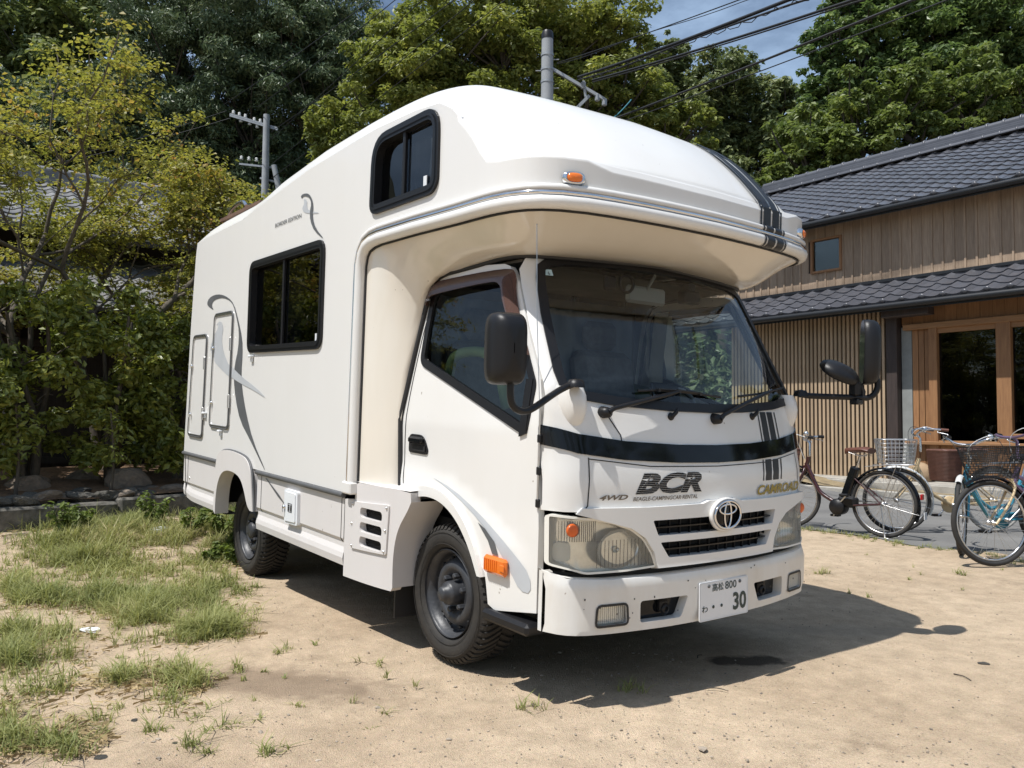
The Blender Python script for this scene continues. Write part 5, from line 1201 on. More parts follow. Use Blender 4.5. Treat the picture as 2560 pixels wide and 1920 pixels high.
# ================================================================== BICYCLES (own frame: x forward, z up, rear wheel contact at x=0)
def ring(g, c, r, tr, n=40, m=8, ax='y'):
    g.tube([vv(*c)+r*vv(math.cos(a), 0, math.sin(a)) for a in np.linspace(0, 2*math.pi, n+1)[:-1]], tr, m, closed=True)
def bike_wheel(parent, c, tyre_m, rim_m, rot=0.0, Rw=.335, tr=.018, name='wheel', dark_hub=False):
    e = G(); ring(e, (0, 0, 0), Rw-tr, tr); o = e.build(name, tyre_m, parent); o.location = c; o.rotation_euler = (0, 0, rot)
    e = G(); ring(e, (0, 0, 0), Rw-2*tr-.006, .0095, 40, 6); e.build('rim', rim_m, o)
    e = G()
    for k in range(28):
        a = 2*math.pi*k/28; s = 1 if k % 2 else -1; b = a+(.55 if (k//2) % 2 else -.55)
        e.bar((.018*math.cos(b), s*.028, .018*math.sin(b)), ((Rw-2*tr-.01)*math.cos(a), 0, (Rw-2*tr-.01)*math.sin(a)), .0022, .0022)
    sp = e.build('spokes', M['alu'], o); sp['kind'] = 'stuff'
    e = G(); e.lathe([(0, -.055), (.008, -.055), (.008, -.036), (.024, -.034), (.024, -.028), (.013, -.026), (.013, .026), (.024, .028), (.024, .034), (.008, .036), (.008, .055), (0, .055)], (0, 0, 0), 'y', 12); e.build('hub', M['alu'] if not dark_hub else M['black'], o)
    return o
def fender(parent, c, a0, a1, m, rot=0.0, Rf=.362, wd=.05, stay=True):
    e = G(); rows = []
    for a in np.linspace(R(a0), R(a1), 26):
        rows.append([((Rf-abs(t)**2*.018)*math.cos(a), t*wd/2, (Rf-abs(t)**2*.018)*math.sin(a)) for t in (-1, -.6, 0, .6, 1)])
    e.grid(rows); e.grid([[(x*.994, y, z*.994) for x, y, z in r] for r in rows], flip=True)
    o = e.build('fender', m, parent); o.location = c; o.rotation_euler = (0, 0, rot)
    if stay:
        e = G()
        for s in (-1, 1):
            a = R(a1-12 if a1 > 100 else a0+18); e.tube([(0, s*.05, 0), (.3*math.cos(a), s*.04, .3*math.sin(a)), (Rf*math.cos(a), s*.024, Rf*math.sin(a))], .0025, 5)
        e.build('fender_stay', M['alu'], o)
    return o
def wire_basket(parent, c, top, bot, h, m, nx=12, nz=7, rot=0.0, r=.0025, name='basket'):
    """c: centre of the bottom; top/bot: (length, width)"""
    e = G()
    def rect(t):
        L = bot[0]+(top[0]-bot[0])*t; W = bot[1]+(top[1]-bot[1])*t
        return rounded([(-L/2, -W/2), (-L/2, W/2), (L/2, W/2), (L/2, -W/2)], .05, 3)
    for k in range(nz):
        t = k/(nz-1); P = rect(t); e.tube([(x, y, h*t) for x, y in P], r*(1.8 if k == nz-1 else 1), 5, closed=True)
    A, B = resample(rect(0), .026), None; nA = len(A); pb = rect(0); pt = rect(1)
    def along(P, f):
        P = P+[P[0]]; d = [0]
        for i in range(1, len(P)): d.append(d[-1]+math.dist(P[i-1], P[i]))
        f *= d[-1]; return (float(IP(f, d, [p[0] for p in P])), float(IP(f, d, [p[1] for p in P])))
    for k in range(nx*4):
        f = k/(nx*4); a = along(pb, f); b = along(pt, f); e.bar((a[0], a[1], 0), (b[0], b[1], h), r*1.5, r*1.5)
    for k in range(7):
        x = -bot[0]/2+bot[0]*(k+.5)/7; e.bar((x, -bot[1]/2, 0), (x, bot[1]/2, 0), r*1.5, r*1.5)
    o = e.build(name, m, parent); o.location = c; o.rotation_euler = (0, 0, rot); return o
def wicker(parent, c, top, bot, h, m, rot=0.0):
    g = G()
    def rect(t, o=0):
        L = bot[0]+(top[0]-bot[0])*t+o; W = bot[1]+(top[1]-bot[1])*t+o
        return resample(rounded([(-L/2, -W/2), (-L/2, W/2), (L/2, W/2), (L/2, -W/2)], .05, 3), .022)
    n = len(rect(.5)); rows = []
    for k in range(23):
        t = k/22; P = rounded([(-1, -1), (-1, 1), (1, 1), (1, -1)], .3, 4); L = (bot[0]+(top[0]-bot[0])*t)/2; W = (bot[1]+(top[1]-bot[1])*t)/2
        Q = resample(P, .105); g.tube([(x*L+.005*((i+k) % 2)*np.sign(x), y*W+.005*((i+k) % 2)*np.sign(y), h*t) for i, (x, y) in enumerate(Q)], .0062, 5, closed=True)
    o = g.build('basket', m, parent); o.location = c; o.rotation_euler = (0, 0, rot)
    g = G(); P = rounded([(-1, -1), (-1, 1), (1, 1), (1, -1)], .3, 4); g.tube([(x*top[0]/2, y*top[1]/2, h) for x, y in P], .012, 6, closed=True); g.add([(x*bot[0]/2*.98, y*bot[1]/2*.98, .004) for x, y in P], [tuple(range(len(P)))]); g.build('basket_rim', m, o); return o
M['spokeblk'] = mat('black_wire', (.012, .012, .012), .5)
M['rubtyre'] = mat('bicycle_tyre', (.028, .027, .026), .8, var=.2, vscale=9)
M['greytyre'] = mat('pale_grey_tyre', (.30, .29, .27), .8)
M['brownl'] = mat('brown_leather', (.115, .042, .026), .42, var=.15, vscale=9)
M['brownw'] = mat('brown_wicker', (.115, .052, .036), .6, var=.3, vscale=30)
M['maroon'] = mat('maroon_paint', (.045, .014, .016), .25, coat=.5)
M['cream'+'p'] = mat('cream_paint', (.52, .40, .235), .35, coat=.3)
M['bluep'] = mat('turquoise_paint', (.055, .30, .42), .28, .25, coat=.4)
M['purp'] = mat('mauve_paint', (.20, .14, .24), .28, .4, coat=.4)
M['whitep'] = mat('white_bike_paint', (.62, .63, .62), .35)
M['red'] = mat('red_reflector', (.42, .012, .014), .2)
def saddle(parent, x, z, m):
    g = G(); rows = []
    for t, hw, zz in ((0, .095, 0), (.06, .105, .012), (.12, .085, .008), (.17, .05, .002), (.22, .03, .0), (.27, .022, -.006), (.285, .008, -.014)):
        rows.append([(x-.13+t, hw*math.cos(a), z+zz+(.028 if math.sin(a) > 0 else .03)*math.sin(a)) for a in np.linspace(0, 2*math.pi, 15)])
    g.grid(rows); g.add(rows[0], [tuple(range(15))]); s = g.build('saddle', m, parent)
    g = G()
    for y in (-.03, .03): g.tube([(x-.08, y, z-.03), (x-.05, y, z-.055), (x+.02, y, z-.05), (x+.10, y, z-.02)], .004, 5)
    for y in (-.05, .05): g.tube([(x-.09+.012*math.cos(k*.9), y+.012*math.sin(k*.9), z-.06+k*.0022) for k in range(18)], .002, 4)
    g.build('saddle_spring', M['alu'], s); return s
def crank(parent, x, z, m_guard, chain=True, rx=0.0):
    g = G(); g.lathe([(0, -.05), (.02, -.05), (.02, .05), (0, .05)], (x, 0, z), 'y', 12)
    g.tube([(x, -.055, z), (x+.11, -.07, z-.12)], .009, 6); g.tube([(x, .055, z), (x-.11, .07, z+.12)], .009, 6); c = g.build('crank', M['alu'], parent)
    for s, px, pz in ((-1, .11, -.12), (1, -.11, .12)): e = G(); e.box((x+px, s*.115, z+pz), (.09, .075, .024), bev=.006); e.build('pedal', M['black'], c)
    if chain:
        e = G(); e.box((x/2, -.048, z*.5+.165), (x*.92, .022, .075), bev=.012); e.lathe([(0, -.06), (.085, -.06), (.09, -.05), (.085, -.04), (0, -.04)], (x, 0, z), 'y', 24); e.build('chain_case', m_guard, parent)
    return c
def bar_set(parent, stem, kind, rot, grip_m, m=None, bell=True, lever=True):
    """handlebar turned with the fork; stem: top of the steerer"""
    root = G(); m = m or M['chrome']
    root.tube([(0, 0, -.12), (.0, 0, .02), (.025, 0, .05)], .0125, 8)
    if kind == 'swept': H = lambda s: chaikin([(.03, 0, .05), (.055, s*.08, .055), (.045, s*.17, .10), (-.03, s*.255, .125), (-.15, s*.285, .115), (-.20, s*.29, .11)], 2)
    else: H = lambda s: chaikin([(.03, 0, .05), (.04, s*.12, .06), (.02, s*.22, .085), (-.05, s*.30, .09), (-.10, s*.315, .085)], 2)
    for s in (-1, 1): root.tube(H(s), .011, 8)
    o = root.build('handlebar', m, parent); o.location = stem; o.rotation_euler = (0, 0, rot)
    for s in (-1, 1):
        P = H(s); g = G(); g.tube([P[-1]+(P[-1]-P[-4])*.0, P[-1]*.45+P[-6]*.55, P[-7]], .0165, 8); g.build('grip', grip_m, o)
        g = G(); g.tube([P[-8]+vv(0, 0, -.012), P[-8]+vv(.01, s*.03, -.03), P[-4]+vv(.0, s*.045, -.04), P[-1]+vv(.02, s*.05, -.05)], .005, 5); g.build('brake_lever', M['alu'], o)
        g = G(); g.tube(chaikin([P[-8]+vv(.02, 0, 0), P[-8]+vv(.14, -s*.03, .04), vv(.12, s*.05, .05), vv(.05, s*.02, -.15)], 2), .003, 5); g.build('brake_cable', M['rub'] if s < 0 else M['label'], o)
    if bell: g = G(); g.sphere((.0, .19, .125), (.028, .028, .026), 12, 8); g.lathe([(.012, .0), (.014, .02), (.012, .03)], (0, .19, .09), 'z', 10); g.build('bell', M['chrome'], o)
    return o
def place(root, rear, front):
    d = vv(front[0]-rear[0], front[1]-rear[1]); root.location = (rear[0], rear[1], float(gz(rear[0], rear[1]))+.006); root.rotation_euler = (root.rotation_euler[0], 0, math.atan2(d[1], d[0])); return float(np.linalg.norm(d))
def loop_frame(parent, WB, m, hx, hz, style='loop', r=.017):
    """frame of a step-through city bike; hx,hz: bottom of the head tube"""
    bb = vv(.46, 0, .285); st = vv(.30, 0, .64); ax = vv(0, 0, .335); ht = vv(hx-.055, 0, hz+.15)
    g = G()
    if style == 'loop': g.tube(chaikin([(hx-.02, 0, hz+.09), (hx-.13, 0, hz-.14), (.68, 0, .40), (.54, 0, .325), bb], 3), .021, 10)
    elif style == 'double':
        g.tube([(hx-.03, 0, hz+.08), (.70, 0, .46), (.60, 0, .385), (.40, 0, .42)], .017, 8); g.tube([(hx-.012, 0, hz+.02), (.62, 0, .315), bb], .018, 8)
    else: g.tube([(hx-.03, 0, hz+.09), (.41, 0, .45)], r, 8); g.tube([(hx-.01, 0, hz+.02), bb], .018, 8)
    g.tube([bb, st], .0165, 8); g.tube([(hx, 0, hz), ht], .021, 10)
    for s in (-1, 1):
        g.tube([bb+vv(-.02, s*.03, 0), (.2, s*.05, .31), ax+vv(0, s*.06, 0)], .009, 6); g.tube([st+vv(.02, s*.02, -.04), ax+vv(0, s*.06, 0)], .0075, 6)
    f = g.build('frame', m, parent)
    g = G(); g.tube([st+vv(.01, 0, -.05), st+vv(-.06, 0, .16)], .0125, 8); g.build('seat_post', M['chrome'], f); return f, ht
def fork(parent, hx, hz, wb, rot, m, crown=.40):
    g = G(); dx = wb-hx
    for s in (-1, 1): g.tube(chaikin([(0, s*.012, .03), (.008, s*.05, -.02), (dx*.45, s*.052, (.335-hz)*.55), (dx+.0, s*.055, .335-hz)], 1), .0105, 8)
    g.tube([(0, 0, -.02), (0, 0, .06)], .019, 8)
    o = g.build('fork', m, parent); o.location = (hx, 0, hz); o.rotation_euler = (0, 0, rot); return o
def stand(parent, m=None, side=1):
    g = G()
    for s in (-1, 1): g.tube([(0, s*.07, .33), (-.03, s*.09, .15), (-.06, s*.12, .015), (-.10, s*.12, .012)], .006, 6)
    g.tube([(-.05, -.115, .05), (-.05, .115, .05)], .005, 5); return g.build('stand', m or M['alu'], parent)
def rack(parent):
    g = G()
    for s in (-1, 1): g.tube(chaikin([(.16, s*.055, .70), (-.02, s*.06, .725), (-.24, s*.06, .735), (-.30, s*.03, .735)], 1), .005, 6); g.tube([(0, s*.06, .34), (-.16, s*.062, .73)], .004, 5)
    for x in (.08, -.05, -.18): g.tube([(x, -.058, .725), (x, .058, .725)], .004, 5)
    return g.build('luggage_rack', M['alu'], parent)
BG = 'bicycles parked on the asphalt in front of the house'
# -- maroon electric bicycle
b = thing('bicycle', 'maroon electric bicycle with brown saddle and black battery, nearest the van', 'bicycle', group=BG)
WB = place(b, (-1.955, 4.98), (-3.0, 4.92))
f, ht = loop_frame(b, WB, M['maroon'], WB-.19, .62, 'loop')
bike_wheel(b, (0, 0, .335), M['rubtyre'], M['alu']); wf = bike_wheel(b, (WB, 0, .335), M['rubtyre'], M['alu'], R(20))
fender(b, (0, 0, .335), 20, 205, M['blackg']); fender(b, (WB, 0, .335), 15, 140, M['blackg'], R(20)); fork(b, WB-.19, .62, WB-.0, R(20), M['maroon'])
bar_set(b, (WB-.25, 0, .90), 'flat', R(20), M['black']); wire_basket(b, (WB+.06, .03, .60), (.34, .42), (.25, .30), .25, M['brownw'], 10, 6, R(20), .004)
saddle(b, .245, .86, M['brownl']); crank(b, .46, .285, M['maroon'], False)
g = G(); g.box((.345, 0, .52), (.085, .085, .36), Matrix.Rotation(R(-20), 3, 'Y'), bev=.015); bt_ = g.build('battery', M['blackg'], b)
g = G(); g.box((.33, -.045, .60), (.05, .004, .05), Matrix.Rotation(R(-20), 3, 'Y')); g.box((.36, -.045, .49), (.05, .004, .06), Matrix.Rotation(R(-20), 3, 'Y')); g.build('battery_label', M['label'], bt_)
g = G(); g.lathe([(0, -.075), (.075, -.07), (.085, -.05), (.085, .05), (.075, .07), (0, .075)], (.47, 0, .27), 'y', 24); g.box((.37, 0, .33), (.2, .11, .12), bev=.03); g.build('motor', M['black'], b)
g = G(); g.tube([(.46, -.055, .27), (0, -.055, .325)], .008, 6); g.tube([(.46, -.055, .33), (0, -.055, .35)], .006, 6); g.build('chain', M['mould'], b)
rack(b); stand(b); g = G(); g.box((-.372, 0, .43), (.02, .05, .055), bev=.006); g.build('reflector', M['red'], b); g = G(); g.box((-.40, 0, .25), (.006, .055, .07)); g.build('mud_flap', M['label'], b)
# -- cream bicycle with wire basket and brown grips
b = thing('bicycle', 'cream loop frame bicycle with silver wire basket and brown grips', 'bicycle', group=BG)
WB = place(b, (-1.52, 6.40), (-2.10, 5.50))
f, ht = loop_frame(b, WB, M['creamp'], WB-.20, .62, 'loop')
bike_wheel(b, (0, 0, .335), M['greytyre'], M['alu']); bike_wheel(b, (WB, 0, .335), M['rubtyre'], M['alu'], R(-18))
fender(b, (0, 0, .335), 20, 200, M['blackg']); fender(b, (WB, 0, .335), 60, 205, M['whitep'], R(-18)); fork(b, WB-.20, .62, WB, R(-18), M['creamp'])
bar_set(b, (WB-.27, 0, .96), 'swept', R(-18), M['brownl']); wire_basket(b, (WB+.02, .03, .72), (.36, .42), (.30, .34), .25, M['alu'], 9, 7, R(-18))
saddle(b, .245, .86, M['brownl']); crank(b, .46, .285, M['creamp']); rack(b); stand(b)
# -- turquoise bicycle with wicker basket, front wheel turned
b = thing('bicycle', 'turquoise bicycle with brown wicker basket and its front wheel turned aside', 'bicycle', group=BG)
WB = place(b, (-.62, 5.42), (-1.17, 4.52))
f, ht = loop_frame(b, WB, M['bluep'], WB-.20, .62, 'double')
TR = R(50); tw = lambda x, y, z: None
pivot = vv(WB-.20, 0)
def turned(dx, dy, z, a): return (WB-.20+dx*math.cos(a)-dy*math.sin(a), dx*math.sin(a)+dy*math.cos(a), z)
bike_wheel(b, (0, 0, .335), M['rubtyre'], M['alu']); bike_wheel(b, turned(.20, 0, .335, TR), M['rubtyre'], M['alu'], TR)
fender(b, (0, 0, .335), 20, 200, M['chrome']); fender(b, turned(.20, 0, .335, TR), 60, 195, M['whitep'], TR); fork(b, WB-.20, .62, WB, TR, M['bluep'])
bar_set(b, (WB-.26, 0, .90), 'swept', TR*.5, M['black']); wicker(b, (WB-.02, .02, .64), (.19, .24), (.15, .20), .26, M['brownw'], R(8))
saddle(b, .245, .84, M['black']); crank(b, .46, .285, M['bluep']); rack(b); stand(b)
# -- mauve bicycle with black mesh basket, nearest
b = thing('bicycle', 'mauve bicycle with black mesh basket and cream fork, nearest the camera', 'bicycle', group=BG)
WB = place(b, (.06, 5.0), (-.60, 4.13)); b.rotation_euler = (R(4), 0, b.rotation_euler[2])
f, ht = loop_frame(b, WB, M['purp'], WB-.20, .64, 'straight')
TR = R(6)
bike_wheel(b, (0, 0, .345), M['rubtyre'], M['alu'], Rw=.345); bike_wheel(b, turned(.20, 0, .345, TR), M['rubtyre'], M['alu'], TR, Rw=.345, tr=.021)
fender(b, (0, 0, .345), 20, 200, M['chrome']); fender(b, turned(.20, 0, .345, TR), 55, 150, M['blackg'], TR, Rf=.378); fork(b, WB-.20, .64, WB, TR, M['creamp'])
bar_set(b, (WB-.26, 0, .98), 'flat', TR, M['black'], m=M['purp']); wire_basket(b, turned(.19, .03, .70, TR), (.36, .40), (.26, .30), .25, M['spokeblk'], 22, 14, TR, .002)
saddle(b, .245, .86, M['black']); crank(b, .46, .285, M['blackg']); stand(b)
# -- white framed one half hidden behind it
b = thing('bicycle', 'silver grey bicycle half hidden behind the mauve bicycle at the right edge', 'bicycle', group=BG)
WB = place(b, (.35, 5.75), (-.35, 4.95))
f, ht = loop_frame(b, WB, M['whitep'], WB-.20, .62, 'straight')
bike_wheel(b, (0, 0, .335), M['rubtyre'], M['alu']); bike_wheel(b, (WB, 0, .335), M['rubtyre'], M['alu'], R(-8)); fender(b, (WB, 0, .335), 50, 160, M['chrome'], R(-8)); fender(b, (0, 0, .335), 20, 200, M['chrome']); fork(b, WB-.2, .62, WB, R(-8), M['whitep'])
bar_set(b, (WB-.26, 0, .96), 'flat', R(-8), M['black']); wire_basket(b, (WB+.02, 0, .68), (.34, .38), (.26, .30), .24, M['spokeblk'], 12, 8, R(-8)); saddle(b, .245, .84, M['black']); crank(b, .46, .285, M['whitep']); stand(b)
# ================================================================== GARDEN AND OLD HOUSE ON THE LEFT
M['stone'] = mat('grey_stone', (.20, .185, .16), .95, col2=(.045, .043, .036), vscale=11, bump=1.0, bscale=26, island=.2)
M['rock'] = mat('brown_rock', (.28, .22, .165), .9, col2=(.15, .125, .10), vscale=4, bump=.9, bscale=9, island=.2)
M['soil'] = mat('leaf_litter_soil', (.24, .145, .08), .95, col2=(.12, .075, .045), vscale=14, bump=1.0, bscale=40, detail=9)
M['bark'] = mat('grey_bark', (.15, .125, .095), .9, col2=(.06, .05, .04), vscale=7, bump=.6, bscale=22, stretch=(3, 3, .8))
M['barkd'] = mat('dark_bark', (.07, .06, .048), .9, var=.3, vscale=7, bump=.6, bscale=20, stretch=(3, 3, .8))
K0, K1 = vv(-6.02, -2.6), vv(-6.75, .6)          # line of the stone kerb
kd = (K1-K0)/np.linalg.norm(K1-K0); kn = vv(-kd[1], kd[0])   # kn points away from the lot
if kn[0] > 0: kn = -kn
def K(s, d): p = K0+kd*s+kn*d; return p
kb = thing('stone_kerb', 'low grey stone kerb between the grass and the garden bed', 'kerb', (*K(1.5, 0), .1))
s = -3.2
while s < 6.5:
    L = rnd.uniform(1.1, 1.9); p = K(s+L/2, .07+rnd.uniform(-.012, .012)); z = float(gz(*p))
    g = G(); g.box((0, 0, 0), (.16, L-.012, .30), bev=.022); o = g.build('kerb_stone', M['stone'], kb)
    o.location = vv(p[0]-kb.location[0], p[1]-kb.location[1], z+.06-.1+rnd.uniform(-.01, .01)); o.rotation_euler = (rnd.uniform(-.01, .01), rnd.uniform(-.04, .04), math.atan2(kd[1], kd[0])-math.pi/2+rnd.uniform(-.02, .02)); s += L
# bed
rows = []
for s in np.arange(-3.6, 7.2, .12):
    r = []
    for d in np.linspace(.12, 3.4, 26):
        p = K(s, d); r.append((p[0], p[1], float(gz(*p))+.15+.16*min(1, d/1.2)+.07*vnoise(np.array([p[0]]), np.array([p[1]]), 2.2, 5)[0]+.03*vnoise(np.array([p[0]]), np.array([p[1]]), 9, 6)[0]))
    rows.append(r)
g = G(); g.grid(rows, flip=False); tag(g.build('garden_bed', M['soil']), kind='structure')
def rock_mesh(seed):
    bm = bmesh.new(); bmesh.ops.create_icosphere(bm, subdivisions=3, radius=1); r = random.Random(seed)
    dirs = [Vector((r.gauss(0, 1), r.gauss(0, 1), r.gauss(0, 1))).normalized() for _ in range(11)]; cut = [r.uniform(.55, .88) for _ in dirs]
    for v in bm.verts:
        for d, c in zip(dirs, cut):
            t = v.co.dot(d)
            if t > c: v.co -= d*(t-c)*.9
        v.co *= 1+r.uniform(-.035, .035)+.10*(float(vnoise(np.array([v.co.x*1.3+9]), np.array([v.co.y*1.3+v.co.z*1.7+9]), 2.0, seed)[0])-.5)
    me = bpy.data.meshes.new('rock'); bm.to_mesh(me); bm.free(); return me
rocks = [rock_mesh(i) for i in range(7)]
for me in rocks[:4]: me.materials.append(M['rock'])
for me in rocks[4:]: me.materials.append(M['stone'])
big = [(.25, 1.05, .30, 'broad brown boulder at the far left of the garden bed'), (1.02, .95, .33, 'brown boulder left of the slender stems in the garden bed'), (1.62, 1.15, .27, 'tall pale boulder behind the middle of the garden bed'), (1.86, .72, .34, 'large flat topped boulder in the middle of the garden bed'), (2.75, .85, .26, 'rounded boulder right of the forked shrub trunk'), (2.72, .38, .22, 'upright dark boulder beside the kerb right of the forked trunk'), (3.15, .40, .25, 'squarish boulder by the kerb nearest the van'), (3.45, .9, .24, 'low boulder at the back behind the van rear'), (-.45, 1.1, .28, 'low brown boulder at the left edge behind the maple trunk')]
for k, (s, d, r, lb) in enumerate(big):
    p = K(s, d); o = link('boulder', rocks[k % 7], None, None); o.location = (p[0], p[1], float(gz(*p))+.21+r*.2); o.scale = (r*rnd.uniform(.65, .85), r*rnd.uniform(.75, .95), r*rnd.uniform(.55, .75)); o.rotation_euler = (rnd.uniform(-.3, .3), rnd.uniform(-.3, .3), rnd.uniform(0, 6)); tag(o, lb, 'boulder', 'boulders in the garden bed')
for k in range(120):
    s = rnd.uniform(-1.2, 4.2); d = .17+abs(rnd.gauss(0, .20)); p = K(s, d); r = rnd.uniform(.05, .13); o = link('edging_stone', rocks[4+k % 3] if k % 4 else rocks[k % 4], None, None)
    o.location = (p[0], p[1], float(gz(*p))+.17+r*.3+.1*d); o.scale = (r*1.2, r*rnd.uniform(.9, 1.7), r*.6); o.rotation_euler = (rnd.uniform(-.3, .3), rnd.uniform(-.3, .3), rnd.uniform(0, 6)); tag(o, 'dark broken edging stone lying behind the kerb', 'stone', 'broken stones along the kerb')
# ---- foliage tools
def leaves(centers, radii, counts, size, seed, up=.5, hollow=.45, asp=.42, jit=.35, droop=0.0):
    """diamond leaves spread through ellipsoid clumps -> (V,F)"""
    r = np.random.RandomState(seed); counts = np.asarray(counts, int); C = np.repeat(np.asarray(centers, float), counts, 0); Rd = np.repeat(np.asarray(radii, float), counts, 0); n = len(C)
    d = r.normal(size=(n, 3)); d /= np.linalg.norm(d, axis=1)[:, None]; rad = (hollow+(1-hollow)*r.rand(n))[:, None]
    P = C+d*Rd*rad
    N = d*.55+vv(0, 0, up)+r.normal(size=(n, 3))*jit; N /= np.linalg.norm(N, axis=1)[:, None]
    t = d*vv(1, 1, .3)+r.normal(size=(n, 3))*.7+vv(0, 0, -droop); t -= N*(t*N).sum(1)[:, None]; t /= np.linalg.norm(t, axis=1)[:, None]+1e-9; b = np.cross(N, t)
    L = size*(.65+.7*r.rand(n))[:, None]; W = L*asp*(.8+.4*r.rand(n))[:, None]
    V = np.stack([P-t*L*.5, P+b*W*.5+N*W*.12, P+t*L*.5-N*L*.08, P-b*W*.5+N*W*.12], 1).reshape(-1, 3)
    F = np.arange(4*n).reshape(-1, 4); return V, F
def limb(g, pts, r0, r1, n=7):
    P = chaikin(pts, 2); g.tube(P, list(np.linspace(r0, r1, len(P))), n, caps=False)
class Tree:
    """branching skeleton; the tips carry leaf clumps"""
    def __init__(s, seed): s.r = random.Random(seed); s.g = G(); s.tips = []
    def grow(s, p, d, L, r, depth, spread=.6, up=.25, nmin=2, nmax=3, shrink=.72):
        P = [vv(*p)]; d = vv(*d)/np.linalg.norm(d); k = 4
        for i in range(k):
            d = d+vv(s.r.gauss(0, .13), s.r.gauss(0, .13), s.r.gauss(0, .08)+up*.12); d /= np.linalg.norm(d); P.append(P[-1]+d*L/k)
        s.g.tube(P, list(np.linspace(r, r*.68, len(P))), 7 if r > .03 else 5, caps=False)
        if depth <= 2: s.tips.append((P[-1], d, depth)); 
        if depth == 0: return
        if depth <= 2: s.tips.append((P[2], d, depth))
        for i in range(s.r.randint(nmin, nmax)):
            a = s.r.uniform(0, 6.28); ref = vv(0, 0, 1) if abs(d[2]) < .9 else vv(1, 0, 0); x = np.cross(d, ref); x /= np.linalg.norm(x); y = np.cross(d, x)
            nd = d+spread*s.r.uniform(.6, 1.2)*(math.cos(a)*x+math.sin(a)*y)+vv(0, 0, up*.4)
            q = P[-1] if i == 0 else P[s.r.choice([2, 3, 4])]
            s.grow(q, nd, L*shrink*s.r.uniform(.8, 1.15), r*(.66 if i == 0 else .52), depth-1, spread, up, nmin, nmax, shrink)
# ---- maples in front of the old house
M['maple'] = leafmat('maple_leaves', (.165, .19, .05), (.37, .345, .09), (.42, .25, .10), .5, .45)
def maple(label, base, stems, seed, nleaf, size=.052):
    t = thing('maple_tree', label, 'tree', base, 0, 'maple trees along the garden bed'); T = Tree(seed)
    for (dx, dy, dz), L, r, dep in stems: T.grow((0, 0, 0), (dx*1.3, dy*1.3, dz), L*1.06, r*1.1, dep, .80, .16, 2, 3, .70)
    T.g.build('trunk', M['bark'], t)
    tips = [q for q in T.tips if q[0][2] > 1.75 or T.r.random() < .25]; C = []; Rr = []
    for q, d, dep in tips:
        C.append(q+d*.08); s_ = T.r.uniform(.6, 1.2); Rr.append((.34*s_, .34*s_, .085*s_))
    n = max(1, int(nleaf/len(C))); V, F = leaves(C, Rr, [n]*len(C), size, seed, up=1.1, hollow=.1, asp=.75, jit=.45)
    npmesh('crown', V, F, M['maple'], t); return t
mp = K(.62, .35); maple('yellow green maple with forked trunk rising behind the hedge at the far left', (-7.5, -1.85, .45), [((-.1, -.25, 1), 1.75, .062, 5), ((-.2, .25, 1), 1.6, .055, 5), ((.05, .0, 1.1), 1.6, .05, 5)], 11, 26000)
maple('orange tinged maple with spreading stems left of the van', (-8.55, -.85, .5), [((.0, .3, 1), 1.65, .07, 5), ((.1, -.35, 1), 1.6, .06, 5), ((.0, .75, .75), 1.4, .055, 5), ((-.2, .0, 1), 1.65, .06, 5)], 23, 30000)
maple('small yellowing maple close behind the van rear', (-8.9, -.1, .5), [((.0, .25, 1), 1.25, .06, 5), ((.0, -.4, 1), 1.25, .05, 5), ((.1, .5, .8), 1.2, .045, 5)], 37, 17000)
# ---- evergreen hedge shrubs
M['hedge'] = leafmat('glossy_hedge_leaves', (.11, .145, .034), (.27, .29, .06), (.48, .43, .11), .34, .3, .5)
def shrub(label, base, h, w_, seed, n, size=.075, stems=3, cat='shrub', low=.12, grp='evergreen shrubs forming the hedge'):
    t = thing('evergreen_shrub', label, cat, base, 0, grp); r = random.Random(seed); g = G(); C = []; Rr = []
    for k in range(stems):
        a = r.uniform(0, 6.28); x, y = .12*math.cos(a), .12*math.sin(a); top = (r.uniform(-w_, w_)*.7, r.uniform(-w_, w_)*.7, h*r.uniform(.75, .95))
        limb(g, [(x*.4, y*.4, -.05), (x+r.uniform(-.1, .1), y+r.uniform(-.1, .1), h*.3), (top[0]*.6, top[1]*.6+r.uniform(-.1, .1), h*.6), top], .044, .012)
        for j in range(5):
            f = r.uniform(.35, .95); q = vv(top[0]*f, top[1]*f, top[2]*f); e_ = q+vv(r.uniform(-w_, w_)*.8, r.uniform(-w_, w_)*.8, r.uniform(.0, .3)); limb(g, [q, (q+e_)/2+vv(0, 0, .05), e_], .012, .004, 5)
    g.build('trunk', M['bark'], t)
    for k in range(34):
        C.append((r.uniform(-w_, w_), r.uniform(-w_, w_), h*(low+(1.02-low)*r.random()**.85))); s_ = r.uniform(.13, .28); Rr.append((s_, s_, s_*.8))
    V, F = leaves(C, Rr, [n//34]*34, size, seed, up=.6, hollow=.3, asp=.55, jit=.5); npmesh('crown', V, F, M['hedge'], t); return t
sh = [(-.55, .95, 2.0, 'evergreen shrub at the left edge of the hedge'), (.25, .95, 2.05, 'evergreen shrub in front of the first maple trunk'), (1.05, 1.05, 2.0, 'leafy evergreen shrub with slender twin stems'), (1.85, 1.0, 2.0, 'dense evergreen shrub above the flat topped boulder'), (2.6, .95, 1.95, 'evergreen shrub on the forked trunk beside the van'), (3.4, 1.1, 1.9, 'dark evergreen shrub partly hidden by the van'), (4.3, 1.5, 1.9, 'evergreen shrub behind the van')]
for k, (s, d, h, lb) in enumerate(sh):
    p = K(s, d); shrub(lb, (p[0], p[1], float(gz(*p))+.28), h, .56, 100+k, 6200, .08, 3)
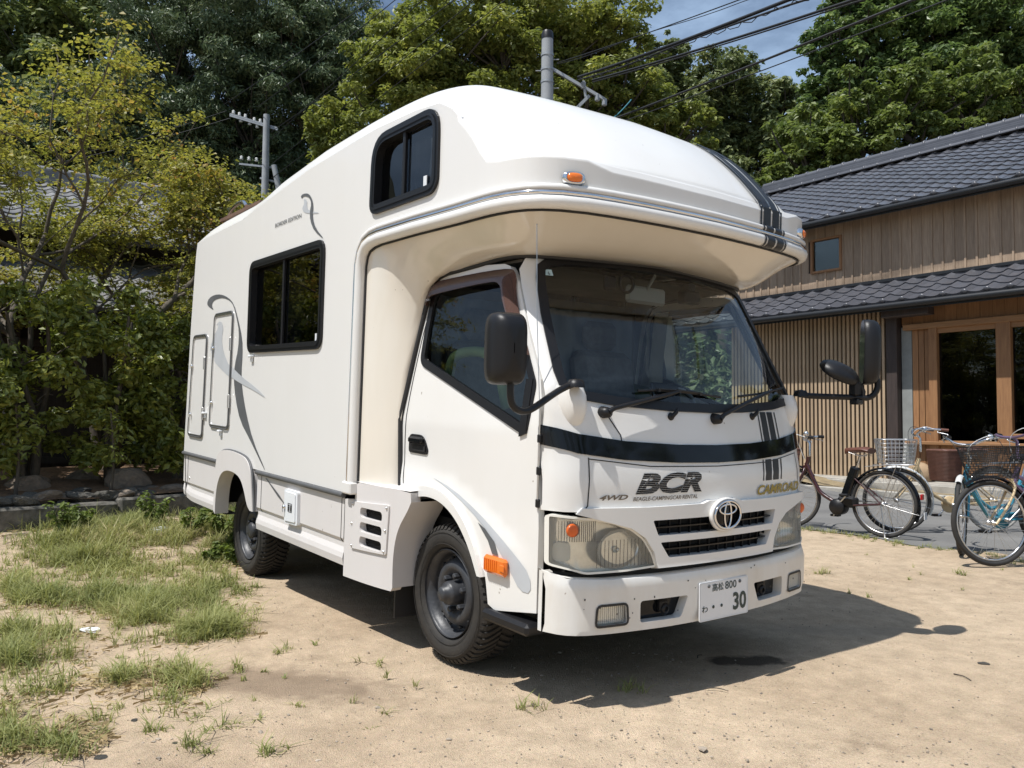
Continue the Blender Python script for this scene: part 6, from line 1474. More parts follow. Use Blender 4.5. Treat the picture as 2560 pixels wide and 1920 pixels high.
for k, (s, d, h, lb) in enumerate([(.75, .55, .75, 'slender leafy sapling left of the boulders'), (1.55, .35, .7, 'thin straight sapling beside the kerb'), (3.0, .6, .6, 'low seedling near the kerb by the van'), (.0, .6, .8, 'low leafy sapling at the foot of the first maple')]):
    p = K(s, d); t = thing('sapling', lb, 'sapling', (p[0], p[1], float(gz(*p))+.22), 0, 'saplings in the garden bed'); g = G(); limb(g, [(0, 0, -.05), (.02, .03, h*.5), (.05, -.02, h*1.2)], .022, .006); g.build('trunk', M['bark'], t)
    V, F = leaves([(.03, 0, h*.6), (.05, -.02, h*1.1), (0, .1, h*.9)], [(.16, .2, .14)]*3, [70]*3, .075, 300+k, up=.8); npmesh('crown', V, F, M['hedge'], t)
# ---- old house behind the hedge: white wall panels, dark posts, two wave tiled roofs
oh = thing('old_house', 'old tile roofed farmhouse behind the maples and hedge on the left', 'house', (-10.5, 0, .3)); OO = vv(-10.5, 0, .3)
M['kold'] = mat('old_grey_tile', (.27, .265, .255), .5, col2=(.11, .108, .105), vscale=2.2, island=.22, bump=.3, bscale=60)
M['plaster'] = mat('grey_plaster', (.36, .35, .33), .9, var=.1)
M['sdark'] = mat('dark_timber', (.035, .028, .022), .85, var=.3, stretch=(6, 6, .6))  # very dark brown timber with uneven tone
def ob_(g, name, m, parent=None): g.v = [tuple(vv(*p)-OO) for p in g.v]; return g.build(name, m, parent or oh)
ob_(G().box((-11.0, -.5, 1.5), (.10, 15, 2.7)).box((-12.3, -.5, 3.55), (.1, 15, 1.1)), 'wall', M['sdark'])
for y in (-5.4, -4.0, -2.75, -1.62, -.35, .9, 2.2): ob_(G().box((-10.92, y, 1.5), (.13, .12, 2.7)), 'post', M['sdark'])
for a, b, z1, z2 in ((-2.68, -1.70, .75, 2.05), (-5.3, -4.1, .7, 2.1), (1.0, 2.1, .7, 2.1)): ob_(G().box((-10.93, (a+b)/2, (z1+z2)/2), (.05, b-a, z2-z1)), 'plaster_panel', M['plaster'])
for z in (.55, 2.2): ob_(G().box((-10.91, -.5, z), (.1, 15, .10)), 'beam', M['sdark'])
tmo = tile_mesh('old_tile', .31, .036); tmo.materials.clear(); tmo.materials.append(M['kold']); teo = tile_mesh('old_eave_tile', .31, .036, True); teo.materials.clear(); teo.materials.append(M['kold'])
SO = math.atan(.46)
def old_roof(name, x0_, z0_, x1_, ya, yb):
    z1_ = z0_+(x0_-x1_)*.46; g = G(); g.add([(x0_, ya, z0_-.03), (x0_, yb, z0_-.03), (x1_, yb, z1_-.03), (x1_, ya, z1_-.03), (x0_, ya, z0_-.10), (x0_, yb, z0_-.10), (x1_, yb, z1_-.10), (x1_, ya, z1_-.10)], [(3, 2, 1, 0), (4, 5, 6, 7), (0, 1, 5, 4), (0, 3, 7, 4), (1, 2, 6, 5), (2, 3, 7, 6)]); o = ob_(g, name, M['sdark']); return o
ra = old_roof('eave_roof', -9.75, 2.60, -12.25, -6.5, 3.0); rb2 = old_roof('roof', -11.2, 3.92, -14.3, -6.5, 4.0)
cand = []
for par, x0_, z0_, nr in ((ra, -9.75, 2.62, 10), (rb2, -11.2, 3.94, 12)):
    for r_ in range(nr):
        v = r_*.27; y = -6.4
        while y < 2.6: cand.append((par, x0_-v*math.cos(SO), y, z0_+v*math.sin(SO), r_ == 0)); y += TW
cand.sort(key=lambda c: (not (-3.4 < c[2] < 1.6), np.linalg.norm(vv(*c[1:4])-camp)))
rest = {}
for i, (par, x, y, z, ev) in enumerate(cand):
    me_ = teo if ev else tmo; ea = (SO+rnd.uniform(-.03, .03), rnd.uniform(-.03, .03), math.pi/2+rnd.uniform(-.02, .02)); lo_ = vv(x, y, z)-OO
    if i < 296: o = link('tile', me_, None, par); o.location = lo_; o.rotation_euler = ea
    else:
        from mathutils import Euler
        rot = Euler(ea).to_matrix(); d_ = rest.setdefault(par.name, [par, [], []]); base = len(d_[1]); d_[1] += [tuple(vv(*(rot @ v.co))+lo_) for v in me_.vertices]; d_[2] += [tuple(base+q for q in p.vertices) for p in me_.polygons]
for par, V, F in rest.values():
    me_ = bpy.data.meshes.new('tile_field'); me_.from_pydata(V, [], F); me_.polygons.foreach_set('use_smooth', [True]*len(F)); tag(link('tile_field', me_, M['kold'], par), kind='stuff')
g = G()
for j in range(5): g.box((-14.3, -1.2, 5.34+j*.05), (.42-.04*j, 10.6, .044))
g.tube([(-14.3, -6.5, 5.60), (-14.3, 4.1, 5.60)], .07, 8); ob_(g, 'ridge', M['kold'])
# ================================================================== HILL AND WOOD
M['hill'] = mat('hill_undergrowth_soil', (.035, .040, .016), .95, col2=(.018, .02, .01), vscale=.6)  # dark soil and undergrowth green
HX, HY = 2.0, -3.0
AZ = [95, 105, 112, 120, 127, 135, 142, 150, 158, 168, 180, 200]; RIDGE = [10, 12, 13, 12.5, 11, 12, 14, 17, 21, 24, 26, 26]
def ridge_h(a): return np.interp(a, AZ, RIDGE)
aa = np.radians(np.linspace(90, 205, 80)); dd = np.array([15.5, 17, 19, 21, 24, 28, 33, 39, 46, 54, 62, 75, 100])
rows = []
for d in dd:
    t = np.clip((d-16)/44, 0, 1); t = t*t*(3-2*t); r = []
    for a in aa: r.append((HX+d*1.18*math.cos(a), HY+d*1.18*math.sin(a), -.1+float(ridge_h(math.degrees(a)))*t*.88+.5*vnoise(np.array([d]), np.array([a*20]), .4, 3)[0]*(t > 0)))
    rows.append(r)
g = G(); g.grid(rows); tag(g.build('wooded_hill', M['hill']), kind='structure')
def hill_z(x, y):
    d = math.hypot(x-HX, y-HY)/1.18; a = math.degrees(math.atan2(y-HY, x-HX)); t = min(1, max(0, (d-16)/44)); return max(0., float(ridge_h(a))*t*t*(3-2*t)*.88-.1)
LM = {'o': leafmat('olive_leaves', (0.097, 0.1294, 0.0543), (0.2692, 0.3094, 0.1113), (0.3739, 0.3739, 0.1463), .5, .35),
 'd': leafmat('dark_evergreen_leaves', (0.0503, 0.0796, 0.0427), (0.143, 0.1873, 0.0917), (0.2538, 0.2795, 0.1472), .42, .18, .35),
 'c': leafmat('bright_camphor_leaves', (0.1398, 0.1712, 0.0474), (0.3119, 0.3353, 0.0957), (0.4351, 0.4194, 0.1298), .42, .42),
 'm': leafmat('mid_green_leaves', (0.0886, 0.118, 0.0545), (0.2288, 0.2628, 0.1064), (0.3093, 0.3206, 0.1392), .5, .3),
 't': leafmat('deep_green_leaves', (0.0631, 0.1044, 0.04), (0.1802, 0.2491, 0.0837), (0.2913, 0.3488, 0.1191), .42, .35),
 'b': leafmat('fresh_green_leaves', (0.0868, 0.123, 0.0395), (0.2199, 0.2669, 0.0814), (0.314, 0.3454, 0.1096), .42, .42)}
LS = {'o': .42, 'd': .20, 'c': .17, 'm': .27, 't': .23, 'b': .19}
TREES = [
('olive_tree', 'o', 'olive green tree high on the hill at the top left corner', [(-54.85, 2.6, 25.04, 4.17), (-53.77, 4.28, 21.62, 3.68), (-55.59, 1.97, 20.38, 2.94)]),
('olive_tree', 'o', 'yellowish green tree on the hilltop above the dark evergreens', [(-52.03, 6.31, 25.31, 3.68), (-49.78, 9.21, 26.32, 3.68)]),
('evergreen_tree', 'd', 'dark glossy evergreen directly above the maples', [(-30.9, 5.16, 15.22, 2.35), (-30.42, 6.0, 12.4, 2.35), (-31.73, 4.24, 12.86, 2.2)]),
('evergreen_tree', 'd', 'dark glossy evergreen behind the crossarm pole', [(-29.52, 6.86, 16.8, 2.67), (-29.07, 7.74, 13.04, 2.82), (-29.93, 6.83, 10.06, 2.04)]),
('evergreen_tree', 'd', 'dark evergreen between the crossarm pole and the bright camphor', [(-28.24, 8.66, 15.4, 2.67), (-27.46, 9.85, 13.37, 2.2), (-26.74, 10.68, 14.95, 1.57), (-27.07, 10.13, 16.51, 2.04)]),
('evergreen_tree', 'd', 'low dark evergreen just above the camper roof line', [(-28.5, 8.71, 10.23, 2.04)]),
('evergreen_tree', 'd', 'dark evergreen behind the old house ridge at the left', [(-31.44, 4.83, 10.2, 1.88), (-32.69, 3.0, 12.38, 1.73), (-34.04, 1.27, 11.58, 1.88), (-34.8, -.2, 13.0, 1.9)]),
('camphor_tree', 'c', 'bright camphor lobe low beside the camper roof window', [(-19.49, 9.04, 9.98, 1.72), (-20.19, 8.2, 8.75, 1.23), (-19.35, 9.08, 11.82, 1.35), (-20.6, 7.58, 9.72, .98)]),
('camphor_tree', 'c', 'tall bright camphor with dark limbs behind the camper peak', [(-18.74, 9.84, 12.31, 2.21), (-18.48, 10.44, 9.13, 1.47), (-17.91, 11.07, 10.73, 1.72)]),
('camphor_tree', 'c', 'bright camphor rising behind the plain concrete pole', [(-17.39, 11.58, 12.94, 2.21), (-16.14, 13.25, 12.95, 1.84), (-15.49, 14.14, 12.47, 1.1), (-16.28, 13.22, 10.87, 1.84)]),
('camphor_tree', 'c', 'low yellow green camphor right of the plain concrete pole', [(-15.24, 14.58, 11.13, 1.47), (-15.28, 14.62, 9.78, 1.23), (-14.31, 15.89, 9.91, 1.1)]),
('broadleaf_tree', 'm', 'small round dark crown against the sky right of the camphor', [(-24.44, 26.71, 18.9, 1.08), (-24.6, 26.6, 17.6, 1.2)]),
('broadleaf_tree', 'm', 'dome shaped olive tree under the gap of sky', [(-22.58, 29.3, 17.35, 2.16), (-23.41, 28.21, 17.15, 1.37), (-22.84, 29.28, 13.04, 2.35)]),
('broadleaf_tree', 'm', 'mid green tree between the sky gap and the tall right hand trees', [(-21.18, 31.19, 16.78, 1.37), (-21.93, 30.3, 15.4, 2.35), (-21.17, 31.46, 13.45, 2.16)]),
('broadleaf_tree', 'm', 'olive tree behind the low camphor', [(-23.58, 28.1, 15.58, 2.35)]),
('tall_tree', 't', 'tall deep green tree with a pointed top beside the sky', [(-14.68, 24.97, 15.25, 1.14), (-13.77, 26.08, 16.47, 1.6), (-13.65, 26.39, 14.35, 1.75), (-14.79, 24.98, 13.12, 1.29), (-14.1, 25.7, 17.6, 1.1)]),
('tall_tree', 't', 'tall deep green tree above the middle of the tiled ridge', [(-12.31, 28.03, 16.34, 2.13), (-12.19, 28.33, 14.37, 2.13), (-11.26, 29.54, 14.53, 1.82)]),
('tall_tree', 't', 'tall dark tree in the top right corner', [(-11.01, 29.71, 16.66, 2.28), (-10.25, 30.87, 14.84, 2.13)]),
('bushy_tree', 'b', 'fresh green bushy tree over the left end of the tiled ridge', [(-10.38, 19.45, 9.83, 1.35), (-10.63, 19.21, 8.54, 1.18), (-11.76, 17.78, 7.82, .94), (-11.26, 18.35, 9.0, 1.29)]),
('bushy_tree', 'b', 'fresh green tree over the middle of the tiled ridge', [(-9.51, 20.56, 10.43, 1.24), (-9.48, 20.69, 9.14, 1.06)]),
('bushy_tree', 'b', 'fresh green tree over the ridge at the right edge', [(-8.51, 21.87, 10.56, 1.35), (-7.59, 23.09, 10.57, 1.06)]),
('bushy_tree', 'b', 'broad green tree beyond the right end of the wooden house', [(3.0, 21.0, 6.0, 2.4), (4.5, 21.5, 4.0, 2.2), (1.2, 22.5, 5.0, 2.2)]),
('bushy_tree', 'b', 'green tree far along the lane past the bicycles', [(9.5, 19.0, 5.0, 2.4), (8.0, 20.0, 3.6, 2.0)])]
DEN = {'o': 1.0, 'd': 1.2, 'c': 1.05, 'm': 1.1, 't': 1.2, 'b': 1.1}
for ti, (nm, k, lb, lobes) in enumerate(TREES):
    cx = sum(l[0] for l in lobes)/len(lobes); cy = sum(l[1] for l in lobes)/len(lobes); bz = hill_z(cx, cy); t = thing(nm, lb, 'tree', (cx, cy, bz), 0, {'o': 'olive trees on the hilltop', 'd': 'dark evergreens behind the old house', 'c': 'camphor trees behind the camper', 'm': 'trees below the gap of sky', 't': 'tall trees behind the wooden house', 'b': 'bushy trees over the tiled ridge'}[k])
    r = random.Random(900+ti); g = G(); C = []; Rr = []; n_ = []; o = vv(cx, cy, bz)
    lowz = min(l[2]-l[3] for l in lobes); top = vv(r.uniform(-.4, .4), r.uniform(-.4, .4), lowz-bz)
    limb(g, [(0, 0, -.4), top*.5+vv(r.uniform(-.3, .3), r.uniform(-.3, .3), 0), top], .30, .17, 8)
    s_ = LS[k]
    for lx, ly, lz, lr in lobes:
        c0 = vv(lx, ly, lz)-o; fork_ = c0+vv(r.uniform(-.3, .3), r.uniform(-.3, .3), -.55*lr); limb(g, [top, (top+fork_)/2+vv(r.uniform(-.5, .5), r.uniform(-.5, .5), 0), fork_], .16, .09, 6)
        lr *= 1.12; nc = 74
        for j in range(nc):
            u = r.uniform(-.75, 1); a = r.uniform(0, 6.283); q = math.sqrt(1-u*u); rad = lr*(r.random()**.4)*r.uniform(.74, 1.2)
            p = c0+vv(q*math.cos(a)*rad, q*math.sin(a)*rad, u*rad*.92); cs = lr*r.uniform(.10, .27); C.append(p); Rr.append((cs*1.15, cs*1.15, cs*.62)); n_.append(int(DEN[k]*(cs/s_)**2*27)+10)
            if j % 3 == 0: limb(g, [fork_, (fork_+p)/2+vv(r.uniform(-.2, .2), r.uniform(-.2, .2), -.1), p], .06, .014, 5)
    g.build('trunk', M['barkd'], t)
    V, F = leaves(C, Rr, n_, s_, 500+ti, up=.75 if k != 'd' else .35, hollow=.35, asp=.5 if k != 'd' else .32, jit=.42, droop=.0 if k != 'd' else .6)
    npmesh('crown', V, F, LM[k], t)
# wood covering the slope behind them: one mass
C = []; Rr = []; n_ = []; r = random.Random(4)
for j in range(1500):
    a = r.uniform(97, 186); d = r.uniform(36, 62); x = HX+d*1.12*math.cos(R(a)); y = HY+d*1.12*math.sin(R(a)); z = hill_z(x, y); s_ = r.uniform(1.0, 2.1); h = r.uniform(.5, 4.6)
    C.append((x, y, z+h)); Rr.append((s_, s_, s_*.8)); n_.append(52)
V, F = leaves(C, Rr, n_, .52, 77, up=.7, hollow=.5, asp=.6); tag(npmesh('hillside_wood', V, F, LM['m']), kind='stuff')
C = []; Rr = []; n_ = []
for j in range(420):
    a = r.uniform(97, 186); d = r.uniform(19, 33); x = HX+d*1.15*math.cos(R(a)); y = HY+d*1.15*math.sin(R(a))
    if y > 8 and x > -11 and y < 16.5: continue
    z = hill_z(x, y); s_ = r.uniform(.7, 1.4); C.append((x, y, z+r.uniform(.3, 3.2))); Rr.append((s_, s_, s_*.8)); n_.append(60)
V, F = leaves(C, Rr, n_, .30, 78, up=.6, hollow=.5, asp=.5); tag(npmesh('undergrowth', V, F, LM['d']), kind='stuff')
# bamboo-like palm fronds and trees across the lot that the van's windows and paint reflect (behind the camera)
for k, (x, y, h, w_, lb) in enumerate([(6.0, -13.0, 7.5, 2.4, 'round tree across the lot behind the camera'), (-1.5, -13.5, 6.5, 2.2, 'round tree across the lot facing the flank of the camper'), (-7.5, -13.0, 7.0, 2.5, 'round tree across the lot facing the rear of the camper'), (17, -6.5, 7.0, 2.6, 'round tree beyond the camera to its left'), (18, -1.0, 6.5, 2.6, 'round tree beyond the camera in line with the bumper'), (17.5, 4.5, 7.5, 2.8, 'round tree beyond the lane across from the bicycles'), (17, 10, 7.0, 2.6, 'round tree at the far end of the lane')]):
    t = thing('lot_tree', lb, 'tree', (x, y, 0), 0, 'trees on the far side of the lot'); g = G(); r = random.Random(60+k); limb(g, [(0, 0, -.2), (.1, .1, h*.3), (0, .1, h*.55)], .2, .12); C = []; Rr = []
    for j in range(40):
        u = r.uniform(-.7, 1); a = r.uniform(0, 6.28); q = math.sqrt(1-u*u); p = vv(q*math.cos(a)*w_, q*math.sin(a)*w_, h*.62+u*h*.36)*1.0; C.append(p); s_ = r.uniform(.4, .8); Rr.append((s_, s_, s_*.7))
        if j % 3 == 0: limb(g, [(0, .1, h*.5), p*vv(.5, .5, .8), p], .06, .015, 5)
    g.build('trunk', M['barkd'], t); V, F = leaves(C, Rr, [110]*40, .22, 800+k); npmesh('crown', V, F, LM['t'], t)

# ================================================================== UTILITY POLES AND CABLES
M['conc'] = mat('pole_concrete', (.30, .315, .33), .8, var=.12, vscale=3, bump=.2, bscale=60)
M['galv'] = mat('galvanised_steel', (.30, .32, .34), .55, .3, var=.15, vscale=12)
M['porc'] = mat('white_porcelain', (.55, .55, .53), .2)
M['wire'] = mat('black_cable', (.012, .012, .013), .5)
M['wireb'] = mat('blue_green_cable', (.03, .22, .30), .5)
p1 = thing('utility_pole', 'plain grey concrete pole with a black cap rising behind the camper peak', 'utility pole', (-8.28, 5.81, 0), 0, 'utility poles')
g = G(); g.tube([(0, 0, -.3), (0, 0, 7.72)], [.155, .098], 20); g.build('shaft', M['conc'], p1)
g = G(); g.tube([(0, 0, 7.70), (0, 0, 7.80), (0, 0, 7.84)], [.103, .101, .085], 20); g.build('cap', M['black'], p1)
for z in (7.42, 7.17, 6.95, 6.62): g = G(); g.lathe([(.112, -.018), (.112, .018)], (0, 0, z), 'z', 20); g.build('band', M['galv'], p1)
Lv = Vector((.603, .798, 0)); Pl = lambda u, z, d=0.: (Lv.x*u-.8*d, Lv.y*u+.6*d, z)
g = G(); g.bar(Pl(.06, 7.20), Pl(.98, 6.66), .05, .05); g.bar(Pl(.12, 6.10), Pl(.72, 6.72), .05, .05); g.bar(Pl(.62, 6.98), Pl(.66, 6.70), .04, .04); g.build('bracket_arm', M['galv'], p1)
for u, z in ((.62, 6.95), (.86, 6.74), (.98, 6.66)): g = G(); g.box(Pl(u, z-.05), (.07, .07, .12), bev=.01); g.build('cable_clamp', M['galv'], p1)
for s, z in ((1, 7.35), (-1, 7.15), (1, 6.85), (-1, 6.6), (1, 6.4)): g = G(); g.tube([Pl(s*.09, z), Pl(s*.2, z)], .009, 6); g.build('step_bolt', M['galv'], p1)
p2 = thing('utility_pole', 'slim distant pole with crossarms and white insulators against the dark evergreens', 'utility pole', (-23.85, 6.58, hill_z(-23.85, 6.58)), 0, 'utility poles'); B2 = p2.location.z
g = G(); g.tube([(0, 0, -.3), (0, 0, 11.25-B2)], [.17, .10], 16); g.build('shaft', M['conc'], p2)
g = G(); g.tube([Pl(.28, 9.55-B2), Pl(.75, 7.4-B2)], [.09, .11], 10); g.build('brace_strut', M['conc'], p2)
for z, a, b in ((10.95, -1.25, .35), (10.9, -1.25, .35), (9.15, -.2, .3), (8.35, -.9, .25), (9.62, -.9, .25)):
    g = G(); g.bar(Pl(a, z-B2+(.35 if z > 10.5 else .1)*(a < -1), .1), Pl(b, z-B2-.12, .1), .06, .06); g.build('crossarm', M['galv'], p2)
for u, z in ((-1.15, 11.32), (-.95, 11.25), (-.75, 11.19), (-.45, 11.08), (-.25, 11.03), (.0, 10.96), (-.9, 11.05), (-.6, 10.95), (-.35, 10.85), (-.85, 9.78), (-.6, 9.75), (-.35, 9.72), (-.1, 9.7)):
    g = G(); g.lathe([(0, 0), (.05, .0), (.06, .04), (.035, .06), (.055, .10), (.03, .13), (0, .14)], Pl(u, z-B2, .15), 'z', 10); g.build('insulator', M['porc'], p2)
def cable(name, label, pts, r, group, sag=0.0, m=None, extra=None):
    P = []; pts = [vv(*p) for p in pts]
    for i in range(len(pts)-1):
        for k in range(14):
            t = k/14; P.append(pts[i]+(pts[i+1]-pts[i])*t-vv(0, 0, sag*4*t*(1-t)))
    P.append(pts[-1]); base = P[0].copy(); g = G(); g.tube([p-base for p in P], r, 6)
    o = g.build(name, m or M['wire'], None, tuple(base)); tag(o, label, 'cable', group)
    if extra: extra(o, [p-base for p in P])
    return o
def helix(o, P):
    g = G(); rr = random.Random(3)
    Q = []
    for i in range(len(P)-1):
        for k in range(4):
            t = k/4; a = (i*4+k)*1.9; q = P[i]+(P[i+1]-P[i])*t; Q.append(q+vv(.02*math.cos(a), .02*math.cos(a), -.045-.028*abs(math.sin(i*.7))+.03*math.sin(a)))
    g.tube(Q, .006, 5); g.build('lashing_wire', M['wire'], o)
    g = G(); g.tube([p-vv(0, 0, .05+.02*math.sin(i*.5)) for i, p in enumerate(P)], .013, 6); g.build('lower_cable', M['wire'], o)
CG = 'cables running from the plain pole'
cable('power_cable', 'thickest black cable bundle with loops slung from the pole bracket', [(-7.97, 6.24, 7.05), (-3.16, 5.21, 6.06), (2.4, 4.02, 4.92)], .022, CG, .03, None, helix)
cable('power_cable', 'double black cable just below the thick bundle across the sky', [(-7.82, 6.44, 7.0), (-2.7, 5.82, 6.07), (3.0, 5.13, 5.04)], .017, CG, .03, None, lambda o, P: G().tube([p-vv(0, 0, .035) for p in P], .010, 6).build('lower_cable', M['wire'], o))
cable('power_cable', 'black cable crossing in front of the tall right hand trees', [(-8.0, 6.27, 6.1), (-2.28, 6.37, 6.07), (3.4, 6.47, 6.04)], .016, CG, .02)
cable('power_cable', 'lowest thin cable crossing the trees towards the tiled roof', [(-7.58, 6.82, 6.27), (-2.03, 6.7, 6.08), (3.5, 6.58, 5.89)], .008, CG, .02)
cable('power_cable', 'thin wire pair above the thick bundle across the sky', [(-8.18, 5.94, 7.29), (-3.5, 4.76, 6.06), (1.2, 3.58, 4.83)], .007, CG, .02, None, lambda o, P: G().tube([p+vv(0, 0, -.02-.02*math.sin(i*.6)) for i, p in enumerate(P)], .005, 5).build('lower_cable', M['wire'], o))
cable('service_wire', 'blue green wire looping under the pole bracket', [(-8.1, 5.95, 6.28), (-7.85, 6.25, 6.12), (-7.6, 6.6, 6.25), (-7.3, 6.85, 6.6)], .010, None, .03, M['wireb'])
WG = 'wires rising from the distant pole'
for lb, pts in (('uppermost wire from the distant pole crossarm', [(-24.63, 5.43, 11.56), (-15.38, 6.06, 11.44), (-2.0, 6.97, 11.27)]), ('second wire from the distant pole crossarm', [(-23.97, 6.31, 11.48), (-15.04, 6.52, 11.44), (-2.0, 6.83, 11.38)]), ('third wire from the distant pole, crossing the camphor', [(-23.73, 6.7, 10.43), (-14.63, 7.05, 11.45), (-4.0, 7.46, 12.6)]), ('fourth wire from the distant pole, crossing the camphor', [(-23.73, 6.7, 10.66), (-14.16, 7.67, 11.45), (-4.0, 8.7, 12.3)]), ('fifth wire from the lower crossarm of the distant pole', [(-23.73, 6.77, 9.62), (-13.86, 8.07, 11.46), (-4.0, 9.37, 13.3)]), ('lowest wire from the distant pole above the camper roof', [(-23.78, 6.75, 9.12), (-13.41, 8.67, 11.46), (-4.0, 10.4, 13.6)])):
    cable('overhead_wire', lb, pts, .011, WG, .05)
for lb, a, b in (('upper dead end wire left of the distant pole', (-24.6, 5.5, 11.35), (-34, -1.5, 10.0)), ('lower dead end wire left of the distant pole', (-24.5, 5.6, 11.1), (-33, -2.5, 9.3))): cable('overhead_wire', lb, [a, b], .012, WG, .25)
cable('guy_wire', 'blue green guard on the stay wire below the distant pole', [(-24.3, 6.0, 8.25), (-23.6, 7.0, 5.6)], .03, None, 0, M['wireb'])
# ================================================================== GRASS, WEEDS, PEBBLES
M['grass'] = leafmat('grass_blades', (.17, .20, .07), (.37, .375, .15), (.56, .48, .29), .55, .35, .3)
M['weed'] = leafmat('weed_leaves', (.09, .13, .03), (.20, .25, .065), (.28, .30, .09), .5, .4)
EL = [[-6.56, -1.98, .21, .3, .71, -.07], [-5.45, -1.68, .23, .33, .85, -.13], [-5.98, -1.13, .29, .43, 1.12, -.24], [-5.6, -.41, .23, .33, 1.24, -.36], [-4.7, -.6, .09, .13, .86, -.28], [-3.44, -1.81, .12, .17, .47, -.09], [-2.91, -1.69, .17, .23, .77, -.18], [-2.93, -1.26, .12, .16, .62, -.19], [-2.16, -1.54, .12, .17, .24, -.07], [-3.53, -2.11, .14, .2, .42, -.05], [-4.0, -2.26, .07, .1, .47, -.05], [-2.64, -2.38, .1, .13, .48, -.05], [-2.33, -2.2, .08, .12, .36, -.05], [-2.16, -2.44, .07, .09, .24, -.02], [-1.45, -2.33, .1, .14, .28, -.04], [-1.37, -1.95, .06, .09, .29, -.07], [-1.53, -2.1, .06, .08, .14, -.03], [-1.34, -1.87, .04, .06, .13, -.04], [-1.18, -2.55, .04, .06, .29, -.03], [-.98, -2.45, .09, .12, .13, -.02], [-.94, -2.36, .05, .07, .13, -.02],
 [-4.4, -3.2, .5, .5, 1.6, -.4], [-2.6, -3.1, .4, .4, .8, -.3], [-1.4, -3.1, .3, .4, .5, -.2], [-6.0, -.1, .2, .5, .8, -.3], [-5.5, -1.3, .35, .7, .9, -.2], [-5.2, -.75, .3, .5, .7, -.2], [-4.7, -1.7, .4, .6, .9, -.2], [-4.2, -1.2, .3, .4, .6, -.2]]
DN = [60, 90, 120, 130, 90, 70, 150, 130, 75, 60, 40, 80, 80, 40, 70, 45, 22, 22, 40, 45, 22, 140, 60, 40, 60, 150, 130, 120, 70]
SG = [(-1.59, -1.38), (-1.45, -1.63), (-.74, -1.93), (-.65, -2.07), (-.38, -1.87), (-.86, -2.14), (-.91, -1.97), (-1.69, -2.0), (-3.93, -.7), (-3.12, -.93), (-.13, -.39), (-.23, -.86), (-1.22, 2.76), (-.63, 3.59), (-3.3, -.85), (-3.5, -.78), (-3.75, -.9)]
r = random.Random(17); tufts = []
for e, n in zip(EL, DN):
    for k in range(int(n*4.2)):
        a = r.uniform(0, 6.283); q = abs(r.gauss(0, .58)); x, y = e[0]+q*(math.cos(a)*e[2]+math.sin(a)*e[4]), e[1]+q*(math.cos(a)*e[3]+math.sin(a)*e[5])
        if float(vnoise(np.array([x]), np.array([y]), 3.3, 21)[0])*.6+float(vnoise(np.array([x]), np.array([y]), 9, 22)[0])*.4 < .34+.19*r.random(): continue
        tufts.append((x, y, r.choice([.6, .8, 1.0, 1.25])))
for p in SG:
    for k in range(4): tufts.append((p[0]+r.gauss(0, .025), p[1]+r.gauss(0, .025), .75))
for k in range(430):                                   # along the broken edge of the asphalt
    x = r.uniform(-6.0, 1.2); e = 4.83+.32*max(0, min(1, (-x-2.2)/6))-.30*max(-.2, min(1, (x+2.2)/2.4)); tufts.append((x, e-.03+r.gauss(0, .075), .55))
for k in range(46): tufts.append((r.uniform(-4.5, .6), r.uniform(2.2, 4.6), .4))
for k in range(500): tufts.append((r.uniform(-9, 1), 8.6+.6*r.random(), .5))
for k in range(90): tufts.append((r.uniform(-4.4, -.4), r.uniform(-2.8, -.95), .45))
V = []; F = []
for (x, y, s_) in tufts:
    if -4.0 < x < -3.2 and -1.0 < y < 1.0 and y > -.95: continue
    z = float(gz(x, y))-.005; nb = r.randint(7, 15); hgt = s_*r.uniform(.05, .15)*(1.25 if x < -4.6 else 1)*(.8 if x > -2.0 else 1); lean = r.uniform(.7, 1.8)
    for b in range(nb):
        a = r.uniform(0, 6.283); L = hgt*r.uniform(.5, 1.25); ox, oy = r.gauss(0, .018*s_), r.gauss(0, .018*s_); w_ = r.uniform(.0014, .0034)*(1.3 if x < -3 else 1); dx, dy = math.cos(a), math.sin(a); ln = lean*r.uniform(.3, 1.3); o = len(V)
        for t, ww in ((0, 1.0), (.5, .85), (1.0, .05)):
            ho = L*ln*t*t*.9; hz = L*(t-.28*ln*t*t); px, py = x+ox+dx*ho, y+oy+dy*ho; V.append((px-dy*w_*ww, py+dx*w_*ww, z+hz)); V.append((px+dy*w_*ww, py-dx*w_*ww, z+hz))
        F += [(o, o+1, o+3, o+2), (o+2, o+3, o+5, o+4)]
tag(npmesh('grass', np.array(V), np.array(F), M['grass']), kind='stuff')
# dry straw lying on the sand between the tufts
V = []; F = []
for k in range(5200):
    e = EL[r.randrange(len(EL))]; a = r.uniform(0, 6.283); q = math.sqrt(r.random())*1.35; x = e[0]+q*(math.cos(a)*e[2]+math.sin(a)*e[4]); y = e[1]+q*(math.cos(a)*e[3]+math.sin(a)*e[5])
    z = float(gz(x, y))+r.uniform(.004, .02); b = r.uniform(0, 6.283); L = r.uniform(.02, .07); dx, dy = math.cos(b)*L, math.sin(b)*L; w_ = .0016; o = len(V)
    V += [(x-dy/L*w_, y+dx/L*w_, z), (x+dy/L*w_, y-dx/L*w_, z), (x+dx+dy/L*w_, y+dy-dx/L*w_, z+r.uniform(-.008, .012)), (x+dx-dy/L*w_, y+dy+dx/L*w_, z+r.uniform(-.008, .012))]; F.append((o, o+1, o+2, o+3))
tag(npmesh('dry_straw', np.array(V), np.array(F), mat('straw', (.36, .27, .14), .9, var=.3, vscale=3)), kind='stuff')
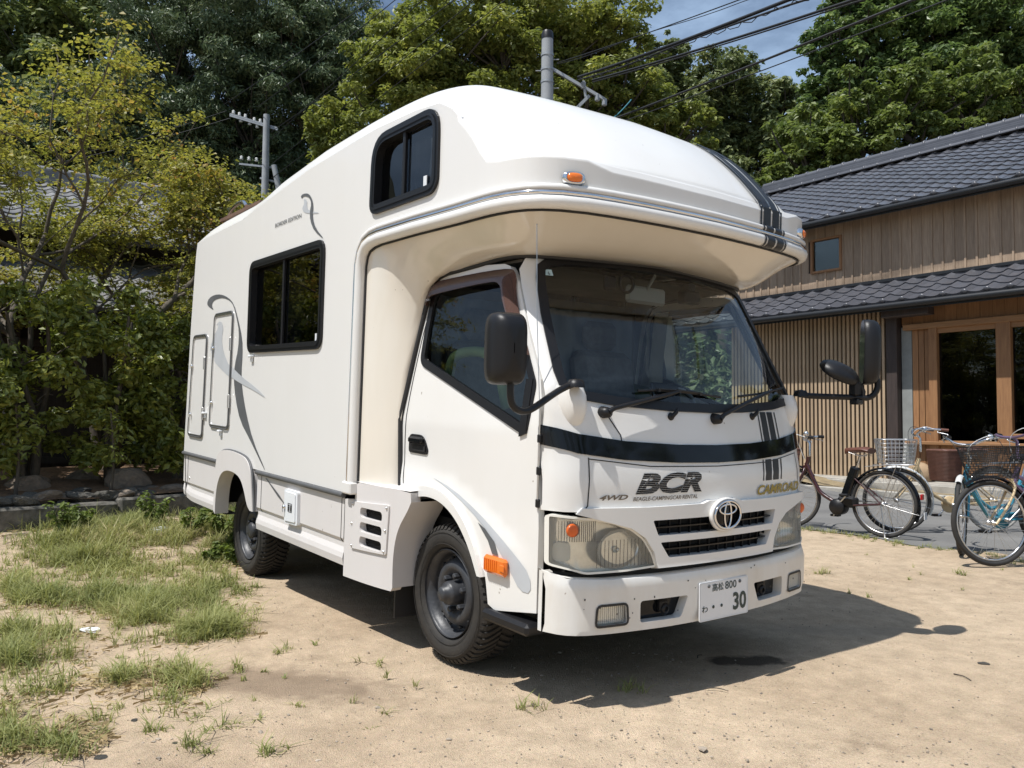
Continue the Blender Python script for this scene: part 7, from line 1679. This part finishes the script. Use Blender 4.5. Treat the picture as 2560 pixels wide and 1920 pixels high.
# broad leaved weeds by the kerb and the rear wheel
for k, (x, y, h, lb) in enumerate([(-5.75, -1.55, .22, 'leafy weed by the kerb below the slender sapling'), (-5.6, -1.75, .26, 'leafy weed at the left in front of the kerb'), (-5.7, -.95, .28, 'tall leafy weed in front of the kerb in the middle'), (-5.2, -.5, .28, 'leafy weed near the rear corner of the camper'), (-4.5, -.62, .20, 'leafy weed under the rear skirt'), (-4.05, -.78, .17, 'leafy weed against the rear wheel'), (-4.25, -.9, .14, 'small leafy weed beside the rear wheel'), (-5.3, -.75, .22, 'pale leafy weed among the grass near the rear bumper')]):
    z = float(gz(x, y)); t = thing('weed', lb, 'weed', (x, y, z), 0, 'leafy weeds along the kerb'); g = G(); C = []; rr = random.Random(70+k)
    for j in range(6):
        a = rr.uniform(0, 6.28); q = (math.cos(a)*h*.45, math.sin(a)*h*.45, h*rr.uniform(.6, 1.1)); limb(g, [(0, 0, -.02), (q[0]*.4, q[1]*.4, q[2]*.6), q], .006, .002, 5)
        for f in (.45, .7, 1.0): C.append(vv(*q)*f)
    g.build('stem', M['weed'], t); V, F = leaves(C, [(h*.22, h*.22, h*.14)]*len(C), [15]*len(C), .055, 420+k, up=1.0, asp=.5); npmesh('foliage', V, F, M['weed'], t)
# pebbles
bm = bmesh.new(); bmesh.ops.create_icosphere(bm, subdivisions=1, radius=1); pv = np.array([v.co[:] for v in bm.verts]); pf = np.array([[v.index for v in f.verts] for f in bm.faces]); bm.free()
V = []; F = []; n = 0; rs = np.random.RandomState(8)
for k in range(6500):
    x = rs.uniform(-4.5, 1.9) if k % 3 else rs.uniform(-.8, 1.6); y = rs.uniform(-2.9, 3.6) if k % 3 else rs.uniform(-2.6, .2)
    s_ = .0016+.0032*rs.rand()**3+(.008*rs.rand() if k % 60 == 0 else 0); z = float(gz(x, y)); P = pv*(1+.25*rs.randn(*pv.shape))*vv(s_*rs.uniform(.8, 1.6), s_*rs.uniform(.8, 1.6), s_*.6); V.append(P+vv(x, y, z+.002+float(.022*(vnoise(np.array([x]), np.array([y]), 1.1, 1)[0]-.5)+.010*(vnoise(np.array([x]), np.array([y]), 4.5, 2)[0]-.5)))); F.append(pf+n); n += len(pv)
tag(npmesh('pebbles', np.concatenate(V), np.concatenate(F), mat('pebble', (.40, .33, .25), .85, col2=(.22, .19, .16), vscale=40, island=.35)), kind='stuff')
for k, (x, y, s_, lb) in enumerate([(-1.52, -2.52, .018, 'flat grey stone on the sand at the lower left'), (-1.02, -2.16, .014, 'small grey stone among the sparse grass at the lower left'), (-.72, -2.33, .020, 'grey stone at the bottom left beside the grass'), (-.70, -2.10, .012, 'pale pebble at the bottom left edge'), (-2.55, -2.05, .05, 'white crumpled scrap in the grass'), (-5.55, -1.0, .12, 'pale flat slab half hidden in the grass before the kerb'), (.55, 1.25, .022, 'tiny grey stone on the open sand at the right')]):
    o = link('stone', rocks[4+k % 3].copy() if k in (4, 5) else rocks[4+k % 3], None, None); o.location = (x, y, float(gz(x, y))+s_*.12); o.scale = (s_, s_*1.3, s_*.35); o.rotation_euler = (0, 0, k*1.3); tag(o, lb, 'stone', 'loose stones on the lot')
    if k in (4, 5): o.data.materials.clear(); o.data.materials.append(M['label'])
for k, (x, y, a, L) in enumerate([(.02, -.12, .5, .09), (.55, .95, -.4, .10), (-.3, .2, 1.9, .06)]):
    g = G(); limb(g, [(0, 0, .004), (L*.5, .012, .008), (L, 0, .004)], .003, .0015, 5); o = g.build('twig', M['barkd'], None, (x, y, float(gz(x, y))+.004)); o.rotation_euler = (0, 0, a); tag(o, ['dark twig lying in the camper shadow', 'dry twig on the sand right of the camper shadow', 'short twig beside the oil stain'][k], 'twig', 'twigs on the sand')
